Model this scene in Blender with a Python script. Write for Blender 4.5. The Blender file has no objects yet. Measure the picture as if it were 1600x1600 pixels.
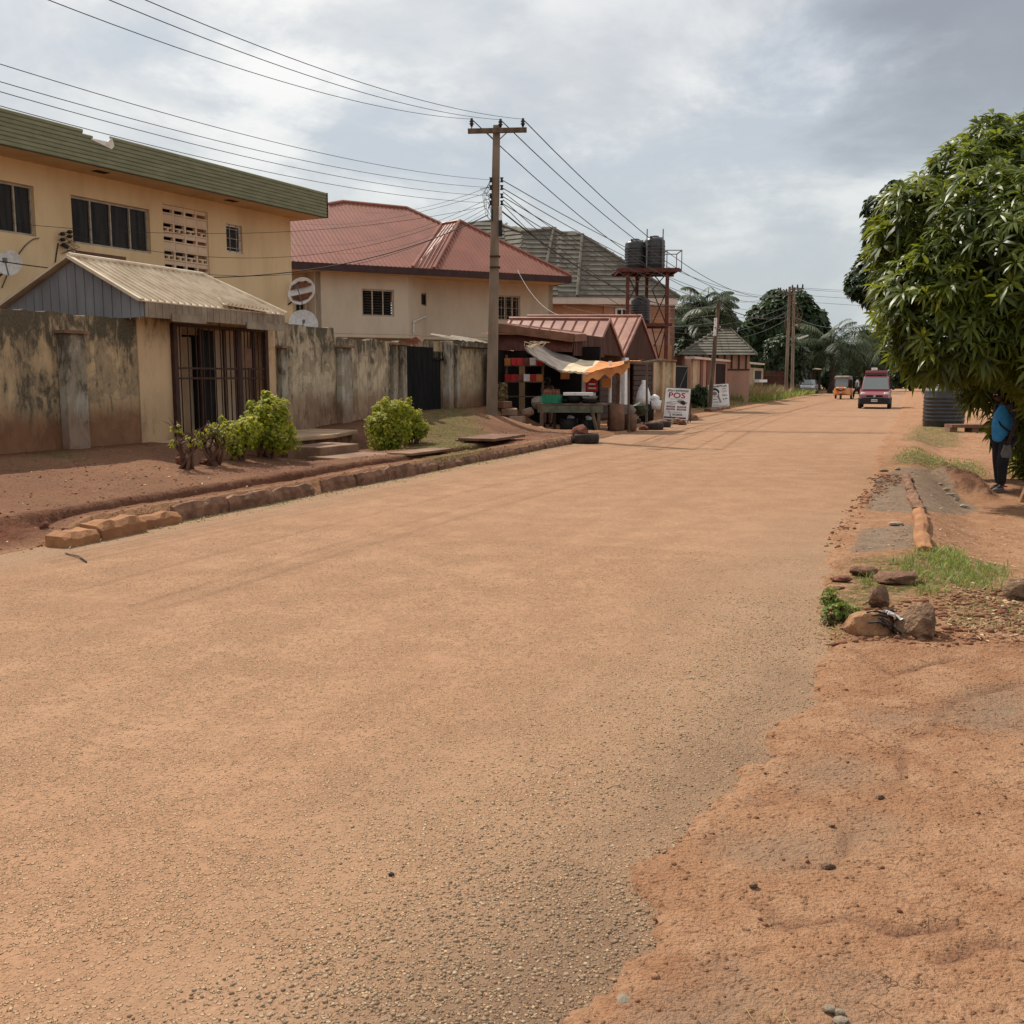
import bpy, bmesh, math, random
import numpy as np
from mathutils import Vector, Matrix, Quaternion
random.seed(7); rng = np.random.default_rng(11)
SC = bpy.context.scene
COL = SC.collection
# ------------------------------------------------------------------ camera
FPX = 1570.0; CH = 1.6; TH = math.atan(210 / FPX)
cs, sn = math.cos(TH), math.sin(TH)
cam = bpy.data.cameras.new('camera'); camo = bpy.data.objects.new('camera', cam); COL.objects.link(camo)
camo.location = (0, 0, CH); camo.rotation_euler = (math.pi / 2 - TH, 0, 0)
cam.sensor_width = 36; cam.lens = 36 * FPX / 1600; cam.clip_end = 5000; cam.clip_start = 0.05
SC.camera = camo
SC.view_settings.view_transform = 'Standard'; SC.view_settings.look = 'None'
SC.view_settings.exposure = 0; SC.view_settings.gamma = 1
SC.cycles.max_bounces = 6; SC.cycles.transparent_max_bounces = 8
# survey helpers: sight lines of the photo met with planes of known position
def ray(px, py):
    u = (px - 800) / FPX; v = (800 - py) / FPX
    return (u, cs + v * sn, -sn + v * cs)
def hz(px, py, z=0.0):
    r = ray(px, py); k = (z - CH) / r[2]; return Vector((r[0] * k, r[1] * k, z))
def hd(px, py, d):
    r = ray(px, py); k = d / r[1]; return Vector((r[0] * k, d, CH + r[2] * k))
def hp(px, py, a, b):
    r = ray(px, py); ux, uy = b[0] - a[0], b[1] - a[1]; m = (uy, -ux)
    k = (a[0] * m[0] + a[1] * m[1]) / (r[0] * m[0] + r[1] * m[1]); return Vector((r[0] * k, r[1] * k, CH + r[2] * k))
ANG = math.radians(21.33); DX, DY = math.sin(ANG), math.cos(ANG); NX, NY = DY, -DX; T0 = -7.489
def R(s, t, z=0.0):
    return Vector((s * DX + (t + T0) * NX, s * DY + (t + T0) * NY, z))
def ST(x, y): return (x * DX + y * DY, x * NX + y * NY - T0)
def ht(px, py, t): return hp(px, py, R(0, t), R(10, t))
DV = Vector((DX, DY, 0)); NV = Vector((NX, NY, 0)); UP = Vector((0, 0, 1))

# ------------------------------------------------------------------ noise
def _hash(ix, iy, seed):
    n = (ix.astype(np.int64) * 374761393 + iy.astype(np.int64) * 668265263 + seed * 974711) & 0xffffffff
    n = ((n ^ (n >> 13)) * 1274126177) & 0xffffffff
    return ((n ^ (n >> 16)) & 0xffff) / 65535.0
def vnoise(x, y, seed=0):
    x = np.asarray(x, float); y = np.asarray(y, float)
    ix = np.floor(x); iy = np.floor(y); fx = x - ix; fy = y - iy
    fx = fx * fx * (3 - 2 * fx); fy = fy * fy * (3 - 2 * fy)
    a = _hash(ix, iy, seed); b = _hash(ix + 1, iy, seed); c = _hash(ix, iy + 1, seed); d = _hash(ix + 1, iy + 1, seed)
    return (a * (1 - fx) + b * fx) * (1 - fy) + (c * (1 - fx) + d * fx) * fy
def fbm(x, y, seed=0, o=4, g=.5):
    v = 0; a = 1; t = 0
    for i in range(o):
        v = v + a * vnoise(x * 2 ** i, y * 2 ** i, seed + i * 17); t += a; a *= g
    return v / t - .5
def sst(a, b, x):
    t = np.clip((np.asarray(x, float) - a) / (b - a), 0, 1); return t * t * (3 - 2 * t)

# ------------------------------------------------------------------ objects
OFF = {}
def lk(o, parent=None):
    COL.objects.link(o)
    if parent is not None: o.parent = parent
    return o
def tag(o, label=None, cat=None, group=None, kind=None):
    if label: o['label'] = label
    if cat: o['category'] = cat
    if group: o['group'] = group
    if kind: o['kind'] = kind
    return o
def thing(name, label, cat, loc=(0, 0, 0), group=None, rz=0):
    o = bpy.data.objects.new(name, None); lk(o); o.location = loc; o.rotation_euler = (0, 0, rz)
    o.empty_display_size = .1
    OFF[o.name] = Vector(loc); return tag(o, label, cat, group)
def dup(root, loc, rz=0, label=None, scale=1):
    r = root.copy(); COL.objects.link(r); r.location = loc; r.rotation_euler = (0, 0, rz); r.scale = (scale,) * 3
    if label: r['label'] = label
    for ch in list(root.children):
        c = ch.copy(); COL.objects.link(c); c.parent = r
        for g in ch.children:
            d = g.copy(); COL.objects.link(d); d.parent = c
    return r
class MB:
    def __init__(s): s.v = []; s.f = []; s.mi = []; s.cur = 0
    def add(s, vs, fs):
        b = len(s.v); s.v.extend([Vector(q) for q in vs])
        for f in fs: s.f.append([b + i for i in f]); s.mi.append(s.cur)
        return s
    def obox(s, o, u, v, w):
        o, u, v, w = map(Vector, (o, u, v, w))
        p = [o, o + u, o + u + v, o + v, o + w, o + u + w, o + u + v + w, o + v + w]
        return s.add(p, [(0, 3, 2, 1), (4, 5, 6, 7), (0, 1, 5, 4), (1, 2, 6, 5), (2, 3, 7, 6), (3, 0, 4, 7)])
    def box(s, c, sz, rz=0, rx=0):
        c = Vector(c); m = Matrix.Rotation(rz, 3, 'Z') @ Matrix.Rotation(rx, 3, 'X')
        u, v, w = m @ Vector((sz[0], 0, 0)), m @ Vector((0, sz[1], 0)), m @ Vector((0, 0, sz[2]))
        return s.obox(c - (u + v + w) / 2, u, v, w)
    def bar(s, a, b, w, h=None, up=UP):
        a, b = Vector(a), Vector(b); h = h or w; d = (b - a).normalized()
        if abs(d.dot(up)) > .98: up = Vector((1, 0, 0))
        x = d.cross(up).normalized() * w; y = x.cross(d).normalized() * h
        return s.obox(a - x / 2 - y / 2, x, b - a, y)
    def tube(s, pts, rad, n=6, caps=True):
        pts = [Vector(p) for p in pts]
        if not hasattr(rad, '__len__'): rad = [rad] * len(pts)
        vs = []; fs = []; prev = None
        for i, p in enumerate(pts):
            d = (pts[min(i + 1, len(pts) - 1)] - pts[max(i - 1, 0)])
            d = d.normalized() if d.length > 1e-9 else Vector((0, 0, 1))
            if prev is None:
                x = d.orthogonal().normalized()
            else:
                x = (prev - d * prev.dot(d)); x = x.normalized() if x.length > 1e-6 else d.orthogonal().normalized()
            prev = x; y = d.cross(x)
            for k in range(n):
                a = 2 * math.pi * k / n; vs.append(p + (x * math.cos(a) + y * math.sin(a)) * rad[i])
        for i in range(len(pts) - 1):
            for k in range(n):
                k2 = (k + 1) % n; fs.append((i * n + k, i * n + k2, (i + 1) * n + k2, (i + 1) * n + k))
        if caps:
            fs.append(tuple(range(n - 1, -1, -1))); b = (len(pts) - 1) * n; fs.append(tuple(range(b, b + n)))
        return s.add(vs, fs)
    def lathe(s, prof, n=20, o=(0, 0, 0), axis=UP, caps=True):
        o = Vector(o); q = UP.rotation_difference(Vector(axis)); vs = []; fs = []
        for r, z in prof:
            for k in range(n):
                a = 2 * math.pi * k / n; vs.append(o + q @ Vector((r * math.cos(a), r * math.sin(a), z)))
        m = len(prof)
        for i in range(m - 1):
            for k in range(n):
                k2 = (k + 1) % n; fs.append((i * n + k, i * n + k2, (i + 1) * n + k2, (i + 1) * n + k))
        if caps and prof[0][0] > 1e-4: fs.append(tuple(range(n - 1, -1, -1)))
        if caps and prof[-1][0] > 1e-4: fs.append(tuple(range((m - 1) * n, m * n)))
        return s.add(vs, fs)
    def poly(s, pts): return s.add(pts, [tuple(range(len(pts)))])
    def prism(s, pts, vec):
        vec = Vector(vec); pts = [Vector(p) for p in pts]; n = len(pts)
        fs = [tuple(range(n - 1, -1, -1)), tuple(range(n, 2 * n))]
        for i in range(n):
            j = (i + 1) % n; fs.append((i, j, n + j, n + i))
        return s.add(pts + [p + vec for p in pts], fs)
    def blob(s, c, r, seed=0, sub=2, amp=.25, freq=1.6):
        bm = bmesh.new(); bmesh.ops.create_icosphere(bm, subdivisions=sub, radius=1)
        c = Vector(c); r = Vector(r) if hasattr(r, '__len__') else Vector((r, r, r)); vs = []
        for v in bm.verts:
            p = v.co.normalized()
            k = 1 + amp * 2 * (float(fbm(p.x * freq + 9.1 + p.z * 1.3, p.y * freq + 4.7 - p.z * freq, seed, 3)))
            q = p * k
            vs.append(Vector((c.x + q.x * r.x, c.y + q.y * r.y, c.z + q.z * r.z)))
        fs = [tuple(v.index for v in f.verts) for f in bm.faces]; bm.free()
        return s.add(vs, fs)
    def build(s, name, mat, parent=None, smooth=False, world=True, bevel=0, loc=None):
        me = bpy.data.meshes.new(name)
        vs = s.v
        if parent is not None:
            off = OFF.get(parent.name, Vector()) if world else Vector()
        else:
            if loc is None and world:
                a = np.array([tuple(v) for v in vs]); off = Vector(((a[:, 0].min() + a[:, 0].max()) / 2, (a[:, 1].min() + a[:, 1].max()) / 2, a[:, 2].min()))
            else: off = Vector(loc) if (loc is not None) else Vector()
        me.from_pydata([tuple(v - off) for v in vs], [], s.f)
        mats = mat if isinstance(mat, (list, tuple)) else [mat]
        for m in mats: me.materials.append(m)
        if len(mats) > 1: me.polygons.foreach_set('material_index', s.mi)
        if smooth: me.polygons.foreach_set('use_smooth', [True] * len(me.polygons))
        me.validate(); me.update()
        bm = bmesh.new(); bm.from_mesh(me); bmesh.ops.recalc_face_normals(bm, faces=bm.faces)
        bm.to_mesh(me); bm.free()
        o = bpy.data.objects.new(name, me); lk(o, parent)
        if parent is None: o.location = off; OFF[o.name] = off
        else: OFF[o.name] = off
        if bevel:
            b = o.modifiers.new('bevel', 'BEVEL'); b.width = bevel; b.segments = 2; b.limit_method = 'ANGLE'
        return o
def clip_poly_lines(poly, d, spacing, start=.0):
    """segments running along d inside planar polygon"""
    P = [Vector(p) for p in poly]
    n = Vector((0, 0, 0))
    for i in range(len(P)):
        a, b = P[i], P[(i + 1) % len(P)]; n += a.cross(b)
    n.normalize()
    if n.z < 0: n = -n
    e = (Vector(d) - n * Vector(d).dot(n)).normalized(); f = n.cross(e)
    o = P[0]; q = [((p - o).dot(e), (p - o).dot(f)) for p in P]
    fmin, fmax = min(a[1] for a in q), max(a[1] for a in q); out = []
    x = fmin + spacing * (.3 + start)
    while x < fmax:
        xs = []
        for i in range(len(q)):
            a, b = q[i], q[(i + 1) % len(q)]
            if (a[1] - x) * (b[1] - x) < 0:
                k = (x - a[1]) / (b[1] - a[1]); xs.append(a[0] + k * (b[0] - a[0]))
        xs.sort()
        if len(xs) >= 2 and xs[-1] - xs[0] > .05:
            out.append((o + e * xs[0] + f * x, o + e * xs[-1] + f * x))
        x += spacing
    return out, n, e, f
def ribs(mb, poly, d, spacing, w, h):
    segs, n, e, f = clip_poly_lines(poly, d, spacing)
    for a, b in segs:
        mb.add([a - f * w / 2, a + f * w / 2, a + n * h, b - f * w / 2, b + f * w / 2, b + n * h],
               [(0, 1, 2), (5, 4, 3), (0, 2, 5, 3), (1, 4, 5, 2)])
def courses(mb, poly, spacing, h=.05):
    """overlapping tile courses: small steps running level across a slope"""
    P = [Vector(p) for p in poly]; n = Vector((0, 0, 0))
    for i in range(len(P)): n += P[i].cross(P[(i + 1) % len(P)])
    n.normalize()
    if n.z < 0: n = -n
    lev = n.cross(UP).normalized()
    segs, n, e, f = clip_poly_lines(poly, lev, spacing)
    dn = f if f.z < 0 else -f
    for a, b in segs:
        mb.add([a, a + n * h + dn * .0, a - dn * spacing * .95 + n * .003, b, b + n * h, b - dn * spacing * .95 + n * .003],
               [(0, 1, 2), (5, 4, 3), (0, 3, 4, 1), (1, 4, 5, 2)])
def thick(mb, poly, th):
    P = [Vector(p) for p in poly]; mb.prism(P, (0, 0, -th))
# ------------------------------------------------------------------ node helper
class NT:
    def __init__(s, name, world=None):
        if world: s.t = world.node_tree; s.t.nodes.clear(); s.m = world
        else:
            s.m = bpy.data.materials.new(name); s.m.use_nodes = True; s.t = s.m.node_tree; s.t.nodes.clear()
    def n(s, ty, **k):
        o = s.t.nodes.new(ty)
        for a, b in k.items(): setattr(o, a, b)
        return o
    def set(s, node, i, v):
        if v is None: return
        if isinstance(v, bpy.types.NodeSocket): s.t.links.new(v, node.inputs[i])
        else:
            inp = node.inputs[i]
            if hasattr(inp.default_value, '__len__') and not hasattr(v, '__len__'): v = (v, v, v)
            if hasattr(inp.default_value, '__len__') and len(inp.default_value) == 4 and len(v) == 3: v = (*v, 1)
            inp.default_value = v
    def math(s, op, a, b=None, c=None, clamp=False):
        o = s.n('ShaderNodeMath', operation=op, use_clamp=clamp)
        for i, v in enumerate((a, b, c)): s.set(o, i, v)
        return o.outputs[0]
    def mix(s, f, a, b, blend='MIX'):
        o = s.n('ShaderNodeMix', data_type='RGBA', blend_type=blend)
        s.set(o, 0, f); s.set(o, 6, a); s.set(o, 7, b); return o.outputs[2]
    def pos(s): return s.n('ShaderNodeNewGeometry').outputs['Position']
    def obj(s): return s.n('ShaderNodeTexCoord').outputs['Object']
    def map(s, v, scale=(1, 1, 1), rot=(0, 0, 0), loc=(0, 0, 0)):
        o = s.n('ShaderNodeMapping'); s.set(o, 0, v); o.inputs[3].default_value = scale; o.inputs[2].default_value = rot; o.inputs[1].default_value = loc
        return o.outputs[0]
    def noise(s, v, scale, detail=4, rough=.55, dist=0, col=False):
        o = s.n('ShaderNodeTexNoise'); s.set(o, 'Vector', v); o.inputs['Scale'].default_value = scale
        o.inputs['Detail'].default_value = detail; o.inputs['Roughness'].default_value = rough; o.inputs['Distortion'].default_value = dist
        return o.outputs['Color' if col else 'Fac']
    def vor(s, v, scale, feature='F1', out='Distance', rnd=1):
        o = s.n('ShaderNodeTexVoronoi', feature=feature); s.set(o, 'Vector', v); o.inputs['Scale'].default_value = scale
        o.inputs['Randomness'].default_value = rnd
        return o.outputs[out]
    def ss(s, x, a, b, lo=0, hi=1):
        o = s.n('ShaderNodeMapRange', interpolation_type='SMOOTHSTEP'); s.set(o, 0, x)
        o.inputs[1].default_value = a; o.inputs[2].default_value = b; o.inputs[3].default_value = lo; o.inputs[4].default_value = hi
        return o.outputs[0]
    def sep(s, v):
        o = s.n('ShaderNodeSeparateXYZ'); s.set(o, 0, v); return o.outputs
    def attr(s, name):
        o = s.n('ShaderNodeAttribute'); o.attribute_name = name; return o.outputs['Fac']
    def bump(s, h, strength=.5, dist=.01, normal=None):
        o = s.n('ShaderNodeBump'); s.set(o, 'Height', h); o.inputs['Strength'].default_value = strength; o.inputs['Distance'].default_value = dist
        if normal is not None: s.set(o, 'Normal', normal)
        return o.outputs[0]
    def out(s, col, rough=.8, normal=None, metallic=0, spec=.3, trans=None, alpha=None, coat=0):
        p = s.n('ShaderNodeBsdfPrincipled'); s.set(p, 'Base Color', col); s.set(p, 'Roughness', rough); s.set(p, 'Metallic', metallic)
        p.inputs['Specular IOR Level'].default_value = spec
        if coat: p.inputs['Coat Weight'].default_value = coat
        if normal is not None: s.set(p, 'Normal', normal)
        sh = p.outputs[0]
        if trans:
            t = s.n('ShaderNodeBsdfTranslucent'); s.set(t, 0, trans[1])
            m = s.n('ShaderNodeMixShader'); m.inputs[0].default_value = trans[0]
            s.t.links.new(sh, m.inputs[1]); s.t.links.new(t.outputs[0], m.inputs[2]); sh = m.outputs[0]
        o = s.n('ShaderNodeOutputMaterial'); s.t.links.new(sh, o.inputs[0]); return s.m
def simple(name, c1, c2=None, scale=4, rough=.75, bump=.25, bd=.01, metallic=0, spec=.3, stretch=(1, 1, 1), lo=.35, hi=.65, bscale=None, coat=0, objc=False):
    k = NT(name); v = k.obj() if objc else k.pos(); v2 = k.map(v, stretch)
    c2 = c2 or tuple(x * .7 for x in c1)
    n = k.noise(v2, scale, 6, .6); col = k.mix(k.ss(n, lo, hi), c1, c2)
    b = k.bump(k.noise(v2, bscale or scale * 6, 4), bump, bd)
    r = k.math('ADD', k.math('MULTIPLY', n, .2), rough - .1)
    return k.out(col, r, b, metallic, spec, coat=coat)
def srgb(r, g, b):
    f = lambda c: (c / 255 / 12.92) if c / 255 <= .04045 else ((c / 255 + .055) / 1.055) ** 2.4
    return (f(r), f(g), f(b))

def weathered(name, base, base2, moss=(.05, .043, .03), mossy=.5, zb=.4, zt=2.7, red=.6, seed=0):
    """painted render gone grey and black with damp, red with splashed earth at the foot"""
    k = NT(name); p = k.map(k.pos(), loc=(seed * 3.1, seed * 1.7, 0)); z = k.sep(k.pos())[2]
    big = k.noise(k.map(p, (1, 1, .7)), .9, 5, .6); mid = k.noise(k.map(p, (1, 1, .62)), 3.0, 9, .7, .8)
    fine = k.noise(k.map(p, (1, 1, .28)), 9, 6, .68, .3); grit = k.noise(p, 40, 5, .6)
    col = k.mix(k.ss(big, .35, .65), base, base2)
    col = k.mix(k.math('MULTIPLY', k.ss(fine, .45, .7), .35 * min(1, mossy * 2)), col, tuple(x * .55 for x in base2))
    peel = k.noise(k.map(p, (1, 1, .8), loc=(5, 5, 5)), 1.7, 9, .62, .6); col = k.mix(k.math('MULTIPLY', k.ss(peel, .50, .525), .55 * min(1, mossy * 2)), col, (.25, .195, .13))
    h = k.math('DIVIDE', k.math('SUBTRACT', z, zb), zt - zb)
    top = k.ss(h, .55, 1.05, 0, .085)
    m = k.math('ADD', k.math('ADD', k.math('MULTIPLY', mid, .55), k.math('MULTIPLY', fine, .3)), k.math('MULTIPLY', big, .25))
    m = k.math('ADD', m, top); th = .66 - .14 * mossy
    mask = k.ss(m, th - .015, th + .07)
    soft = k.math('MULTIPLY', k.ss(m, th - .12, th + .03), .4)
    col = k.mix(soft, col, (moss[0] * 2.6, moss[1] * 2.4, moss[2] * 2.2))
    mc = k.mix(k.ss(grit, .3, .7), moss, tuple(x * 2.3 for x in moss))
    col = k.mix(k.math('MULTIPLY', mask, .9), col, mc)
    rb = k.math('SUBTRACT', k.ss(h, .0, .75, 1.15, 0), k.math('ADD', k.math('MULTIPLY', k.math('ADD', mid, big), .75), -.28))
    col = k.mix(k.math('MULTIPLY', k.ss(rb, .0, .5), red), col, (.20, .085, .042))
    hh = k.math('ADD', k.math('MULTIPLY', grit, .5), k.math('MULTIPLY', mid, 1.5))
    return k.out(col, .92, k.bump(hh, .5, .02), spec=.15)
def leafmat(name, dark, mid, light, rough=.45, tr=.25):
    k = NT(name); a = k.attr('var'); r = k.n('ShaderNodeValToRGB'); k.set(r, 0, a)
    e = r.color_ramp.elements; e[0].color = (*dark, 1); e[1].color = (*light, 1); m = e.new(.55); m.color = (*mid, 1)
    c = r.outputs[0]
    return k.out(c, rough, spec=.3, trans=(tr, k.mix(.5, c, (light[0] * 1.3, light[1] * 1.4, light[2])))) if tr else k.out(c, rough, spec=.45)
M = {}
M['wallA'] = weathered('weathered_cream_render', (.60, .44, .26), (.47, .34, .2), mossy=.6, zb=.42, zt=2.6, red=.85)
M['wallB'] = weathered('mossy_grey_render', (.56, .46, .32), (.45, .38, .27), mossy=.56, zb=.5, zt=2.6, red=.55, seed=2)
M['wallC'] = weathered('stained_tan_render', (.56, .44, .28), (.46, .365, .235), mossy=.34, zb=.4, zt=2.6, red=.7, seed=5)
M['pil'] = weathered('grey_cement_pilaster', (.46, .42, .34), (.34, .3, .24), mossy=.45, zb=.35, zt=2.4, red=.6, seed=7)
M['porchwall'] = weathered('porch_cream_paint', (.60, .43, .26), (.55, .385, .225), mossy=.06, zb=.42, zt=2.75, red=.25, seed=9)
def housepaint(name, c, c2, s=0):
    k = NT(name); p = k.pos(); n = k.noise(k.map(p, (1, 1, .3), loc=(s, 0, 0)), 1.1, 7, .62); f = k.noise(k.map(p, (1, 1, .35)), 5, 6, .65)
    col = k.mix(k.ss(n, .38, .68), c, c2); col = k.mix(k.math('MULTIPLY', k.ss(f, .52, .8), .22), col, tuple(x * .62 for x in c2))
    return k.out(col, .88, k.bump(k.noise(p, 30, 4), .25, .008), spec=.2)
M['yellow'] = housepaint('yellow_house_paint', (.70, .525, .31), (.61, .44, .25))
M['soffit'] = housepaint('soffit_board', (.58, .41, .24), (.48, .33, .19))
M['tan'] = housepaint('tan_house_paint', (.53, .455, .345), (.46, .39, .29), 3)
M['peach'] = housepaint('peach_house_paint', (.40, .205, .115), (.35, .175, .10), 4)
M['pink'] = housepaint('pink_house_paint', (.44, .26, .19), (.37, .215, .155), 5)
M['maroon'] = housepaint('maroon_band_paint', (.19, .075, .05), (.14, .055, .04), 6)
M['whitewall'] = housepaint('white_band_paint', (.62, .54, .46), (.52, .44, .37), 7)
M['green_clad'] = simple('green_cladding', (.225, .24, .15), (.18, .19, .12), 2.2, .55, .15, stretch=(1, 1, 4))
M['green_dark'] = simple('green_cladding_groove', (.045, .055, .03), None, 3, .6)
M['backing'] = simple('pale_torn_backing', (.75, .72, .65), (.55, .52, .46), 6, .8)
M['roof_red'] = simple('red_roof_sheet', (.265, .09, .056), (.205, .066, .04), .9, .5, .15, metallic=.0, spec=.4, lo=.3, hi=.7)
M['roof_rust'] = simple('rusty_orange_roof_sheet', (.36, .165, .11), (.25, .10, .07), 1.6, .5, .15, spec=.4)
M['clad_rust'] = simple('brown_gable_cladding', (.15, .075, .055), (.10, .05, .038), 2.5, .7, .2, stretch=(1, 1, .2))
M['roof_grey'] = simple('grey_stone_tile', (.15, .135, .105), (.10, .09, .07), 1.5, .85, .4, lo=.3, hi=.7)
M['fascia_dk'] = simple('maroon_fascia_board', (.05, .022, .02), None, 3, .6)
M['zinc'] = simple('aluminium_roof_sheet', (.66, .54, .39), (.50, .385, .26), 2.3, .5, .15, metallic=.15, spec=.5)
M['zinc_blue'] = simple('blue_grey_sheet', (.235, .24, .25), (.17, .17, .175), 2.0, .6, .15, metallic=.1, stretch=(1, 1, .25))
M['zinc_fascia'] = simple('tan_fascia_sheet', (.30, .245, .18), (.20, .155, .11), 3, .65, .2)
M['iron'] = simple('rusted_dark_iron', (.035, .016, .012), (.06, .025, .015), 8, .7, .3)
M['iron_red'] = simple('red_oxide_steel', (.12, .035, .022), (.07, .02, .015), 6, .65, .3)
M['blackgate'] = simple('black_gate_paint', (.010, .011, .012), (.022, .022, .021), 9, .8, .1, spec=.1, stretch=(1, 1, .15))
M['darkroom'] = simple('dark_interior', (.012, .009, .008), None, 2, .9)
M['curtain'] = simple('dark_curtain', (.035, .024, .020), (.018, .012, .011), 14, .9, .5, .03, stretch=(1, 1, .03))
M['winframe'] = simple('aluminium_window_frame', (.42, .36, .28), (.3, .25, .19), 8, .5, .1)
M['whiteframe'] = simple('white_window_frame', (.7, .68, .64), None, 8, .5, .1)
def glassmat(name, c):
    k = NT(name); return k.out(k.mix(k.ss(k.noise(k.map(k.pos(), (1, 1, .1)), 9, 4), .4, .65), c, tuple(x * .4 for x in c)), .3, spec=.12)
M['glass'] = glassmat('dusty_window_glass', (.03, .027, .024))
M['louvre'] = glassmat('louvre_glass', (.07, .07, .065))
M['concrete'] = simple('old_concrete', (.26, .155, .095), (.17, .095, .06), 2, .9, .4)
M['slabtop'] = simple('sun_worn_slab', (.46, .32, .20), (.33, .21, .13), 1.6, .9, .4)
M['kerb'] = simple('laterite_stained_kerb', (.26, .14, .085), (.13, .065, .04), 4.5, .95, .9, .04, bscale=14)
M['counter_green'] = simple('greenish_counter_board', (.13, .14, .10), (.08, .09, .065), 5, .8, .3)
M['kerb_orange'] = simple('orange_dusty_kerb', (.36, .175, .075), (.25, .115, .055), 4, .95, .5, .02)
M['pole'] = simple('concrete_pole', (.26, .20, .15), (.17, .12, .085), 2, .85, .4, stretch=(1, 1, .3))
M['wood'] = simple('weathered_wood', (.17, .12, .08), (.09, .06, .04), 5, .85, .4, stretch=(1, 1, .2))
M['wood_red'] = simple('reddish_plank', (.20, .10, .06), (.13, .065, .04), 4, .85, .3)
M['cable'] = simple('black_cable', (.025, .022, .02), None, 5, .5, 0)
M['porcelain'] = simple('brown_insulator', (.03, .02, .02), None, 5, .3, 0)
M['plastic_black'] = simple('black_tank_plastic', (.016, .017, .02), (.03, .03, .033), 3, .42, .1, spec=.5)
M['rubber'] = simple('old_tyre_rubber', (.025, .02, .018), (.06, .04, .03), 6, .85, .4)
M['rock_tan'] = simple('laterite_rock_tan', (.37, .20, .10), (.22, .11, .06), 6, .95, .9, .03, objc=True)
M['rock_brown'] = simple('pitted_brown_rock', (.30, .185, .11), (.15, .085, .052), 9, .95, 1, .04, objc=True)
M['rock_red'] = simple('red_laterite_rock', (.25, .10, .06), (.14, .055, .035), 7, .95, .9, .03, objc=True)
M['rock_grey'] = simple('grey_stone', (.38, .31, .235), (.26, .21, .155), 14, .85, .5, .01, objc=True)
M['tarp_grey'] = simple('grey_canvas', (.24, .195, .165), (.16, .13, .11), 3, .9, .3)
M['tarp_cream'] = simple('cream_canvas', (.68, .55, .38), (.52, .40, .26), 4, .9, .3)
M['tarp_orange'] = simple('orange_canvas', (.60, .25, .085), (.42, .16, .05), 3, .9, .3)
M['white'] = simple('off_white_paint', (.84, .82, .80), (.74, .71, .68), 5, .7, .1)
M['white_plastic'] = simple('white_plastic', (.78, .77, .76), (.62, .6, .58), 12, .5, .3)
M['red'] = simple('bright_red_print', (.50, .03, .03), (.38, .02, .02), 8, .5, .1)
M['green'] = simple('green_crate_plastic', (.02, .22, .12), (.015, .16, .09), 8, .5, .1)
M['black'] = simple('matt_black', (.015, .014, .014), None, 5, .6, .1)
M['grey'] = simple('mid_grey', (.18, .18, .18), None, 5, .6, .1)
M['bark'] = simple('tree_bark', (.10, .07, .05), (.05, .035, .025), 6, .95, .8, .02, stretch=(1, 1, .3))
M['twig'] = simple('reddish_twig', (.15, .075, .05), (.09, .045, .03), 8, .9, .3)
M['mango'] = leafmat('mango_leaf', (.032, .052, .011), (.115, .155, .02), (.40, .40, .045), .40, .35)
M['darkleaf'] = leafmat('dark_round_leaf', (.012, .024, .008), (.026, .050, .014), (.065, .10, .028), .45, .2)
M['farleaf'] = leafmat('far_tree_leaf', (.018, .034, .014), (.040, .068, .024), (.09, .125, .045), .6, .2)
M['palmleaf'] = leafmat('palm_frond', (.020, .034, .015), (.045, .066, .027), (.10, .12, .05), .5, .2)
M['hedge'] = leafmat('yellow_green_hedge_leaf', (.05, .09, .012), (.26, .30, .022), (.70, .60, .06), .5, .35)
M['innerwall'] = housepaint('porch_inner_paint', (.70, .54, .38), (.6, .45, .31), 8)
M['grass'] = leafmat('verge_grass', (.06, .10, .02), (.14, .20, .035), (.36, .36, .10), .6, .3)
M['drygrass'] = leafmat('dry_grass', (.20, .13, .06), (.34, .25, .12), (.52, .42, .22), .7, .3)
M['litter'] = leafmat('dry_leaf_litter', (.12, .055, .03), (.28, .15, .075), (.52, .36, .2), .8, 0)
M['skin'] = simple('dark_skin', (.045, .024, .016), None, 6, .5, .05)
M['hair'] = simple('black_hair', (.008, .007, .007), None, 30, .8, .5)

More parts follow.
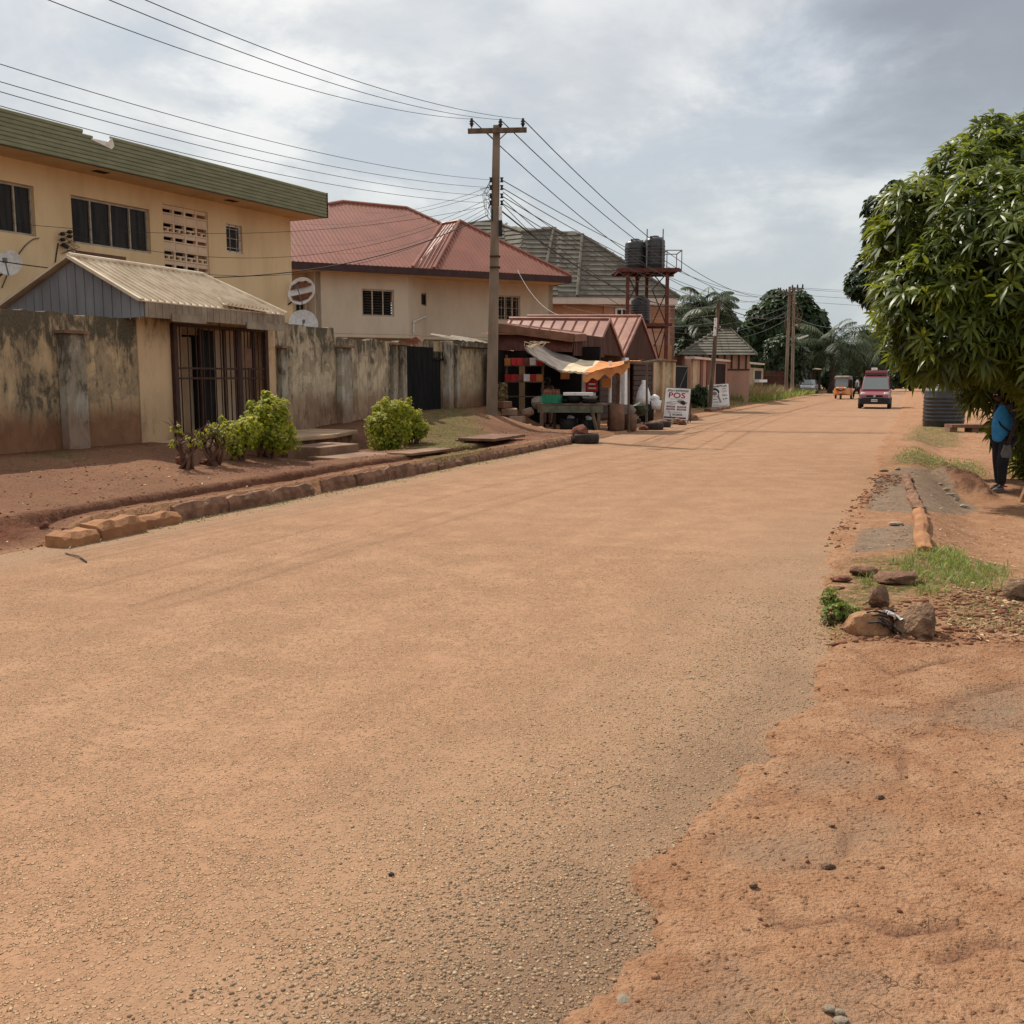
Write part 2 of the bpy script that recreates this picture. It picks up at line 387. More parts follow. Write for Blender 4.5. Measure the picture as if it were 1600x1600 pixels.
# ------------------------------------------------------------------ ground and road materials
def groundmat():
    k = NT('red_laterite_earth'); p = k.pos()
    a = k.noise(p, .55, 6, .6); b = k.noise(p, 3.3, 7, .65); c = k.noise(p, 19, 6, .65, .5); d = k.noise(p, 75, 4, .6)
    bare = k.mix(k.ss(a, .35, .65), (.385, .205, .112), (.325, .162, .088))
    bare = k.mix(k.ss(b, .38, .68), bare, (.43, .245, .142))
    bare = k.mix(k.math('MULTIPLY', k.ss(c, .52, .68), .5), bare, (.16, .065, .033))
    bare = k.mix(k.math('MULTIPLY', k.ss(d, .56, .72), .55), bare, (.12, .055, .03))
    # dark trodden verge, cracks, and the shadow painted at the cement mound's rim
    dark = k.mix(k.ss(b, .35, .65), (.185, .088, .055), (.13, .060, .038))
    dark = k.mix(k.math('MULTIPLY', k.ss(d, .5, .62), .55), dark, (.30, .17, .11))
    col = k.mix(k.attr('dark'), bare, dark)
    cem = k.mix(k.ss(b, .4, .6), (.265, .195, .14), (.20, .148, .108)); cem = k.mix(k.math('MULTIPLY', k.ss(c, .42, .62), .7), cem, (.34, .21, .13))
    col = k.mix(k.attr('cement'), col, cem)
    grs = k.mix(k.ss(b, .4, .6), (.085, .10, .028), (.16, .13, .055))
    col = k.mix(k.math('MULTIPLY', k.attr('grassy'), k.ss(c, .35, .6)), col, grs)
    red = k.mix(k.ss(c, .4, .6), (.15, .048, .024), (.10, .032, .018)); col = k.mix(k.attr('red'), col, red)
    # dry cracks and crumbs
    warp = k.n('ShaderNodeVectorMath', operation='ADD'); k.set(warp, 0, p)
    sc = k.n('ShaderNodeVectorMath', operation='SCALE'); k.set(sc, 0, k.noise(p, 4, 4, .6, col=True)); sc.inputs[3].default_value = .6; k.set(warp, 1, sc.outputs[0])
    cr = k.vor(warp.outputs[0], 3.4, 'DISTANCE_TO_EDGE'); crack = k.ss(cr, .0, .014, 1, 0)
    cm = k.math('MULTIPLY', crack, k.math('MULTIPLY', k.ss(k.noise(p, 1.7, 4), .52, .66), .6)); col = k.mix(cm, col, (.09, .036, .02))
    st = k.vor(p, 42); stone = k.ss(st, .12, .38, 1, 0)
    h = k.math('ADD', k.math('MULTIPLY', b, 1.0), k.math('ADD', k.math('MULTIPLY', c, 1.1), k.math('MULTIPLY', d, .8)))
    h = k.math('ADD', h, k.math('MULTIPLY', k.math('MULTIPLY', stone, k.ss(c, .45, .6)), .55)); h = k.math('SUBTRACT', h, k.math('MULTIPLY', cm, .8))
    return k.out(col, .97, k.bump(h, 1.0, .028), spec=.08)
def roadmat():
    k = NT('dusty_chip_seal_asphalt'); p = k.pos(); dk = k.attr('dark'); ag = k.attr('grey')
    w = k.n('ShaderNodeVectorMath', operation='ADD'); k.set(w, 0, p)
    sc = k.n('ShaderNodeVectorMath', operation='SCALE'); k.set(sc, 0, k.noise(p, 45, 2, .5, col=True)); sc.inputs[3].default_value = .012; k.set(w, 1, sc.outputs[0])
    pw = k.map(w.outputs[0], (1, 1, .2))
    v1 = k.vor(pw, 62); v1c = k.vor(pw, 62, out='Color'); v2 = k.vor(pw, 105)
    rnd = k.sep(v1c)[0]
    a = k.noise(p, .35, 5, .6); b = k.noise(p, 2.1, 6, .62); c = k.noise(p, 14, 5, .6); d = k.noise(p, 90, 3, .6)
    expo = k.math('ADD', k.math('MULTIPLY', b, .5), k.math('MULTIPLY', c, .5))
    bury = k.ss(expo, .34, .58)            # 0 = chips buried under dust
    bury = k.math('MAXIMUM', bury, k.math('ADD', k.math('MULTIPLY', ag, .55), .3))
    size = k.math('ADD', k.math('MULTIPLY', rnd, .30), .18)
    chip = k.math('MULTIPLY', k.ss(k.math('SUBTRACT', size, v1), -.05, .16), k.ss(rnd, .25, .45))
    chip = k.math('MULTIPLY', chip, bury)
    fine = k.ss(v2, .08, .42, 1, 0)
    al = k.map(k.map(p, rot=(0, 0, ANG)), (1, .05, 1)); tr = k.noise(al, 1.3, 4, .6)
    dust = k.mix(k.ss(a, .35, .65), (.40, .232, .137), (.372, .208, .120)); dust = k.mix(k.math('MULTIPLY', k.ss(b, .4, .7), .5), dust, (.335, .188, .108)); dust = k.mix(k.math('MULTIPLY', k.ss(tr, .45, .68), .38), dust, (.30, .172, .102))
    chipc = k.mix(rnd, (.43, .27, .155), (.54, .365, .215))
    gchip = k.mix(rnd, (.38, .29, .19), (.56, .46, .32)); gdust = k.mix(k.ss(c, .4, .6), (.27, .18, .115), (.335, .228, .142))
    dust = k.mix(ag, dust, gdust); chipc = k.mix(ag, chipc, gchip)
    dust = k.mix(k.math('MULTIPLY', k.ss(d, .5, .7), .45), dust, (.20, .10, .055))
    gap = k.math('MULTIPLY', k.math('MULTIPLY', k.ss(v1, .36, .60), bury), .34)
    col = k.mix(k.math('MULTIPLY', chip, .75), dust, chipc); col = k.mix(gap, col, (.19, .105, .06))
    col = k.mix(k.math('MULTIPLY', dk, .8), col, (.14, .09, .06))
    h = k.math('ADD', k.math('MULTIPLY', chip, 1.0), k.math('ADD', k.math('MULTIPLY', fine, k.math('MULTIPLY', bury, .3)), k.math('MULTIPLY', d, .35)))
    h = k.math('ADD', h, k.math('MULTIPLY', c, .8))
    return k.out(col, .93, k.bump(h, .9, .014), spec=.12)
M['ground'] = groundmat(); M['road'] = roadmat()

# ------------------------------------------------------------------ sky, sun
SUN_EL = math.radians(50); LX, LY = .62, -.785       # horizontal travel direction of the light
sund = bpy.data.lights.new('sun', 'SUN'); sund.energy = 4.9; sund.angle = math.radians(.6); sund.color = (1, .93, .82)
suno = bpy.data.objects.new('sun', sund); COL.objects.link(suno)
ld = Vector((LX * math.cos(SUN_EL), LY * math.cos(SUN_EL), -math.sin(SUN_EL))).normalized()
suno.rotation_euler = ld.to_track_quat('-Z', 'Y').to_euler(); suno.location = (-20, 20, 30)
W = bpy.data.worlds.new('World'); SC.world = W; W.use_nodes = True
k = NT('w', world=W)
sky = k.n('ShaderNodeTexSky', sky_type='NISHITA'); sky.sun_disc = False; sky.sun_elevation = SUN_EL
sky.sun_rotation = math.atan2(-LX, -LY); sky.air_density = 1.2; sky.dust_density = 2.5
g = k.n('ShaderNodeTexCoord').outputs['Generated']; x, y, z = k.sep(g)[0:3]
zz = k.math('ADD', k.math('MAXIMUM', z, 0.0), .42)
cx = k.n('ShaderNodeCombineXYZ'); k.set(cx, 0, k.math('DIVIDE', x, zz)); k.set(cx, 1, k.math('DIVIDE', y, zz)); k.set(cx, 2, k.math('MULTIPLY', z, .6))
cv = cx.outputs[0]
n1 = k.noise(k.map(cv, (1, 1, 1), loc=(2.3, 5.1, 0)), 1.3, 8, .6, .5); n2 = k.noise(k.map(cv, (1, 1, 1), loc=(7.7, 1.4, 3)), 3.2, 8, .58, .3)
n3 = k.noise(k.map(cv, loc=(4.2, 9.3, 1)), .7, 4, .5)
dens = k.math('ADD', k.math('MULTIPLY', n1, .6), k.math('MULTIPLY', n2, .4))
puff = k.ss(dens, .43, .54)
bright = k.mix(k.ss(n2, .42, .62), (7.9, 8.0, 8.0), (10.2, 10.1, 9.8))
greyc = k.mix(k.ss(n1, .35, .6), (5.7, 6.25, 6.9), (6.7, 7.1, 7.4))
cl = k.mix(puff, greyc, bright)
cl = k.mix(k.ss(n3, .36, .47, .6, 0), cl, (4.2, 4.7, 5.5))
dc = k.n('ShaderNodeVectorMath', operation='DISTANCE'); k.set(dc, 0, g); dc.inputs[1].default_value = Vector(ray(1560, 20)).normalized()
dm = k.math('ADD', dc.outputs['Value'], k.math('MULTIPLY', k.math('SUBTRACT', n2, .5), .35)); cl = k.mix(k.ss(dm, .07, .19, .9, 0), cl, (3.1, 3.35, 3.8))
hor = k.mix(k.ss(n2, .4, .6), (5.4, 6.0, 6.3), (6.1, 6.6, 6.8))
cl = k.mix(k.ss(z, .03, .30, .85, 0), cl, hor)
col = k.mix(.12, cl, sky.outputs[0])
bg = k.n('ShaderNodeBackground'); k.set(bg, 0, col); bg.inputs[1].default_value = .1
o = k.n('ShaderNodeOutputWorld'); k.t.links.new(bg.outputs[0], o.inputs[0])
# ------------------------------------------------------------------ terrain
EDGE = [(hz(px, py)[0:2]) for px, py in [(840, 1640), (905, 1560), (990, 1470), (1005, 1400), (1060, 1300), (1130, 1240), (1225, 1165), (1268, 1090), (1290, 1030), (1300, 980)]]
EST = sorted([ST(*e) for e in EDGE]); ES = [e[0] for e in EST]; ET = [e[1] for e in EST]
ES = [-10] + ES + [6.8, 8.0, 9.2, 10.5, 13, 17, 24, 32, 55, 90, 140, 300]
ET = [6.6] + ET + [7.0, 6.95, 6.9, 6.85, 6.9, 7.05, 6.95, 7.0, 7.2, 7.3, 7.6, 8.0]
def redge(s, t):
    return np.interp(s, ES, ET) + .22 * fbm(s * 1.3, t * 0 + 3.1, 3, 3) + .20 * fbm(s * 5, t * 2, 5, 4) * sst(60, 20, s) + .10 * fbm(s * 17, t * 17, 6, 3) * sst(20, 8, s)
def pmask(polys, s, t, soft=.08, z=.03, seed=1):
    """soft ragged mask of plan polygons measured from the photo"""
    m = np.zeros_like(s)
    for poly in polys:
        q = [ST(*hz(a, b, z)[0:2]) for a, b in poly]
        n = .35 * soft * 4 * fbm(s * 4, t * 4, seed, 4); ss_, tt = s + n, t + n * .7
        ins = np.zeros(s.shape, bool); dist = np.full(s.shape, 1e9)
        for i in range(len(q)):
            (x1, y1), (x2, y2) = q[i], q[(i + 1) % len(q)]
            c = ((y1 > tt) != (y2 > tt)) & (ss_ < (x2 - x1) * (tt - y1) / ((y2 - y1) or 1e-9) + x1); ins ^= c
            L2 = (x2 - x1) ** 2 + (y2 - y1) ** 2; kk = np.clip(((ss_ - x1) * (x2 - x1) + (tt - y1) * (y2 - y1)) / L2, 0, 1)
            dist = np.minimum(dist, np.hypot(ss_ - x1 - kk * (x2 - x1), tt - y1 - kk * (y2 - y1)))
        m = np.maximum(m, np.where(ins, np.clip(.5 + dist / soft, 0, 1), np.clip(.5 - dist / soft, 0, 1)))
    return m
CEM = [[(1330, 868), (1345, 832), (1428, 823), (1446, 838), (1440, 862)],
       [(1352, 800), (1372, 748), (1408, 734), (1470, 730), (1505, 762), (1532, 772), (1510, 782), (1450, 800), (1420, 806)]]
HOLES = [[(1125, 1330), (1160, 1303), (1240, 1302), (1310, 1320), (1290, 1340), (1200, 1342)],
         [(1262, 1205), (1290, 1188), (1345, 1187), (1375, 1198), (1350, 1214), (1290, 1216)],
         [(1485, 1115), (1530, 1082), (1620, 1070), (1620, 1145), (1540, 1140)],
         [(1345, 1120), (1400, 1106), (1440, 1115), (1400, 1132), (1360, 1131)],
         [(1340, 1300), (1365, 1268), (1392, 1275), (1375, 1305)],
         [(1270, 1570), (1300, 1535), (1330, 1560), (1350, 1640), (1280, 1640)],
         [(1080, 1640), (1060, 1560), (1110, 1530), (1200, 1560), (1180, 1640)]]
RIM = [[(1470, 722), (1505, 738), (1540, 757), (1552, 770), (1500, 764), (1468, 744)]]
GRASSR = [[(1300, 935), (1345, 880), (1420, 868), (1500, 850), (1580, 885), (1570, 925), (1450, 930), (1330, 990), (1280, 1000)],
          [(1395, 725), (1420, 705), (1530, 712), (1545, 732), (1500, 735), (1420, 728)], [(1410, 690), (1440, 665), (1500, 668), (1500, 690)],
          [(1480, 930), (1610, 940), (1610, 985), (1500, 985)]]
GRASSL = [[(640, 672), (720, 655), (760, 672), (750, 700), (650, 705)], [(30, 728), (60, 712), (120, 712), (110, 728)]]
CRACKS = [[(1600, 1068), (1530, 1080), (1475, 1100), (1452, 1128), (1420, 1150), (1405, 1178), (1395, 1230), (1368, 1250), (1345, 1275), (1330, 1300), (1295, 1345), (1245, 1352)],
          [(1130, 1235), (1190, 1250), (1245, 1225), (1310, 1262), (1360, 1255)], [(1330, 1010), (1400, 1050), (1500, 1025), (1560, 1045)], [(1475, 1490), (1530, 1470), (1600, 1478)], [(1180, 1400), (1240, 1440), (1330, 1425), (1400, 1455), (1480, 1445)]]
def cracks(s, t, w=.020):
    n = .09 * fbm(s * 5, t * 5, 71, 4); s2, t2 = s + n, t + .09 * fbm(s * 5 + 40, t * 5, 72, 4); dist = np.full(s.shape, 1e9)
    for c in CRACKS:
        q = [ST(*hz(a, b, .04)[0:2]) for a, b in c]
        for (x1, y1), (x2, y2) in zip(q[:-1], q[1:]):
            L2 = (x2 - x1) ** 2 + (y2 - y1) ** 2; kk = np.clip(((s2 - x1) * (x2 - x1) + (t2 - y1) * (y2 - y1)) / L2, 0, 1)
            dist = np.minimum(dist, np.hypot(s2 - x1 - kk * (x2 - x1), t2 - y1 - kk * (y2 - y1)))
    return np.exp(-(dist / w) ** 2) * np.clip(.55 + 1.6 * fbm(s * 3, t * 3, 73, 3), 0, 1)
def zleft(s, t):
    w = sst(14.0, 14.8, s) * sst(19.6, 18.6, s); up = .20 + .30 * (sst(-1.2, -4.6, t) * (1 - w) + sst(-3.7, -4.6, t) * w) - .06 * w * sst(-1.5, -2.4, t) + .03 * fbm(s * .7, t * .7, 8, 3)
    hi = .18 + .55 * sst(-1.5, -4.2, t)
    z = up + (hi - up) * sst(18, 25, s)
    lo = .05 + .0 * t
    z = z + (lo - z) * sst(26.3, 27.6, s) * sst(-4.4, -3.4, t)
    z = z + (lo - z) * sst(30, 32, s)
    d = np.exp(-((t + .78 + .12 * fbm(s * .8, t * 0, 21, 3) * 2 + .10 * fbm(s * 5, t * 3, 23, 4)) / .25) ** 6) * (sst(7, 9, s) * .9 + .1) * sst(21, 19, s)
    z = z - d * (.32 + .08 * fbm(s * 2, t, 9, 2)) - .03 * fbm(s * 7, t * 7, 25, 4)
    z = z + .5 * sst(.0, 1, 0)
    z = z * (1 - sst(7.9, 7.1, s) * sst(-1.3, -.1, t))
    # beyond the shops the verge climbs a grassy bank
    z = z + .55 * sst(-1, -5, t) * sst(55, 62, s) * sst(110, 90, s)
    return z
def zright(s, t):
    e = redge(s, t); d = t - e
    z = .026 * sst(0, .07, d) + .02 * sst(0.1, 1.2, d)
    z = z + .022 * fbm(s * 1.5, t * 1.5, 31, 4) * sst(0, .3, d) + .024 * fbm(s * 9, t * 9, 33, 5, .65) * sst(0.02, .2, d)
    low = -.24 * sst(7.6, 8.4, t) * sst(8.8, 11, s) * sst(32, 26, s)
    z = z + low
    z = z + .06 * np.exp(-((s - 18.6) / 1.0) ** 2) * sst(7.8, 8.4, t)
    ho = pmask(HOLES, s, t, .22, .03, 41); z = z - ho * (z - .012) * .9
    z = z - .022 * cracks(s, t) * sst(.05, .2, d)
    rim = pmask(RIM, s, t, .25, -.1, 43); z = z + rim * .16 * (1 + fbm(s * 9, t * 9, 45, 3))
    return z
def ground_z(s, t):
    s = np.asarray(s, float); t = np.asarray(t, float)
    e = redge(s, t)
    z = np.where(t > e, zright(s, t), np.where(t < -.14, zleft(s, t), -.06))
    far = sst(160, 260, s); z = z * (1 - far)
    return z
def gz(s, t): return float(ground_z(np.array([s]), np.array([t]))[0])
def P_(s, t, dz=0.0): return R(s, t, gz(s, t) + dz)
def grow(a, b, d0, g):
    o = [a]; d = d0
    while o[-1] < b: o.append(o[-1] + d); d *= g
    return o
def axis(vals): return np.array(sorted(set(round(v, 4) for v in vals)))
def gridmesh(name, S, T, zf, mat, attrs, label=None):
    SS, TT = np.meshgrid(S, T, indexing='ij'); Z = zf(SS, TT)
    X = SS * DX + (TT + T0) * NX; Y = SS * DY + (TT + T0) * NY
    co = np.stack([X, Y, Z], -1).reshape(-1, 3).astype(np.float32); a, b = SS.shape
    i = np.arange(a * b).reshape(a, b); q = np.stack([i[:-1, :-1], i[:-1, 1:], i[1:, 1:], i[1:, :-1]], -1).reshape(-1, 4)
    me = bpy.data.meshes.new(name); me.vertices.add(len(co)); me.vertices.foreach_set('co', co.ravel())
    me.loops.add(q.size); me.loops.foreach_set('vertex_index', q.ravel().astype(np.int32))
    me.polygons.add(len(q)); me.polygons.foreach_set('loop_start', np.arange(0, q.size, 4, dtype=np.int32)); me.polygons.foreach_set('loop_total', np.full(len(q), 4, np.int32))
    me.polygons.foreach_set('use_smooth', np.ones(len(q), bool)); me.update(); me.validate()
    for n_, fn in attrs.items():
        at = me.attributes.new(n_, 'FLOAT', 'POINT'); at.data.foreach_set('value', fn(SS, TT).ravel().astype(np.float32))
    me.materials.append(mat)
    if me.polygons[0].normal.z < 0: me.flip_normals()
    o = bpy.data.objects.new(name, me); lk(o); o['kind'] = 'structure'
    return o
Sg = axis([-v for v in grow(0, 300, .3, 1.25)] + list(np.arange(0, 1.5, .15)) + list(np.arange(1.5, 6.5, .028)) + list(np.arange(6.5, 13, .05)) + grow(13, 36, .09, 1.004) + grow(36, 1200, .3, 1.03))
Tg = axis([-8 - v for v in grow(0, 600, .4, 1.2)] + list(np.arange(-8, -2, .12)) + list(np.arange(-2, 0.1, .05)) + list(np.arange(.1, 6, .6)) + list(np.arange(6, 10.6, .035)) + [10.6 + v for v in grow(0, 600, .06, 1.09)])
def a_dark(s, t):
    m = sst(-.14, -.3, t) * (.75 + .9 * fbm(s * .6, t * .6, 51, 3)) * sst(30, 24, s)
    e = redge(s, t); m = np.maximum(m, sst(.9, 1.6, t - e) * .55 * sst(9, 7.5, s) * (.4 + 2 * np.abs(fbm(s, t, 52, 3))))
    h = pmask(RIM, s, t, .3, -.1, 43) * (t > 5); return np.clip(np.maximum(m, np.maximum(h * 1.0, cracks(s, t) * (t > 7))), 0, 1)  # h paints the shadow behind the cement mound into the dark tone
def a_red(s, t):
    d = np.exp(-((t + .72) / .34) ** 4) * sst(22, 18, s); w = sst(-4.0, -4.7, t) * .9 * sst(32, 28, s)
    rim = pmask(RIM, s, t, .25, -.1, 43) * 0
    return np.clip((np.maximum(d, w)) * (.8 + fbm(s * 2, t * 2, 53, 3)), 0, 1) * (t < 0)
gnd = gridmesh('ground', Sg, Tg, ground_z, M['ground'], {
    'dark': a_dark, 'red': a_red, 'cement': lambda s, t: np.maximum(pmask(CEM, s, t, .05, -.0, 44), .7 * pmask(HOLES, s, t, .3, .03, 41)) * (t > 5),
    'grassy': lambda s, t: np.clip(pmask(GRASSR, s, t, .35, 0, 46) * (t > 5) + pmask(GRASSL, s, t, .5, .35, 47) * (t < 0) + sst(56, 62, s) * sst(-.8, -2, t), 0, 1)})
Sr = axis(list(-np.arange(0, 6, .3)) + list(np.arange(0, 8, .06)) + list(np.arange(8, 40, .16)) + grow(40, 320, .6, 1.04))
Tr = axis(list(np.arange(-.22, 8.8, .09)))
def road_z(s, t):
    z = .010 * fbm(s * .8, t * .8, 61, 3) + .05 * np.exp(-((s - 30.6 - .12 * (t - 4)) / .16) ** 2) * sst(1.6, 3, t)
    e = redge(s, t); z = z - .6 * sst(.22, .36, t - e) * sst(6.2, 6.9, s)
    z = z + .02 * np.exp(-((s - 31.9) / .12) ** 2) * sst(3.5, 2, t)
    return z
def r_dark(s, t):
    e = redge(s, t)
    a = np.exp(-((t - e + .12) / .22) ** 2) * (.45 + .8 * fbm(s * 2, t * 2, 62, 3)) * sst(7.5, 4, s)
    h = .75 * np.exp(-((s - 30.4 - .12 * (t - 4)) / .14) ** 2) * sst(1.6, 3, t) + .5 * np.exp(-((s - 31.8) / .1) ** 2) * sst(4, 2, t)
    b = sst(3.2, 2.2, s) * sst(5.9, 6.6, t + (s - 2.5) * .0) * .6
    f = sum(.4 * np.exp(-((s - c) / .25) ** 2) * sst(.3, .6, fbm(s * .1, t * .6, 64 + c, 2) + .5) for c in (44, 52, 63, 75))
    return np.clip(a + h + b + f, 0, 1)
def r_grey(s, t):
    e = redge(s, t)
    a = sst(-1.5, -.1, t - e + 1.0 * fbm(s * .6, t * .6, 65, 3)) * sst(15, 9, s) * .6
    b = sst(.9, .0, t + .5 * fbm(s * 1.2, t, 66, 3)) * .6
    w = sst(6.5, 5.8, t) * 0
    return np.clip(np.maximum(a * .85, b) + .12 * fbm(s, t, 67, 3), 0, 1)
rd = gridmesh('road', Sr, Tr, road_z, M['road'], {'dark': r_dark, 'grey': r_grey})

# ------------------------------------------------------------------ scattered leaves, blades, pebbles (numpy meshes)
def mesh_np(name, co, faces, mat, parent=None, var=None, smooth=False, off=(0, 0, 0)):
    """faces: list of arrays with equal width"""
    me = bpy.data.meshes.new(name); co = (co - np.array(off)).astype(np.float32)
    me.vertices.add(len(co)); me.vertices.foreach_set('co', co.ravel())
    loops = np.concatenate([f.ravel() for f in faces]).astype(np.int32); tot = np.concatenate([np.full(len(f), f.shape[1], np.int32) for f in faces])
    st = np.concatenate([[0], np.cumsum(tot)[:-1]]).astype(np.int32)
    me.loops.add(len(loops)); me.loops.foreach_set('vertex_index', loops); me.polygons.add(len(tot))
    me.polygons.foreach_set('loop_start', st); me.polygons.foreach_set('loop_total', tot)
    if smooth: me.polygons.foreach_set('use_smooth', np.ones(len(tot), bool))
    me.update(); me.materials.append(mat)
    if var is not None:
        at = me.attributes.new('var', 'FLOAT', 'POINT'); at.data.foreach_set('value', np.clip(var, 0, 1).astype(np.float32))
    o = bpy.data.objects.new(name, me); lk(o, parent)
    if parent is None: o.location = off; OFF[o.name] = Vector(off)
    return o
def nrm(a): return a / (np.linalg.norm(a, axis=-1, keepdims=True) + 1e-9)
def leaves(base, direc, nor, length, width, droop=.25, fold=.15):
    """each leaf: 6 verts, tri + quad + tri, pointed and arched"""
    n = len(base); d = nrm(direc); s = nrm(np.cross(d, nor)); u = nrm(np.cross(s, d)); L = np.asarray(length).reshape(-1, 1) * np.ones((n, 1)); Wd = np.asarray(width).reshape(-1, 1) * np.ones((n, 1))
    dr = np.array([0, 0, -1.0])
    def pt(f, w, side): return base + d * L * f + dr * L * droop * f * f + s * Wd * w * side * .5 + u * Wd * fold * (1 if side else 0)
    co = np.stack([pt(0, 0, 0), pt(.3, 1, -1), pt(.3, 1, 1), pt(.72, .8, -1), pt(.72, .8, 1), pt(1, 0, 0)], 1).reshape(-1, 3)
    b = (np.arange(n) * 6)[:, None]
    return co, [np.concatenate([b + np.array([[0, 1, 2]]), b + np.array([[3, 5, 4]])]), b + np.array([[1, 3, 4, 2]])]
def blades(pts, h, w, lean=.35, seed=0):
    r = np.random.default_rng(seed); n = len(pts); a = r.uniform(0, 2 * np.pi, n); L = h * r.uniform(.4, 1.15, n); ln = lean * r.uniform(.2, 1.4, n)
    d = np.stack([np.cos(a) * ln, np.sin(a) * ln, np.ones(n)], 1)
    nor = np.stack([np.cos(a), np.sin(a), np.zeros(n)], 1) * -1.0 + np.array([0, 0, .3])
    return leaves(pts, d, nor, L, w, droop=.35 * lean + .1, fold=0)
def scatter(polys, n, z=.02, seed=0, rag=.3):
    """random plan points inside pixel polygons, resting on the ground"""
    r = np.random.default_rng(seed); out = []
    for poly, m in zip(polys, n):
        q = np.array([ST(*hz(a, b, z)[0:2]) for a, b in poly]); lo = q.min(0); hi = q.max(0); got = 0
        while got < m:
            s = r.uniform(lo[0], hi[0], 4 * m); t = r.uniform(lo[1], hi[1], 4 * m)
            k_ = pmask([poly], s, t, rag, z, seed + 5) > r.uniform(.2, .9, 4 * m)
            s, t = s[k_][:m - got], t[k_][:m - got]; out.append(np.stack([s, t], 1)); got += len(s)
            if k_.sum() == 0: break
    st = np.concatenate(out)
    return st
def on_ground(st, dz=0, road=False):
    s, t = st[:, 0], st[:, 1]; z = ground_z(s, t)
    inr = (t > -.14) & (t < redge(s, t)); z = np.where(inr, road_z(s, t), z)
    return np.stack([s * DX + (t + T0) * NX, s * DY + (t + T0) * NY, z + dz], 1)
def stuff(name, st, h, w, mat, label, cat, lean=.35, seed=0):
    st = st[fbm(st[:, 0] * 3.1, st[:, 1] * 3.1, seed, 3) > -.12]
    p = on_ground(st, -.01); co, f = blades(p, h, w, lean, seed)
    r = np.random.default_rng(seed + 1); v = np.repeat(np.clip(r.normal(.5, .22, len(p)), 0, 1), 6)
    v = np.clip(v + np.tile([-.25, -.1, -.1, .1, .1, .2], len(p)), 0, 1)
    o = mesh_np(name, co, f, mat, var=v, off=tuple(p.mean(0)))
    return tag(o, label, cat, kind='stuff')
# ------------------------------------------------------------------ walls with openings
class Wall:
    def __init__(s, a, b, th=.2):
        s.a = Vector((a[0], a[1], 0)); s.b = Vector((b[0], b[1], 0)); s.u = (s.b - s.a).normalized(); s.L = (s.b - s.a).length; s.th = th
        s.n = Vector((s.u.y, -s.u.x, 0));
        if s.n.dot(-s.a) < 0: s.n = -s.n
    def uz(s, px, py):
        p = hp(px, py, s.a, s.b); return ((p - s.a).dot(s.u), p.z)
    def P(s, u, z, off=0): return s.a + s.u * u + s.n * off + UP * z
    def rect(s, px0, py0, px1, py1):
        u0, z1 = s.uz(px0, py0); u1, z0 = s.uz(px1, py1); return (u0, u1, z0, z1)
    def solid(s, mb, u0, u1, z0, z1, holes=(), th=None):
        th = th or s.th
        us = sorted(set([u0, u1] + [h[i] for h in holes for i in (0, 1)])); zs = sorted(set([z0, z1] + [h[i] for h in holes for i in (2, 3)]))
        us = [x for x in us if u0 <= x <= u1]; zs = [x for x in zs if z0 <= x <= z1]
        def sol(i, j):
            if i < 0 or j < 0 or i >= len(us) - 1 or j >= len(zs) - 1: return False
            cu, cz = (us[i] + us[i + 1]) / 2, (zs[j] + zs[j + 1]) / 2
            return not any(h[0] < cu < h[1] and h[2] < cz < h[3] for h in holes)
        for i in range(len(us) - 1):
            for j in range(len(zs) - 1):
                if not sol(i, j): continue
                A, B, C, D = (s.P(us[i], zs[j]), s.P(us[i + 1], zs[j]), s.P(us[i + 1], zs[j + 1]), s.P(us[i], zs[j + 1])); k = -s.n * th
                mb.poly([A, B, C, D]); mb.poly([A + k, D + k, C + k, B + k])
                if not sol(i - 1, j): mb.poly([A, D, D + k, A + k])
                if not sol(i + 1, j): mb.poly([B, B + k, C + k, C])
                if not sol(i, j - 1): mb.poly([A, A + k, B + k, B])
                if not sol(i, j + 1): mb.poly([D, C, C + k, D + k])
    def bx(s, mb, u0, u1, z0, z1, o0, o1):
        p = s.P(u0, z0, o0); mb.obox(p, s.u * (u1 - u0), s.n * (o1 - o0), UP * (z1 - z0))
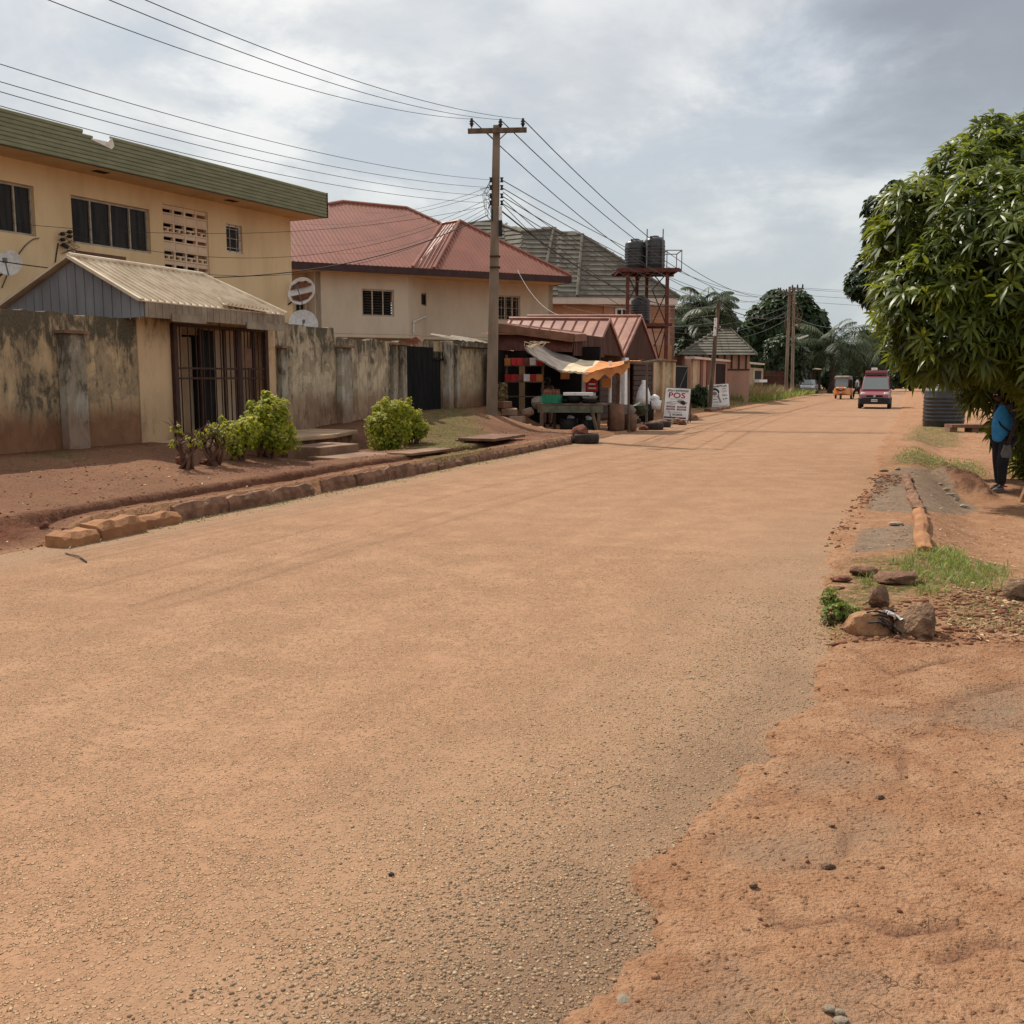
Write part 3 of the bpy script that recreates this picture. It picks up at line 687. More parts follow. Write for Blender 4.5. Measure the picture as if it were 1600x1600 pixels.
def window(wl, rc, root, splits=3, frame='winframe', pane='glass', depth=.1, fw=.05, bars=False, label=None, curtain=False, transom=None, louvre=False, proud=0.0):
    u0, u1, z0, z1 = rc; mb = MB()
    d0, d1 = -depth - .03 + proud, -depth + .03 + proud
    wl.bx(mb, u0, u1, z0, z0 + fw, d0, d1); wl.bx(mb, u0, u1, z1 - fw, z1, d0, d1)
    wl.bx(mb, u0, u0 + fw, z0 + fw, z1 - fw, d0, d1); wl.bx(mb, u1 - fw, u1, z0 + fw, z1 - fw, d0, d1)
    for i in range(1, splits):
        u = u0 + (u1 - u0) * i / splits; wl.bx(mb, u - fw * .35, u + fw * .35, z0 + fw, z1 - fw, d0, d1 + .004)
    if transom: wl.bx(mb, u0 + fw, u1 - fw, z0 + (z1 - z0) * transom, z0 + (z1 - z0) * transom + fw * .6, d0, d1 + .002)
    w = mb.build('window', M[frame], root)
    if label: w['label'] = label
    pm = MB()
    if louvre:
        n = 9
        for i in range(n):
            z = z0 + fw + (z1 - z0 - 2 * fw) * (i + .1) / n; h = (z1 - z0 - 2 * fw) / n
            a = wl.P(u0 + fw, z, d0 - .02); pm.obox(a, wl.u * (u1 - u0 - 2 * fw), wl.n * .05 - UP * h * .55 + UP * h, wl.n * .006 + UP * .004)
        pm.build('pane', M['louvre'], w)
    else:
        wl.bx(pm, u0 + fw * .5, u1 - fw * .5, z0 + fw * .5, z1 - fw * .5, d0 + .012, d0 + .02); pm.build('pane', M[pane], w)
    cm = MB()
    if curtain:  # pleated
        n = int((u1 - u0) / .05); pts = []
        for i in range(n + 1):
            u = u0 + (u1 - u0) * i / n; o = d0 - .09 + .025 * math.sin(i * 1.9) + .012 * math.sin(i * .7)
            pts.append((wl.P(u, z0, o), wl.P(u, z1, o)))
        for i in range(n): cm.poly([pts[i][0], pts[i + 1][0], pts[i + 1][1], pts[i][1]])
        cm.build('curtain', M['curtain'], w)
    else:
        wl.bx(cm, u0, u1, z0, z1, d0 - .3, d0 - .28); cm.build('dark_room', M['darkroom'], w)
    if bars:
        bm_ = MB(); n = bars
        for i in range(n):
            u = u0 + fw + (u1 - u0 - 2 * fw) * (i + .5) / n; wl.bx(bm_, u - .008, u + .008, z0, z1, d1 + .01, d1 + .026)
        for i in range(3):
            z = z0 + (z1 - z0) * (i + .5) / 3; wl.bx(bm_, u0, u1, z - .008, z + .008, d1 + .026, d1 + .036)
        bm_.build('security_bars', M['winframe'], w)
    return w
# ------------------------------------------------------------------ yellow two-storey house
FA = hd(0, 225, 20.2); SOF = FA.z; FB = hz(510, 340.5, SOF)
fw_ = Wall(FA, FB)
back = -fw_.n
A2 = FA - fw_.n * .95; B2 = FB - fw_.n * .95; yw = Wall(A2, B2, .22)
uR = yw.uz(455, 400)[0]; uL = -7.0
yh = thing('yellow_house', 'two storey yellow painted house with green ribbed roof fascia behind the wall', 'house', tuple(A2.xy) + (.4,))
r1 = yw.rect(-70, 268, 57, 371); r1 = (r1[0], r1[1], yw.uz(57, 370)[1], yw.uz(57, 292)[1])
r2 = (yw.uz(110, 300)[0], yw.uz(232, 300)[0], yw.uz(112, 379)[1], yw.uz(110, 304)[1])
rv = (yw.uz(254, 330)[0], yw.uz(324, 330)[0], 1.9, yw.uz(254, 318)[1])
r3 = (yw.uz(353, 350)[0], yw.uz(378, 350)[0], yw.uz(353, 393)[1], yw.uz(353, 349)[1])
mb = MB(); yw.solid(mb, uL, uR, .2, SOF + .02, [r1, r2, rv, r3]); mb.build('wall', M['yellow'], yh)
mb = MB(); a = yw.P(uR, .2, -.22); mb.obox(a - yw.u * .22, yw.u * .22, -yw.n * 8, UP * (SOF - .2)); mb.build('wall', M['yellow'], yh)
mb = MB(); fw_.bx(mb, -7.5, fw_.L, SOF + .005, SOF + .03, -9, -.03); mb.build('soffit', M['soffit'], yh)
mb = MB(); fw_.bx(mb, -7.5, fw_.L - .05, SOF + .035, SOF + .42, -9, -.1); mb.build('roof', M['zinc'], yh)
# fascia: horizontal ribbed strips with a bite torn out of the top edge
FH = .69; n1 = 8; mb = MB(); ub0, ub1 = fw_.uz(128, 200)[0], fw_.uz(172, 215)[0]
for i in range(n1):
    z0 = SOF + FH * i / n1; z1 = SOF + FH * (i + 1) / n1
    spans = [(-7.5, fw_.L)]
    if i >= 6:
        k0 = ub0 + (0.0 if i == 7 else .25); k1 = ub1 - (0 if i == 7 else -.0)
        spans = [(-7.5, k0), (k1 + (.04 if i == 6 else 0), fw_.L)]
    for (u0, u1) in spans:
        p = [fw_.P(u0, z0, .0), fw_.P(u0, z0 + .015, .022), fw_.P(u0, z1 - .02, .03), fw_.P(u0, z1, .0), fw_.P(u0, z1, -.02), fw_.P(u0, z0, -.02)]
        mb.prism(p, fw_.u * (u1 - u0))
        if u1 == fw_.L: mb.prism([q + fw_.u * (fw_.L - u0) - fw_.n * .03 for q in (fw_.P(u0, z0, .0), fw_.P(u0, z1, 0), fw_.P(u0, z1, -9), fw_.P(u0, z0, -9))], fw_.u * .03)
mb.build('fascia', M['green_clad'], yh)
mb = MB(); fw_.bx(mb, fw_.L + .032, fw_.L + .045, SOF, SOF + FH, -.1, .035); fw_.bx(mb, -7.5, fw_.L, SOF - .012, SOF, -.03, .02); mb.build('fascia_trim', M['green_dark'], yh)
mb = MB(); mb.prism([fw_.P(ub0 + .2, SOF + FH * .74, -.015), fw_.P(ub0 + .25, SOF + FH * .86, -.015), fw_.P(ub1 - .5, SOF + FH * .78, -.015), fw_.P(ub1 - .1, SOF + FH * .8, -.015), fw_.P(ub1 + .02, SOF + FH * .95, -.015), fw_.P(ub1 + .08, SOF + FH * .72, -.015), fw_.P(ub1 - .0, SOF + FH * .6, -.015)], fw_.n * .05)
mb.build('torn_backing', M['backing'], yh)
window(yw, r1, yh, 4, curtain=True); window(yw, r2, yh, 4, curtain=True)
window(yw, r3, yh, 1, frame='whiteframe', bars=2)
mb = MB()  # soffit vents
for u in (yw.uz(60, 250)[0] + 1, yw.uz(330, 300)[0]): mb = MB(); fw_.bx(mb, u, u + .35, SOF - .004, SOF + .004, -.55, -.35); mb.build('soffit_vent', M['darkroom'], yh)
# pierced breeze-block screen
mb = MB(); cols = 4; bh = .22; rows = int((rv[3] - rv[2]) / bh); du = (rv[1] - rv[0]) / cols
for j in range(rows):
    z = rv[3] - (j + 1) * bh
    yw.bx(mb, rv[0], rv[1], z, z + .035, -.14, -.03)
    for i in range(cols + 1):
        u = rv[0] + du * i; yw.bx(mb, max(rv[0], u - .03), min(rv[1], u + .03), z + .035, z + bh, -.13, -.04)
    for i in range(cols):
        u = rv[0] + du * i
        if j % 3 == 1: yw.bx(mb, u + .035, u + du - .035, z + .04, z + bh - .01, -.10, -.035)
        elif j % 3 == 2: yw.bx(mb, u + .06, u + du - .06, z + .1, z + .135, -.12, -.04); yw.bx(mb, u + du / 2 - .03, u + du / 2 + .03, z + .035, z + .1, -.12, -.04)
        else: yw.bx(mb, u + .035, u + du - .035, z + .12, z + bh - .005, -.11, -.045)
mb.build('breeze_block_screen', M['innerwall'], yh)
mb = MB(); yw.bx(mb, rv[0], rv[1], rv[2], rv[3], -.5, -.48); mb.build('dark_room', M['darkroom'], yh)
mb = MB(); c = yw.uz(130, 402); yw.bx(mb, c[0] - .2, c[0] + 1.2, c[1] - .08, c[1] + .13, -.05, .012); mb.build('exposed_brick_patch', M['wood_red'], yh)
# meter wires and insulators on the wall
ins = thing('insulator_bracket', 'cluster of dark service insulators fixed on the yellow wall between windows', 'insulator', tuple(yw.P(*yw.uz(100, 375))))
for px, py in [(92, 366), (103, 363), (92, 375), (103, 370), (94, 383), (98, 386)]:
    u, z = yw.uz(px, py); mb = MB(); mb.lathe([(.0, -.05), (.035, -.05), (.045, -.02), (.025, 0), (.045, .02), (.035, .05), (0, .05)], 10, yw.P(u, z, .12), yw.n); mb.tube([yw.P(u, z, 0), yw.P(u, z, .1)], .012)
    mb.build('insulator', M['porcelain'], ins, True)
mb = MB()
for k_ in range(4):
    a = yw.uz(100 + k_ * 5, 372 + k_ * 2); b = yw.uz(108 + k_ * 3, 398); mb.tube([yw.P(a[0] + .1 * math.sin(q * 2.2 + k_), a[1] + (b[1] - a[1]) * q / 5, .05 + .03 * math.sin(q)) for q in range(6)], .008, 4)
a = yw.uz(90, 380); mb.tube([yw.P(a[0] - .15 * math.sin(q * .45), a[1] - q * .25, .02) for q in range(8)], .014, 4)
mb.build('loose_wiring', M['cable'], ins)
mb = MB(); a = yw.uz(60, 372); b = yw.uz(2, 450)
mb.tube([yw.P(a[0] + (b[0] - a[0]) * q / 8, a[1] + (b[1] - a[1]) * (q / 8) ** 1.7, .02) for q in range(9)], .012, 4)
mb.build('wall_cable', M['wood'], yh)
# satellite dishes
def dish(name, c, r, aim, mats, label, pole_to, patch=False):
    t = thing(name, label, 'satellite dish', tuple(c)); aim = Vector(aim).normalized()
    mb = MB(); prof = [(r * i / 8, .22 * r * (i / 8) ** 2) for i in range(9)]
    mb.lathe(prof, 28, c, aim, False); mb.lathe([(r, .22 * r), (r * 1.03, .235 * r), (r * 1.03, .20 * r), (r * .97, .19 * r)], 28, c, aim, False)
    d = mb.build('reflector', M[mats], t, True)
    if patch:
        mb = MB()
        q = UP.rotation_difference(aim)
        for sx in (-1, 1):
            pts = []
            for i in range(13):
                a = math.pi * (i / 12) * .9 + .16; rr = r * (.86 + .05 * math.sin(i * 2.1)); x = rr * math.cos(a) * .95; y = sx * (rr * .86 * math.sin(a) * .8 + r * .16)
                pts.append(c + q @ Vector((x, y, .22 * r * ((x * x + y * y) / r / r) + .03)))
            mb.poly(pts)
        mb.build('red_panel', M['rock_red'], d)
    mb = MB(); q = UP.rotation_difference(aim); f = c + aim * r * .95
    mb.tube([c + q @ Vector((0, -r, .2 * r)), f], .014, 5); mb.box(f, (.07, .07, .1)); mb.build('feed_arm', M['grey'], t)
    mb = MB(); mb.tube([c - aim * .02, c - aim * .12, Vector(pole_to)], .022, 6); mb.build('bracket', M['iron'], t)
c1 = yw.P(yw.uz(452, 457)[0] + .15, yw.uz(455, 457)[1], .35); dish('satellite_dish', c1, .40, (-.25, -1.2, .42), 'white', 'white rimmed satellite dish with red peeling face on house corner', yw.P(uR - .2, c1.z - .35, 0), True)
c2 = c1 + Vector((.02, -.1, -.92)); dish('satellite_dish', c2, .40, (.3, -1.2, .25), 'grey_dish' if 'grey_dish' in M else 'white_plastic', 'pale grey satellite dish below the red and white one', yw.P(uR - .2, c2.z - .3, 0))
c3 = yw.P(yw.uz(-4, 414)[0], yw.uz(0, 414)[1], .4); dish('satellite_dish', c3, .25, (.05, -1.2, .2), 'white_plastic', 'off white satellite dish on yellow wall at the left edge', yw.P(yw.uz(-8, 430)[0], c3.z - .3, 0))

# ------------------------------------------------------------------ perimeter wall along the verge
TW = -4.7
def wallrun(name, label, s0, s1, ztop, mat, t=TW, th=.22, amp=.05, seed=0, pil=(), zb=-.1, tf=None, cop=True):
    root = thing(name, label, 'wall', tuple(R((s0 + s1) / 2, t, .4))); n = max(2, int((s1 - s0) / .07)); vs = []; fs = []
    for i in range(n + 1):
        s = s0 + (s1 - s0) * i / n; zt = (ztop(s) if callable(ztop) else ztop) + amp * 2 * float(fbm(s * 2.1, seed + .5, seed, 4)) * 1.0
        zt = round(zt / .02) * .02
        tt = t if tf is None else tf(s)
        vs += [R(s, tt, zb), R(s, tt, zt), R(s, tt - th, zt), R(s, tt - th, zb)]
    for i in range(n):
        b = i * 4
        for k_ in range(4): fs.append((b + k_, b + (k_ + 1) % 4, b + 4 + (k_ + 1) % 4, b + 4 + k_))
    fs += [(3, 2, 1, 0), (n * 4, n * 4 + 1, n * 4 + 2, n * 4 + 3)]
    mb = MB(); mb.add(vs, fs); mb.build('wall_panel', M[mat], root)
    for (ps, pw, pz, pd, pm) in pil:
        mb = MB(); mb.obox(R(ps, t, 0), DV * pw, NV * pd, UP * pz); p = mb.build('pilaster', M[pm], root, bevel=.015)
        if cop:
            mb = MB(); mb.obox(R(ps - .04, t, pz + .002), DV * (pw + .1), NV * (pd + .05), UP * .05); mb.build('cap', M['concrete'], p)
    return root
wallrun('perimeter_wall', 'crumbling cream perimeter wall with black damp stains left of the porch', 5.5, 13.75, lambda s: 2.58, 'wallA', seed=1, pil=[(12.0, .42, 2.27, .17, 'pil')], amp=.05)
wallrun('perimeter_wall', 'mossy grey perimeter wall between porch and black gate', 17.75, 23.45, lambda s: 2.72 if s < 20.1 else 2.50, 'wallB', seed=4, pil=[(17.82, .22, 2.2, .12, 'pil'), (20.15, .45, 2.28, .16, 'pil'), (22.75, .18, 2.42, .1, 'pil'), (23.2, .22, 2.42, .14, 'pil')], amp=.06)
wallrun('perimeter_wall', 'stained tan wall panel behind the concrete pole beside the stall', 25.75, 30.4, lambda s: 2.62 if s < 26.6 else 2.45, 'wallC', seed=7, pil=[(25.85, .3, 2.62, .2, 'pil'), (26.6, .22, 2.55, .12, 'pil')], amp=.04, cop=False)
# lintel beam with a low lean-to over the stall wall
lb = thing('roof_slab', 'low cement lean-to slab with torn pale sheet on the tan wall', 'roof', tuple(R(28.5, TW, 2.5)))
mb = MB(); mb.obox(R(26.75, TW - 1.2, 2.50), DV * 3.9, NV * 1.32, UP * .14); mb.build('slab', M['pil'], lb)
mb = MB(); vs = []; n = 20
for i in range(n + 1):
    s = 26.9 + 2.6 * i / n; w = .05 * math.sin(i * 1.7) + .04 * math.sin(i * .6); e = .1 * math.sin(i * 2.3)
    vs += [R(s, TW - .9, 2.86 + w * .4), R(s, TW - .1 + e, 2.68 + w)]
for i in range(n): mb.add([vs[2 * i], vs[2 * i + 1], vs[2 * i + 3], vs[2 * i + 2]], [(0, 1, 2, 3)])
mb.build('torn_sheet', M['zinc_fascia'], lb)

# ------------------------------------------------------------------ porch (gatehouse) with tin roof
ph = thing('gate_porch', 'cream gate porch under a gabled tin roof with blue grey gable end', 'porch', tuple(R(15.6, TW, .5)))
pw = Wall(R(13.75, TW + .02), R(17.75, TW + .02), .2)
og = (pw.uz(268, 512)[0], pw.uz(411, 512)[0], .55, 2.50)
mb = MB(); pw.solid(mb, 0, 4.0, .1, 2.76, [og]); mb.build('wall', M['porchwall'], ph)
mb = MB()  # side walls, back wall and inner room
mb.obox(R(13.76, TW - 3.0, .1), DV * .15, NV * 2.8, UP * 2.6); mb.obox(R(17.58, TW - 3.0, .1), DV * .15, NV * 2.8, UP * 2.6)
mb.obox(R(13.92, TW - .62, .1), DV * 1.55, NV * .15, UP * 2.6); mb.obox(R(16.15, TW - .62, .1), DV * 1.42, NV * .15, UP * 2.6)
mb.obox(R(15.45, TW - .47, .5), DV * .1, NV * .15, UP * 1.85)
mb.build('inner_wall', M['innerwall'], ph)
mb = MB(); mb.obox(R(15.48, TW - .6, .5), DV * .66, NV * .05, UP * 1.9); mb.build('inner_door', M['blackgate'], ph)
sg0, sg1, te, tr_, tb, ze, zr = 13.5, 17.45, -4.25, -5.75, -7.5, 2.86, 3.62
roofF = [R(sg0 - .1, te, ze), R(sg1 + .1, te, ze), R(sg1 - .55, tr_, zr), R(sg0 - .1, tr_, zr)]
roofB = [R(sg0 - .1, tb, ze - .1), R(sg0 - .1, tr_, zr), R(sg1 - .55, tr_, zr), R(sg1 + .1, tb, ze - .1)]
hipR = [R(sg1 + .1, te, ze), R(sg1 + .1, tb, ze - .1), R(sg1 - .55, tr_, zr)]
mb = MB(); down = R(0, 1) - R(0, 0) - UP * .5
for pl in (roofF, roofB, hipR): thick(mb, pl, .02)
ribs(mb, roofF, down, .17, .045, .035); ribs(mb, roofB, down, .17, .045, .035)
mb.tube([R(sg0 - .1, tr_, zr + .02), R(sg1 - .55, tr_, zr + .02)], .05, 8); mb.tube([R(sg1 - .55, tr_, zr + .02), R(sg1 + .1, te, ze + .02)], .04, 8); mb.bar(R(sg0 - .1, tr_, zr), R(sg0 - .12, te, ze), .09, .05)
mb.bar(R(sg0 - .1, tr_, zr), R(sg0 - .12, tb, ze - .1), .07, .04)
rf = mb.build('roof', M['zinc'], ph)
mb = MB(); lift = [R(15.45, te + .06, ze + .07), R(16.9, te + .05, ze + .01), R(16.7, te - .35, ze + .22), R(15.9, te - .4, ze + .23)]
thick(mb, lift, .015); ribs(mb, lift, down, .12, .06, .05); mb.build('loose_sheet', M['zinc'], rf)
mb = MB(); mb.prism([R(sg0, te - .05, ze - .26), R(sg0, te - .05, ze - .03), R(sg0, tr_, zr - .05), R(sg0, tb, ze - .15), R(sg0, tb, ze - .4)], DV * .03)
t_ = te - .15
while t_ > tb:
    zt = ze + (zr - ze) * (te - t_) / (te - tr_) if t_ > tr_ else zr + (ze - .1 - zr) * (tr_ - t_) / (tr_ - tb)
    mb.obox(R(sg0 - .014, t_, ze - .3), DV * .012, NV * .02, UP * (zt - ze + .22)); t_ -= .19
mb.build('gable_end', M['zinc_blue'], ph)
mb = MB(); mb.obox(R(sg0, te - .03, ze - .27), DV * (sg1 - sg0 + .05), NV * .025, UP * .25)
for i in range(24): mb.obox(R(sg0 + .06 + i * .168, te - .005, ze - .265), DV * .02, NV * .008, UP * .24)
mb.obox(R(14.1, te + .008, ze - .31), DV * .9, NV * .02, UP * .13); mb.obox(R(16.2, te + .008, ze - .34), DV * 1.3, NV * .02, UP * .13)
mb.build('fascia', M['zinc_fascia'], ph)
mb = MB(); mb.obox(R(sg0 + .1, TW - .0, 2.765), DV * 3.8, NV * .42, UP * .03); mb.build('ceiling', M['wood_red'], ph)
# barred iron gate in the porch opening
ig = thing('barred_gate', 'rusty iron barred security gate with sliding leaf in the porch opening', 'gate', tuple(pw.P((og[0] + og[1]) / 2, .55)))
U0, U1, Z0, Z1 = og; wd = U1 - U0; mb = MB()
pw.bx(mb, U0 - .05, U0 + .05, Z0, Z1 + .05, .0, .08); pw.bx(mb, U1 - .05, U1 + .05, Z0, Z1 + .05, .0, .08); pw.bx(mb, U0 + .05, U1 - .05, Z1, Z1 + .05, .01, .07); pw.bx(mb, U0 + .05, U1 - .05, Z0, Z0 + .04, .01, .07)
mb.build('frame', M['iron'], ig)
mids = [.0, .24, .50, .72, .86, 1.0]
for a, b, nb in [(0.0, .25, 3), (.25, .51, 4), (.51, .66, 3), (.70, .86, 4), (.86, 1.0, 3)]:
    mb = MB(); ua, ub = U0 + .05 + (wd - .1) * a, U0 + .05 + (wd - .1) * b
    for i in range(nb):
        u = ua + (ub - ua) * (i + .5) / nb; pw.bx(mb, u - .009, u + .009, Z0 + .04, Z1, .028, .044)
    for z in (Z0 + 1.02, Z0 + 1.2): pw.bx(mb, ua, ub, z, z + .035, .02, .05)
    pw.bx(mb, ub - .014, ub + .014, Z0 + .04, Z1, .015, .055)
    mb.build('bar_panel', M['iron'], ig)
mb = MB(); u = U0 + .05 + wd * .665; pw.bx(mb, u - .05, u + .06, Z0 + .04, Z1, -.0, .055); mb.build('mullion', M['iron'], ig)
mb = MB(); u = U0 + wd * .74; pw.bx(mb, u, u + .22, Z0 + 1.24, Z0 + 1.62, .05, .06); mb.build('rusty_plate', M['wood_red'], ig)
mb = MB(); u = U0 + wd * .27; pw.bx(mb, u + .1, u + wd * .2, Z0 + .3, Z1 - .02, -.12, -.10); pw.bx(mb, u + .08, u + wd * .2, Z0 + .15, Z0 + .3, -.12, -.1); mb.build('dark_leaf', M['blackgate'], ig)

# ------------------------------------------------------------------ concrete apron and steps before the porch
ap = thing('concrete_platform', 'raised concrete platform in front of the barred porch gate', 'platform', tuple(R(16.5, -4, .1)))
mb = MB(); z_ = .50
mb.prism([R(13.9, TW + .02, z_), R(14.0, -3.35, z_), R(15.2, -3.15, z_), R(17.3, -3.0, z_), R(18.75, -3.35, z_), R(18.9, TW + .16, z_)], (0, 0, -.09)); mb.build('slab', M['slabtop'], ap, bevel=.02)
mb = MB(); mb.prism([R(14.05, TW + .1, z_ - .092), R(14.15, -3.45, z_ - .092), R(17.2, -3.1, z_ - .092), R(18.65, -3.43, z_ - .092), R(18.8, TW + .2, z_ - .092)], (0, 0, -.5)); mb.build('base', M['kerb'], ap)
st_ = thing('concrete_steps', 'two rough concrete steps going down from platform to verge', 'steps', tuple(R(16.3, -2.4, .1)))
mb = MB(); mb.prism([R(15.55, -2.98, .36), R(15.5, -2.25, .36), R(16.7, -2.15, .36), R(16.9, -2.96, .36)], (0, 0, -.3)); mb.build('upper_step', M['concrete'], st_, bevel=.02)
mb = MB(); mb.prism([R(15.3, -2.4, .21), R(15.25, -1.62, .20), R(16.6, -1.35, .20), R(16.75, -2.1, .21)], (0, 0, -.3)); mb.build('lower_step', M['concrete'], st_, bevel=.02)
sl = MB(); sl.obox(R(16.5, -1.45, .17), DV * 1.5 + NV * .15, NV * .5, UP * .05); tag(sl.build('drain_slab', M['concrete'], bevel=.01), 'flat thin slab bridging the ditch beside the lowest step', 'slab')
pl = MB(); pl.obox(R(19.8, -1.5, .25), DV * 1.9, NV * .85, UP * .06); pl.obox(R(20.1, -1.7, .16), DV * 1.2, NV * .5, UP * .09); tag(pl.build('plank_bridge', M['wood_red'], bevel=.01), 'brown plank cover over the ditch before the stall', 'plank')

# ------------------------------------------------------------------ black gate
bg_ = thing('metal_gate', 'black corrugated metal gate with spiked top in the perimeter wall', 'gate', tuple(R(24.6, TW, .6)))
gw = Wall(R(23.42, TW - .02), R(25.85, TW - .02)); mb = MB(); L = gw.L
pts = []
n = 44
for i in range(n + 1):
    u = L * i / n; o = .03 if i % 2 else 0; zt = 2.42 if u < L * .76 else 2.1
    pts.append((gw.P(u, .5, o), gw.P(u, zt - (.25 if False else 0), o)))
for i in range(n): mb.poly([pts[i][0], pts[i + 1][0], pts[i + 1][1], pts[i][1]])
gw.bx(mb, 0, L, .5, .58, .0, -.05); gw.bx(mb, 0, L, 1.5, 1.56, -.05, 0)
mb.build('leaf', M['blackgate'], bg_)
mb = MB()
for i in range(5): u = L * (.78 + i * .05); gw.bx(mb, u, u + .035, 2.1, 2.32, 0, .03)
gw.bx(mb, L * .76, L, 2.08, 2.13, .032, .06); mb.build('spikes', M['blackgate'], bg_)
mb = MB(); mb.obox(R(24.95, TW - .16, 2.0), DV * .85, NV * .1, UP * .6); tag(mb.build('wall_stub', M['wallC']), 'short stained wall stub rising behind the gate spikes', 'wall')

# ------------------------------------------------------------------ kerbstones, each its own block
def kerb(s0, L, t, h, w, mat, label, grp=None, dz=0, tilt=0, seed=0):
    mb = MB(); n = 7; ring = []; r = random.Random(seed)
    for i in range(n + 1):
        s = s0 + L * i / n; e = 0.02 if i in (0, n) else 0
        j = [r.uniform(-.014, .014) for _ in range(6)]; zz_ = dz + tilt * i / n
        ring.append([R(s, t + w * .5 + j[0] * .5, -.08 + zz_), R(s, t + w * .5 + j[0], h * .62 + j[1] - e + zz_), R(s, t + w * .28 + j[2], h + j[3] - e + zz_), R(s, t - w * .5 + j[4], h + j[5] - e + zz_), R(s, t - w * .5, -.08 + zz_)])
    vs = [p for q in ring for p in q]; fs = []
    for i in range(n):
        for k_ in range(5): fs.append((i * 5 + k_, i * 5 + (k_ + 1) % 5, (i + 1) * 5 + (k_ + 1) % 5, (i + 1) * 5 + k_))
    fs += [(4, 3, 2, 1, 0), tuple(n * 5 + k_ for k_ in range(5))]
    mb.add(vs, fs); o = mb.build('kerbstone', M[mat], bevel=.006); return tag(o, label, 'kerbstone', grp)
kerb(7.2, .45, .02, .13, .26, 'kerb_orange', 'orange dusted broken kerb block at the left end of the row', 'kerbstones on the left road edge', seed=1)
kerb(7.68, .64, -.02, .17, .30, 'kerb_orange', 'largest orange dusted kerb block, second from the left end', 'kerbstones on the left road edge', seed=2)
kerb(8.36, .62, -.10, .14, .28, 'kerb_orange', 'tilted orange kerb block, third from the left end', 'kerbstones on the left road edge', dz=.0, seed=3)
s = 9.0; i = 0
while s < 23.2:
    L = .93
    if 11.55 < s < 12.0: s = 12.1
    if 18.9 < s < 19.3: s += .35
    hh_ = .20 - .05 * (s > 14) + random.uniform(-.015, .015)
    kerb(s, L, -.13 + .02 * random.uniform(-1, 1) - (.03 if s > 11.9 else 0), hh_, .20, 'kerb', 'weathered red stained kerbstone in the row along the left road edge', 'kerbstones on the left road edge', dz=random.uniform(-.02, .01), seed=10 + i); s += L + .004; i += 1
for j, (s0, t0_) in enumerate([(46.5, -1.0), (48.0, -1.0), (49.5, -.95)]):
    kerb(s0, 1.4, t0_, .2, .35, 'kerb', 'dark kerbstone beside the second signboard', 'kerbstones past the second signboard', seed=60 + j)
# ------------------------------------------------------------------ tan house with red roof
ZE = 6.5; E0 = hz(455, 408, ZE); E1 = hz(893, 432, ZE); ew = Wall(E0, E1)
rh = thing('tan_house', 'large tan two storey house with red ribbed metal roof behind the wall', 'house', (E0.x + 6, E0.y + 3, 0))
def rv_(px, py, d): return hd(px, py, d)
EL = E0 - ew.u * 5
def on_plane(px, py, a, b, c):
    n = (b - a).cross(c - a); r = Vector(ray(px, py)); o = Vector((0, 0, CH)); return o + r * ((a - o).dot(n) / r.dot(n))
Rm2 = rv_(636, 326, 52.5); PA = (EL, E1, Rm2)
Rm0 = on_plane(512, 320, *PA); Rm1 = on_plane(535, 316, *PA); Rm3 = on_plane(690, 351, *PA); Wg = rv_(718, 346, 51.5); RmL = on_plane(380, 325, *PA)
eav = lambda px: hp(px, 420, E0, E1) * 1
def eave_pt(px):
    p = hp(px, 420, E0, E1); return Vector((p.x, p.y, ZE))
Va, Vb = eave_pt(645), eave_pt(678)
F1 = [EL, Va, Rm3, Rm2, Rm1, Rm0, RmL]
roofs = [(F1, .21), ([Va, Vb, Wg, Rm3], .21), ([Vb, E1, Wg], .21)]
mb = MB(); dn = -ew.n * -1 - UP
for pl_, sp in roofs: mb.poly(pl_)
RB = rv_(700, 352, 66); EB = E1 - ew.n * 17; ELB = EL - ew.n * 17
mb.poly([E1, EB, Wg - ew.n * 3]); mb.poly([E1, Wg - ew.n * 3, Wg]); mb.poly([EB, ELB, RmL, Rm0, Rm1, Rm2, Rm3, Wg, Wg - ew.n * 3])
for pl_, sp in roofs[::2]: ribs(mb, pl_, ew.n - UP * .5, sp, .05, .045)
for q_ in ([Va, Vb, Wg], [Va, Wg, Rm3]): ribs(mb, q_, Vb - Wg, .16, .05, .04)
for a, b in [(Rm1, Rm2), (Rm2, Rm3), (Rm3, Wg), (Wg, E1), (Wg, Vb), (Rm3, Va), (Rm0, Rm1)]: mb.tube([a + UP * .03, b + UP * .03], .09, 6)
mb.build('roof', M['roof_red'], rh)
mb = MB(); ew.bx(mb, -5, ew.L, ZE - .32, ZE - .01, -.02, .03); p = ew.P(ew.L - .03, ZE - .32); mb.obox(p, ew.u * .03, -ew.n * 17, UP * .3); mb.build('fascia', M['fascia_dk'], rh)
mb = MB(); ew.bx(mb, -5, ew.L - .03, ZE - .3, ZE - .26, -16.5, -.03); mb.build('soffit', M['soffit'], rh)
base = Wall(E0 - ew.n * .75, E1 - ew.n * .75, .25)
def bu(px): return base.uz(px, 460)[0]
zu = 3.55
blk = Wall(base.P(bu(492), 0, 0), base.P(bu(638), 0, 0), .25)
cor = base.P(bu(678), 0, -.9); spl = Wall(base.P(bu(638), 0, 0), cor, .25); rgt_end = base.P(bu(878), 0, -.9); rgt = Wall(cor, rgt_end, .25)
lef = Wall(base.P(-5, 0, -1.2), base.P(bu(492), 0, -1.2), .25)
def mw(wl, rects, z0=zu, z1=ZE - .28, m='tan'):
    mb = MB(); wl.solid(mb, 0, wl.L, z0, z1, rects); return mb.build('wall', M[m], rh)
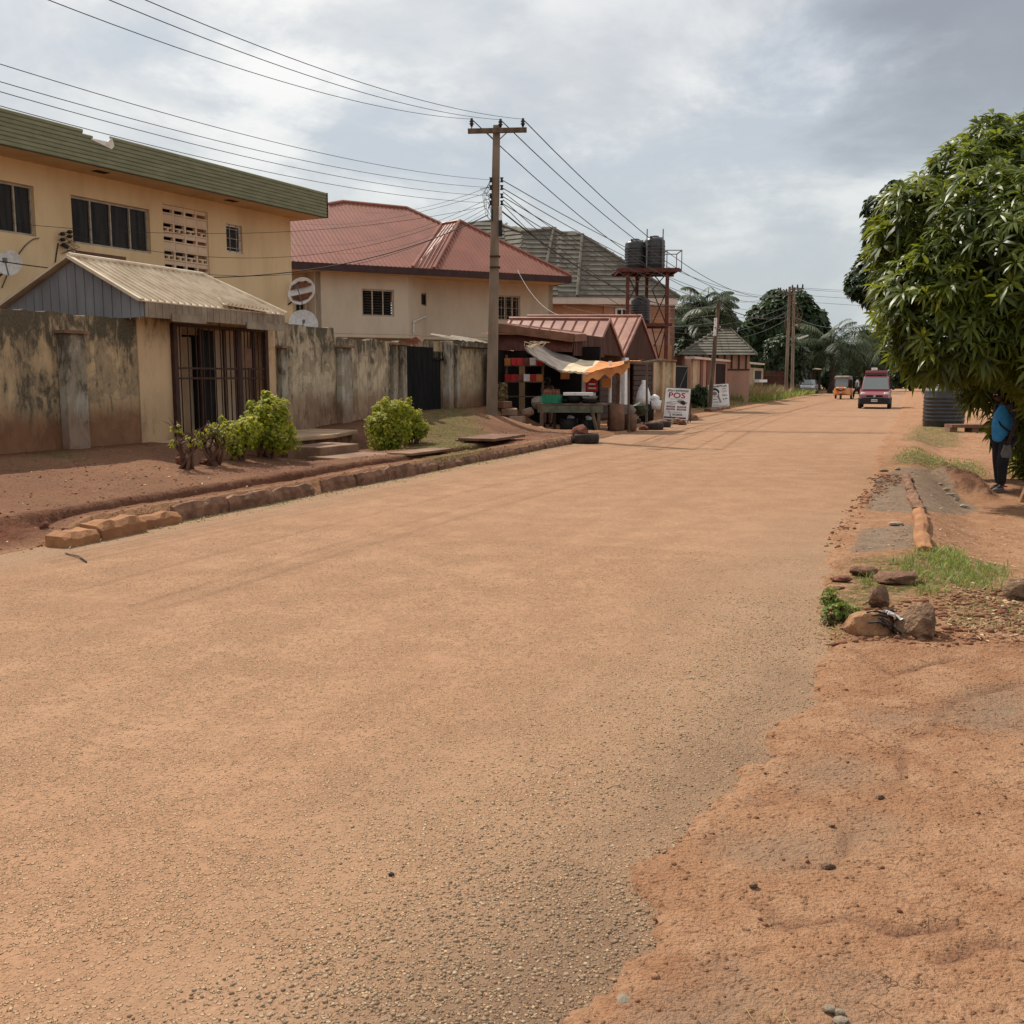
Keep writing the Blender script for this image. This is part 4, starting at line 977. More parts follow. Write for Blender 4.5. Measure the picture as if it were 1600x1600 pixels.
w1 = blk.rect(565, 447, 616, 490); w2 = spl.rect(658, 447, 671, 466); w3 = rgt.rect(778, 452, 813, 492); w0 = lef.rect(461, 442, 477, 486)
w1 = (w1[0], w1[1], 4.35, 5.55); w2 = (w2[0], w2[1], 4.95, 5.55); w3 = (w3[0], w3[1], 4.4, 5.6); w0 = (w0[0], w0[1], 4.3, 5.6)
mw(blk, [w1]); mw(spl, [w2]); mw(rgt, [w3]); mw(lef, [w0])
window(blk, w1, rh, 3, louvre=True, fw=.07); window(spl, w2, rh, 1, fw=.06); window(rgt, w3, rh, 3, louvre=True, fw=.07, bars=4); window(lef, w0, rh, 2)
mb = MB(); p = blk.P(.02, zu); mb.obox(p, blk.u * .25, -blk.n * 1.4, UP * (ZE - .28 - zu)); mb.build('wall', M['tan'], rh); mb = MB(); p = rgt.P(rgt.L, zu); mb.obox(p, -rgt.u * .25, -rgt.n * 14, UP * (ZE - .28 - zu)); mb.build('wall', M['tan'], rh)
mb = MB(); base.bx(mb, -5, bu(878), 0, zu - .16, -2.0, -1.8); mb.build('ground_floor_wall', M['tan'], rh)
mb = MB(); mb.prism([lef.P(0, zu - .15), blk.P(0, zu - .15), blk.P(blk.L, zu - .15), cor + UP * (zu - .15), rgt.P(rgt.L, zu - .15), rgt.P(rgt.L, zu - .15) - rgt.n * 12, lef.P(0, zu - .15) - lef.n * 10], UP * .14); mb.build('floor_slab', M['tan'], rh)
mb = MB(); a = spl.P(*spl.uz(644, 520), .08); b = spl.P(*spl.uz(644, 503), .08); c = spl.P(*spl.uz(664, 494), .08); mb.tube([a, b, c], .04, 6); mb.build('drain_pipe', M['whiteframe'], rh)
# row of low red roof glimpsed over the gate and small fence on the wall
g1 = MB(); q = [hd(622, 537, 36), hd(650, 526, 36), hd(662, 527, 38), hd(662, 537, 36)]; g1.poly(q); ribs(g1, q, ew.n - UP * .5, .3, .06, .05); tag(g1.build('shed_roof', M['rock_red']), 'low red shed roof peeping over the black gate', 'roof')

# ------------------------------------------------------------------ pink and peach house with grey tiled roof
ZG = 6.45; G0 = hz(700, 462, ZG); G1 = hz(1062, 465, ZG); gwl = Wall(G0, G1)
gh = thing('pink_house', 'big pink and peach house with grey stone tiled hip roof', 'house', ((G0 + G1) / 2).to_tuple()[:2] + (0,))
def ge(px): p = hp(px, 460, G0, G1); return Vector((p.x, p.y, ZG))
A0, A1, A2_, A3, A4, A5, A6, A7 = hd(732, 351, 67), hd(767, 347, 68), hd(786, 353, 67), hd(816, 364, 65.5), hd(865, 359, 66), hd(878, 366, 65.6), hd(895, 365, 66), hd(910, 369, 65.5)
faces = [[A7, ge(902), G1], [A4, ge(845), ge(872), A5], [A5, ge(872), ge(902), A7, A6], [A2_, A3, ge(800), ge(740)], [A3, A4, ge(845), ge(800)], [A0, A1, A2_, ge(740), G0]]
mb = MB()
for f_ in faces: mb.poly(f_); 
for f_ in faces:
    for i_ in range(1, len(f_) - 1): courses(mb, [f_[0], f_[i_], f_[i_ + 1]], .42, .05)
bk = -gwl.n
mb.poly([A7, G1, G1 + bk * 14]); mb.poly([A0, A1, A2_, A3, A4, A5, A6, A7, G1 + bk * 14, G0 + bk * 14])
for a, b in [(A7, ge(902)), (A7, G1), (A4, ge(845)), (A4, A5), (A3, A4), (A5, A6), (A6, A7), (A2_, A3), (A1, A2_), (A0, A1)]: mb.tube([a + UP * .05, b + UP * .05], .11, 6)
mb.build('roof', M['roof_grey'], gh)
mb = MB(); gwl.bx(mb, 0, gwl.L - .1, ZG - .42, ZG - .02, -.5, -.06); mb.build('fascia', M['whitewall'], gh)
gb = Wall(G0 - gwl.n * .6, G1 - gwl.n * .6, .3)
def gu(px): return gb.uz(px, 480)[0]
wg = (gu(961), gu(982), gb.uz(970, 503)[1], gb.uz(970, 481)[1])
mb = MB(); gb.solid(mb, 0, gu(950), 0, ZG - .42, []); mb.build('wall', M['peach'], gh)
mb = MB(); gb.solid(mb, gu(950), gu(1055), 0, ZG - .42, [wg], th=.28); p = gb.P(gu(1055), 0); mb.obox(p, -gb.u * .3, -gb.n * 12, UP * (ZG - .42)); mb.build('wall', M['pink'], gh)
mb = MB(); gb.bx(mb, gu(943), gu(950), 0, ZG - .43, .0, .12); gb.bx(mb, gu(1020), gu(1051), 0, 3.6, .0, .06); gb.bx(mb, gu(1019), gu(1046), 4.4, 5.6, .0, .05); mb.build('painted_band', M['peach'], gh)
window(gb, wg, gh, 2, frame='whiteframe', fw=.13, proud=.16)
# ------------------------------------------------------------------ water tank tower
DT = 50.0; tp = hd(1010, 423, DT); zp = tp.z
tw = thing('tank_stand', 'tall rusty steel tank stand with two levels and braced legs', 'tank stand', (tp.x, tp.y, 0))
def tX(px): return hd(px, 423, DT).x
mb_legs = []
xl, xr, dep = tX(981), tX(1043), 2.2
xm = tX(1020)
corners = [(xl, DT), (xr, DT), (tX(1004), DT + dep), (xm, DT + dep)]
for i, (x, y) in enumerate(corners):
    mb = MB(); mb.box((x, y, zp / 2), (.16, .16, zp)); mb.build('leg', M['iron_red'], tw)
mb = MB(); x0, x1 = tX(962), tX(1064)
mb.box(((x0 + x1) / 2, DT - .2, zp), (x1 - x0, .12, .14)); mb.box(((x0 + x1) / 2, DT + dep, zp), (x1 - x0, .12, .14))
for i in range(9): mb.box((x0 + (x1 - x0) * (i + .5) / 9, DT + 1, zp + .0), (.08, dep, .1))
mb.box(((x0 + x1) / 2, DT + 1, zp + .09), (x1 - x0 - .2, dep + .3, .05)); mb.build('platform', M['iron_red'], tw)
zl = hd(1010, 508, DT).z; mb = MB(); a0, a1 = tX(985), tX(1051); mb.box(((a0 + a1) / 2, DT - .1, zl), (a1 - a0, .1, .12)); mb.box(((a0 + a1) / 2, DT + dep, zl), (a1 - a0, .1, .12)); mb.box(((a0 + a1) / 2, DT + 1, zl + .07), (a1 - a0, dep, .04)); mb.build('lower_platform', M['iron_red'], tw)
def xbr(a, b, z0, z1, y):
    mb = MB(); mb.bar((a, y, z0), (b, y, z1), .05); mb.bar((a, y + .05, z1), (b, y + .05, z0), .05); return mb.build('brace', M['iron'], tw)
xbr(xm, xr, zl, zl + 1.7, DT); xbr(xm, xr, zl + 1.7, zp - .1, DT + .1); xbr(xm, xr, .9, zl, DT); xbr(xl, tX(1004), zl + 1, zp - .1, DT + .2); xbr(tX(1008), xr, 1.8, zl, DT + 1)
mb = MB(); rx0, rx1 = tX(1041), tX(1064)
for x in (rx0, rx1):
    for y in (DT - .15, DT + 1.4): mb.box((x, y, zp + .52), (.04, .04, .9))
for y in (DT - .15, DT + 1.4): mb.bar((rx0, y, zp + .95), (rx1, y, zp + .95), .04)
for x in (rx0, rx1): mb.bar((x, DT - .15, zp + .95), (x, DT + 1.4, zp + .95), .04)
mb.build('guard_rail', M['grey'], tw)
def tank(name, label, c, r, h, ribs_=7, grp=None, squat=False):
    t = thing(name, label, 'water tank', tuple(c), grp); mb = MB(); prof = [(r * .97, 0), (r, .04)]
    for i in range(ribs_):
        z = .12 * h + h * .62 * i / ribs_; prof += [(r, z), (r * 1.03, z + .02 * h), (r * 1.03, z + .045 * h), (r, z + .065 * h)]
    prof += [(r, h * .82), (r * .96, h * .87), (r * .6, h * .955), (r * .3, h * .965), (r * .3, h * .93)]
    mb.lathe(prof, 36, c); mb.build('body', M['plastic_black'], t, True)
    mb = MB(); mb.lathe([(r * .42, h * .945), (r * .42, h * .985), (r * .36, h * 1.0), (0, h * 1.01)], 24, c); mb.build('lid', M['plastic_black'], t)
    mb = MB()
    for a in (0.3, 2.2, 4.1): mb.box((c[0] + r * .75 * math.cos(a), c[1] + r * .75 * math.sin(a), c[2] + h * .93), (.18 * r, .18 * r, .08 * h))
    mb.build('lifting_lug', M['plastic_black'], t); return t
ra = .515
tank('water_tank', 'black plastic water tank on top of the stand, left of the pair', (tX(995.5), DT + .9, zp + .12), ra * .98, 1.5)
tank('water_tank', 'black plastic water tank on top of the stand, right of the pair', (tX(1025), DT + .7, zp + .12), ra, 1.62)
tank('water_tank', 'small dusty black tank on the lower level of the stand', (tX(1006), DT + 1.0, zl + .1), .47, 1.35)
for px in (1011, 1036):
    mb = MB(); mb.box((tX(px), DT + .2, zp + 1.0), (.05, .05, 2.0)); mb.build('upright', M['grey'], tw)

# ------------------------------------------------------------------ gabled shops
TS = -2.6
def sat(px, t=TS): r = hp(px, 600, R(0, t), R(10, t)); return ST(r.x, r.y)[0]
def zat(px, py, t=TS): return ht(px, py, t).z
def gable_shop(label, pa, pl, pr, back_t, zl_, ovh=0.0, doorspec=()):
    sA, sL, sR = sat(pa[0]), sat(pl[0]), sat(pr[0]); zA, zL, zR = zat(*pa), zat(*pl), zat(*pr)
    t = thing('roadside_shop', label, 'shop', tuple(R((sL + sR) / 2, TS - 1, 0)))
    mb = MB(); ln = -NV * (TS - back_t)
    p1 = [R(sL, TS + .06, zL), R(sA, TS + .06, zA), R(sA, back_t, zA + .1), R(sL, back_t, zL + .1)]
    p2 = [R(sA, TS + .06, zA), R(sR, TS + .06, zR), R(sR, back_t, zR + .1), R(sA, back_t, zA + .1)]
    for p_ in (p1, p2): thick(mb, p_, .03)
    ribs(mb, p1, (DV * -1 - UP), .42, .05, .05); ribs(mb, p2, (DV - UP), .42, .05, .05)
    mb.tube([R(sA, TS + .08, zA + .03), R(sA, back_t, zA + .13)], .05, 6)
    mb.bar(R(sL, TS + .08, zL), R(sA, TS + .08, zA), .03, .12); mb.bar(R(sA, TS + .08, zA), R(sR, TS + .08, zR), .03, .12)
    mb.build('roof', M['roof_rust'], t)
    mb = MB(); mb.prism([R(sL + .05, TS, zL - .03), R(sR - .05, TS, zR - .03), R(sA, TS, zA - .06)], -NV * .03)
    s_ = sL + .15
    while s_ < sR - .1:
        zt = zL + (zA - zL) * (s_ - sL) / (sA - sL) if s_ < sA else zR + (zA - zR) * (sR - s_) / (sR - sA)
        mb.obox(R(s_, TS + .002, min(zL, zR) - .02), DV * .04, NV * .025, UP * max(.02, zt - min(zL, zR) - .04)); s_ += .16
    mb.build('gable_cladding', M['clad_rust'], t)
    return t, sL, sR, sA
sh1, a1s, a1e, _ = gable_shop('first gabled kiosk with rusty orange roof behind the awning stall', (949, 499), (928, 548), (971, 556), -6.4, 2.4)
sh2, a2s, a2e, _ = gable_shop('second gabled kiosk with taller rusty orange roof beside tank stand', (998, 494), (971, 556), (1024, 563), -7.4, 2.4)
mb = MB(); mb.obox(R(a1s, TS - 1.0, 0), DV * .15, NV * .95, UP * 2.4); mb.obox(R(a1s, TS - 3.2, 0), DV * (a1e - a1s), NV * .1, UP * 2.45); mb.obox(R(a1e - .1, TS - 3, 0), DV * .15, NV * 3, UP * 2.4); mb.build('shop_wall', M['wood_red'], sh1)
mb = MB()
for i in range(10): mb.obox(R(a1s + .5, TS - .12, .15 + i * .2), DV * (a1e - a1s - 1.0), NV * (.05 if i % 2 else .07), UP * .19)
mb.build('shutter', M['iron'], sh1)
mb = MB(); mb.obox(R(a2s + .1, TS - .2, 0), DV * .55, NV * .3, UP * 2.35); mb.build('white_pillar', M['white'], sh2)
mb = MB(); mb.obox(R(a2s + .7, TS - 3.2, 0), DV * (a2e - a2s - .8), NV * .1, UP * 2.45); mb.obox(R(a2e - .2, TS - 3.2, 0), DV * .2, NV * 3.1, UP * 2.35); mb.obox(R(a2s + .66, TS - .25, 0), DV * .9, NV * .15, UP * 2.35); mb.build('shop_wall', M['fascia_dk'], sh2)
mb = MB()
for i in range(11): mb.obox(R(a2s + 2.2, TS - .15, .1 + i * .2), DV * (a2e - a2s - 2.5), NV * (.05 if i % 2 else .07), UP * .18)
mb.build('shutter', M['iron'], sh2)
# brick lean-to with flat roof above the stall
lt = thing('lean_to', 'brown brick and plank lean-to with sagging flat roof beside the stall', 'lean-to', tuple(R(30.5, -3.4, 0)))
mb = MB(); sl0 = 28.6
P1 = [hd(778, 508, 31.5), hd(905, 528, 33), hd(898, 512, 38.5), hd(800, 505, 38)]
P1 = [R(29.0, -4.6, 3.28), R(30.5, -2.35, 2.95), R(31.9, -2.4, 3.02), R(31.9, -5.5, 3.36)]
thick(mb, P1, .06); ribs(mb, P1, NV - UP * .1, .35, .06, .05); mb.build('roof', M['roof_rust'], lt)
mb = MB(); mb.bar(P1[0] - UP * .12, P1[1] - UP * .12, .08, .26); mb.bar(P1[1] - UP * .12, P1[2] - UP * .12, .08, .22); mb.build('fascia', M['wood_red'], lt)
mb = MB(); mb.poly([P1[0] - UP * .25, P1[1] - UP * .27, P1[1] - UP * .25 + DV * .5, P1[0] - UP * .25 + DV * .5]); mb.prism([R(29.2, -4.55, 2.45), R(30.6, -2.45, 2.4), R(30.75, -2.45, 2.75), R(29.3, -4.55, 3.0)], DV * .08); mb.build('board', M['iron_red'], lt)
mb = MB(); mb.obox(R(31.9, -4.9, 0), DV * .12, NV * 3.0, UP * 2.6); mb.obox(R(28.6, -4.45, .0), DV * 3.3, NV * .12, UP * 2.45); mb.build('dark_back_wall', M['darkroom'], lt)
mb = MB(); q = [R(31.0, -2.5, 3.0), R(34.5, -2.5, 3.0), R(34.5, -2.5, 2.3), R(31.0, -2.5, 2.3)]; mb.prism(q, -NV * .03)
for i in range(22): mb.obox(R(31.0 + i * .16, -2.497, 2.3), DV * .04, NV * .02, UP * .7)
mb.build('cladding', M['clad_rust'], lt)
mb = MB(); mb.obox(R(30.9, TW + .02, 0), DV * .55, NV * .35, UP * 2.12); pr = mb.build('gate_post', M['porchwall'], None); tag(pr, 'short square cream gate post beside the stall', 'post')
mb = MB(); mb.obox(R(30.84, TW - .0, 2.122), DV * .67, NV * .43, UP * .09); cp = mb.build('cap', M['concrete'], pr); cp.location = (0, 0, 0)
rdp = MB(); q = [R(28.4, TW + .02, 2.92), R(30.6, -2.9, 2.9), R(30.2, -4.4, 3.2)]; rdp.poly(q); tag(rdp.build('red_sheet', M['rock_red']), 'torn scrap of red sheet under the lean-to eave', 'sheet')
# ------------------------------------------------------------------ walls past the shops
cw = thing('cream_wall', 'narrow cream wall with vertical pilasters beside the first signboard', 'wall', tuple(R(44.5, -2.9, 0)))
c0, c1_ = sat(1015, -2.9), sat(1052, -2.9)
mb = MB(); mb.obox(R(c0, -3.1, 0), DV * (c1_ - c0), NV * .2, UP * 2.35); mb.build('wall_panel', M['wallC'], cw)
for px in (1018, 1032, 1049):
    mb = MB(); s_ = sat(px, -2.9); mb.obox(R(s_ - .12, -2.9, 0), DV * .45, NV * .12, UP * 2.3); mb.build('pilaster', M['porchwall'], cw)
mb = MB(); mb.obox(R(c0, -3.15, 2.352), DV * (c1_ - c0), NV * .4, UP * .08); mb.build('coping', M['concrete'], cw)
g2a, g2b = sat(1053, -2.9), sat(1077, -2.9); g2 = thing('metal_gate', 'black sheet gate between cream wall and pink wall', 'gate', tuple(R((g2a + g2b) / 2, -3, 0)))
mb = MB(); mb.obox(R(g2a, -3.05, .1), DV * (g2b - g2a), NV * .04, UP * 2.1); mb.build('leaf', M['blackgate'], g2)
mb = MB(); mb.bar(R(g2a, -3.0, 2.15), R(g2b, -3.0, 2.15), .06); mb.bar(R(g2a, -3.0, .15), R(g2b, -3, 2.1), .03); mb.bar(R(g2a, -3.0, 2.1), R((g2a + g2b) / 2, -3, .2), .03); mb.build('frame', M['grey'], g2)
pkw = thing('pink_wall', 'pink perimeter wall with maroon stripes and pale coping behind the second signboard', 'wall', tuple(R(60, -2.9, 0)))
p0, p1 = sat(1078, -2.9), sat(1172, -2.9); ph_ = 2.55
sts = [1078, 1090, 1095, 1103, 1115, 1117, 1130, 1138, 1145, 1156, 1160, 1172]; 
mb = MB(); mb.obox(R(p0, -3.1, 0), DV * (p1 - p0), NV * .2, UP * ph_); mb.build('wall_panel', M['pink'], pkw)
for a_, b_ in [(1093, 1097), (1103, 1111), (1138, 1146), (1156, 1158)]:
    mb = MB(); mb.obox(R(sat(a_, -2.9), -2.9, 0), DV * (sat(b_, -2.9) - sat(a_, -2.9)), NV * .05, UP * ph_); mb.build('painted_stripe', M['maroon'], pkw)
mb = MB(); mb.obox(R(sat(1079, -2.9), -2.9, 0), DV * 1.0, NV * .12, UP * 2.45); mb.build('end_post', M['porchwall'], pkw)
mb = MB(); mb.obox(R(p0, -3.2, ph_ + .002), DV * (p1 - p0 + 6), NV * .5, UP * .12); mb.build('coping', M['whitewall'], pkw)
mb = MB(); da, db = sat(1118, -2.9), sat(1132, -2.9); mb.obox(R(da, -2.9, .2), DV * (db - da), NV * .04, UP * 2.2); d_ = mb.build('door', M['blackgate'], pkw)
mb = MB()
for i in range(6): mb.obox(R(da + (db - da) * i / 6, -2.86, .3), DV * .05, NV * .02, UP * 2.0)
mb.build('door_bar', M['iron_red'], d_)
ow = thing('old_wall', 'broken brown stretch of wall where the pink wall ends', 'wall', tuple(R(72, -2.9, 0)))
mb = MB(); o1 = sat(1192, -2.9); mb.obox(R(p1, -3.1, 0), DV * (o1 - p1), NV * .2, UP * 2.3); mb.build('wall_panel', M['wallC'], ow)
mb = MB(); s_ = sat(1178, -2.9); mb.obox(R(s_, -2.88, 1.25), DV * 4.5, NV * .35, UP * .2); mb.build('white_ledge', M['white'], ow)
mb = MB(); mb.obox(R(s_ + .3, -2.895, 1.5), DV * 3.4, NV * .02, UP * .6); mb.build('opening', M['darkroom'], ow)
fn = thing('iron_fence', 'rusty iron picket fence before the twin poles', 'fence', tuple(R(86, -2.9, 0)))
f0, f1 = o1, sat(1240, -2.9); mb = MB(); n = 26
for i in range(n + 1): mb.obox(R(f0 + (f1 - f0) * i / n, -2.92, .2), DV * .16, NV * .05, UP * (1.9 + .1 * (i % 2)))
for z in (1.0, 1.8): mb.bar(R(f0, -2.95, z), R(f1, -2.95, z), .06)
mb.build('railing', M['iron_red'], fn)
mb = MB(); mb.obox(R(f0, -3.2, 0), DV * (f1 - f0), NV * .2, UP * 1.0); mb.build('base_wall', M['wallC'], fn)
gp = MB(); gp.obox(R(f1, -3.2, 0), DV * 5, NV * .9, UP * 2.7); gpo = gp.build('gate_pillar', M['pil'], bevel=.03); tag(gpo, 'wide grey cement gate pillar at the end of the fence', 'pillar')
# small gatehouse with hip roof
DHX = 62; lh = thing('small_house', 'low pink gatehouse with pyramid grey tiled roof and dark timber strips', 'house', (hd(1120, 550, DHX + 2).x, DHX + 2, 0))
e0, e1 = hd(1060, 554, DHX), hd(1183, 553, DHX); ze_ = e0.z; e1.z = ze_; e2 = e1 + Vector((.8, 7, 0)); e3 = e0 + Vector((.8, 7, 0)); pk0, pk1 = hd(1127, 512, DHX + 3.2), hd(1139, 512, DHX + 3.2)
mb = MB(); fcs = [[e0, e1, pk1, pk0], [e1, e2, pk1], [e2, e3, pk0, pk1], [e3, e0, pk0]]
for f_ in fcs: mb.poly(f_); courses(mb, f_, .36, .05)
for a, b in [(e0, pk0), (e1, pk1), (pk0, pk1)]: mb.tube([a, b], .08, 6)
mb.build('roof', M['roof_grey'], lh)
mb = MB(); lw = Wall(e0 + Vector((.5, .6, 0)), e1 + Vector((-.3, .6, 0)), 6); lw.bx(mb, 0, lw.L, 0, ze_ - .02, -6, 0); mb.build('wall', M['pink'], lh)
mb = MB()
for i in range(9): u = lw.L * (i + .5) / 9; lw.bx(mb, u - .05, u + .05, ze_ - .85, ze_ - .03, .0, .05)
lw.bx(mb, 0, lw.L, ze_ - .95, ze_ - .86, 0, .06); mb.build('timber_strips', M['fascia_dk'], lh)
# far pale building behind the palms, and small kiosk roofs
fb = thing('far_house', 'pale far building half hidden behind the coconut palm', 'house', tuple(R(150, -14, 0)))
mb = MB(); mb.obox(R(140, -26, 0), DV * 10, NV * 22, UP * 5.2); mb.build('wall', M['whitewall'], fb)
mb = MB(); mb.obox(R(139.4, -26.5, 5.202), DV * 11.5, NV * 23, UP * .5); mb.build('roof', M['roof_grey'], fb)
for i in range(4):
    mb = MB(); mb.obox(R(139.96, -22 + i * 4.6, 2.6), DV * .05, NV * 1.6, UP * 1.4); mb.build('window', M['glass'], fb)
kk = thing('far_kiosk', 'dark roadside kiosk with white sheet roof beyond the grey pillar', 'kiosk', tuple(R(116, -3, 0)))
k0 = sat(1258, -3.2)
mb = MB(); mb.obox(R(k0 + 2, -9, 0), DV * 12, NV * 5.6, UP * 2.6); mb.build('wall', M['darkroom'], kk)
mb = MB(); thick(mb, [R(k0 + 1, -9.5, 3.2), R(k0 + 1, -2.6, 2.6), R(k0 + 15, -2.6, 2.7), R(k0 + 15, -9.5, 3.3)], .12); mb.build('roof', M['zinc'], kk)
for a_ in (2, 8, 14):
    mb = MB(); mb.obox(R(k0 + a_, -2.9, 0), DV * .15, NV * .15, UP * 2.6); mb.build('post', M['wood'], kk)
# ------------------------------------------------------------------ trees
def crown(name, lobes, n, spacing_seed, mat, mode, L, Wd, parent, layers=(1.0, .86), off=(0, 0, 0), sun_gain=.7, k_leaf=11, jit=.22, vb=0):
    r = np.random.default_rng(spacing_seed); C = np.array([l[0] for l in lobes]); Rr = np.array([l[1] for l in lobes]); area = Rr ** 2; co_all = []; f_all = []; v_all = []; nb = 0
    for li, lay in enumerate(layers):
        m = int(n * (1 if li == 0 else .7)); idx = r.choice(len(lobes), m, p=area / area.sum()); d = nrm(r.normal(size=(m, 3)))
        rr = Rr[idx] * lay * (1 + jit * (fbm(d[:, 0] * 3 + idx, d[:, 1] * 3 + d[:, 2] * 2, 5, 3) * 2) + r.normal(0, .035, m))
        p = C[idx] + d * rr[:, None]
        dist = np.linalg.norm(p[:, None, :] - C[None], axis=2) / Rr[None]; dist[np.arange(m), idx] = 9
        keep = (dist.min(1) > lay * .86); p, d = p[keep], d[keep]; m = len(p)
        K = k_leaf
        tilt = nrm(d * .75 + np.array([0, 0, .5]) + r.normal(0, .25, (m, 3)))
        a = nrm(np.cross(tilt, r.normal(size=(m, 3)))); b = np.cross(tilt, a)
        ang = (np.arange(K)[None] * 2.4 + r.uniform(0, 6.28, (m, 1))); el = np.where(np.arange(K) % 3 == 0, .75, np.where(np.arange(K) % 3 == 1, .3, -.1))[None] + r.normal(0, .15, (m, K))
        ld_ = (a[:, None] * np.cos(ang)[..., None] + b[:, None] * np.sin(ang)[..., None]) + tilt[:, None] * el[..., None]
        base = np.repeat(p, K, 0) + (ld_.reshape(-1, 3)) * L * .06; ld_ = ld_.reshape(-1, 3)
        nor = np.repeat(tilt, K, 0) + r.normal(0, .25, (m * K, 3))
        ln = L * r.uniform(.65, 1.15, m * K) * np.repeat(r.uniform(.75, 1.15, m), K); co, f = leaves(base, ld_, nor, ln, ln * Wd * r.uniform(.85, 1.2, m * K), droop=.38, fold=.25)
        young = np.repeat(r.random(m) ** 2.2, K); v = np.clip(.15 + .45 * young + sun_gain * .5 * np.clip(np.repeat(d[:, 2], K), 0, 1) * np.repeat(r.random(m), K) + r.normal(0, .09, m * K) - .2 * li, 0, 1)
        co_all.append(co); f_all.append([x + nb for x in f]); v_all.append(np.repeat(v, 6)); nb += len(co)
    fs = [np.concatenate([f[0] for f in f_all]), np.concatenate([f[1] for f in f_all])]
    vv = np.concatenate(v_all); vv = vv + vb
    return mesh_np(name, np.concatenate(co_all), fs, M[mat], parent, vv, off=off)
def px_lobes(l):
    out = []
    for px, py, r, d in l:
        c = hd(px, py, d); out.append((tuple(c), r * d / FPX * 1.0))
    return out
mg = px_lobes([(1466, 366, 80, 15.5), (1535, 312, 92, 15.8), (1478, 470, 96, 14.8), (1410, 330, 34, 15.6), (1400, 385, 36, 15.5), (1404, 474, 34, 15), (1430, 524, 28, 14.8), (1500, 268, 40, 15.7), (1545, 215, 30, 15.9), (1590, 400, 140, 14.6), (1470, 530, 58, 14.5), (1520, 514, 68, 14.3), (1625, 494, 78, 14.2), (1625, 262, 78, 16.2), (1432, 432, 58, 15.4),
               (1700, 350, 150, 15.5), (1690, 500, 140, 14.2), (1440, 330, 48, 15.2), (1600, 215, 36, 16), (1700, 230, 90, 16.5), (1560, 240, 30, 15.9), (1502, 552, 32, 14.5), (1476, 568, 18, 14.6), (1550, 534, 28, 14.9), (1602, 534, 32, 14.9), (1600, 640, 50, 17.5), (1650, 690, 60, 17.5), (1530, 600, 34, 17.5), (1790, 420, 150, 15), (1670, 590, 56, 15.6),
               (1560, 470, 120, 17.2), (1640, 400, 150, 17.6), (1480, 450, 90, 17)])
tb_ = hz(1650, 745, -.2); mt = thing('mango_tree', 'large dense mango tree with long glossy leaves on the right verge', 'tree', tuple(tb_))
mb = MB(); top = tb_ + Vector((-.1, .2, 2.0)); mb.tube([tb_ - UP * .2, tb_ + Vector((0, 0, .5)), tb_ + Vector((-.05, .05, 1.3)), top], [.30, .24, .2, .18], 10)
mb.build('trunk', M['bark'], mt, True)
mb = MB()
for i, (c, r_) in enumerate(mg[:12]):
    c = Vector(c); m_ = (top + c) / 2 + Vector((0, 0, -.25 + .1 * (i % 3))); mb.tube([top - UP * (.1 * (i % 4)), m_, c], [.09, .06, .025], 6)
mb.build('branches', M['bark'], mt, True)
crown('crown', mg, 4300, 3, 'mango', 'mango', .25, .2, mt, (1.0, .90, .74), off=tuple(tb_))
dl = px_lobes([(1371, 325, 17, 19), (1375, 352, 20, 19), (1381, 388, 26, 19), (1352, 440, 26, 19.2), (1385, 430, 40, 19.4), (1366, 462, 16, 19), (1340, 447, 13, 19), (1410, 380, 40, 20), (1372, 372, 18, 19), (1398, 300, 14, 20), (1420, 420, 50, 20.5), (1368, 410, 22, 19.1)])
tb2 = R(20.5, 9.6, -.2); dt = thing('broadleaf_tree', 'dark round leaved tree poking out behind the mango crown', 'tree', tuple(tb2))
mb = MB(); mb.tube([tb2, tb2 + Vector((-.2, 0, 1.8)), Vector(dl[4][0])], [.16, .12, .05], 8)
for c, r_ in dl: mb.tube([tb2 + Vector((-.2, 0, 2.0)), Vector(c)], [.05, .02], 5)
mb.build('trunk', M['bark'], dt, True)
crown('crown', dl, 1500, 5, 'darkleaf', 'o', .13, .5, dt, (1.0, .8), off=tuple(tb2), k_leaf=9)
# far trees: leafier puffs built from many clumped leaves
def fartree(label, lobes, n, L, seed, base, mat='farleaf', grp=None, name='leafy_tree', trunk=.25):
    lb_ = px_lobes(lobes); base = Vector(base); t = thing(name, label, 'tree', tuple(base), grp); c0 = Vector(lb_[0][0]); mb = MB()
    mb.tube([base, (base + c0) / 2 + Vector((.1, 0, 0)), c0], [trunk, trunk * .7, trunk * .3], 7)
    for c, r_ in lb_[1:]: mb.tube([(base + c0) / 2, Vector(c)], [trunk * .4, trunk * .15], 5)
    mb.build('trunk', M['bark'], t, True); crown('crown', lb_, n, seed, mat, 'o', L, .5, t, (1.0, .8), off=tuple(base), k_leaf=7, jit=.25); return t
fartree('big round dark tree behind the twin poles', [(1222, 520, 42, 112), (1195, 500, 24, 112), (1240, 490, 30, 112), (1262, 505, 24, 112), (1180, 535, 24, 112), (1215, 475, 18, 112), (1250, 470, 13, 112), (1270, 530, 26, 112), (1185, 560, 30, 112), (1205, 482, 14, 110), (1168, 520, 12, 110), (1233, 555, 35, 110), (1275, 500, 12, 110)], 2300, .8, 21, hd(1225, 600, 112).to_tuple()[:2] + (0,))
fartree('light grey green bushy tree beside the street light pole', [(1215, 545, 16, 92), (1232, 550, 18, 92), (1248, 560, 16, 92), (1205, 558, 10, 92), (1222, 535, 10, 92), (1240, 575, 18, 92), (1218, 570, 16, 92)], 900, .42, 22, hd(1228, 600, 92).to_tuple()[:2] + (0,), mat='grass_tree' if 'grass_tree' in M else 'palmleaf')
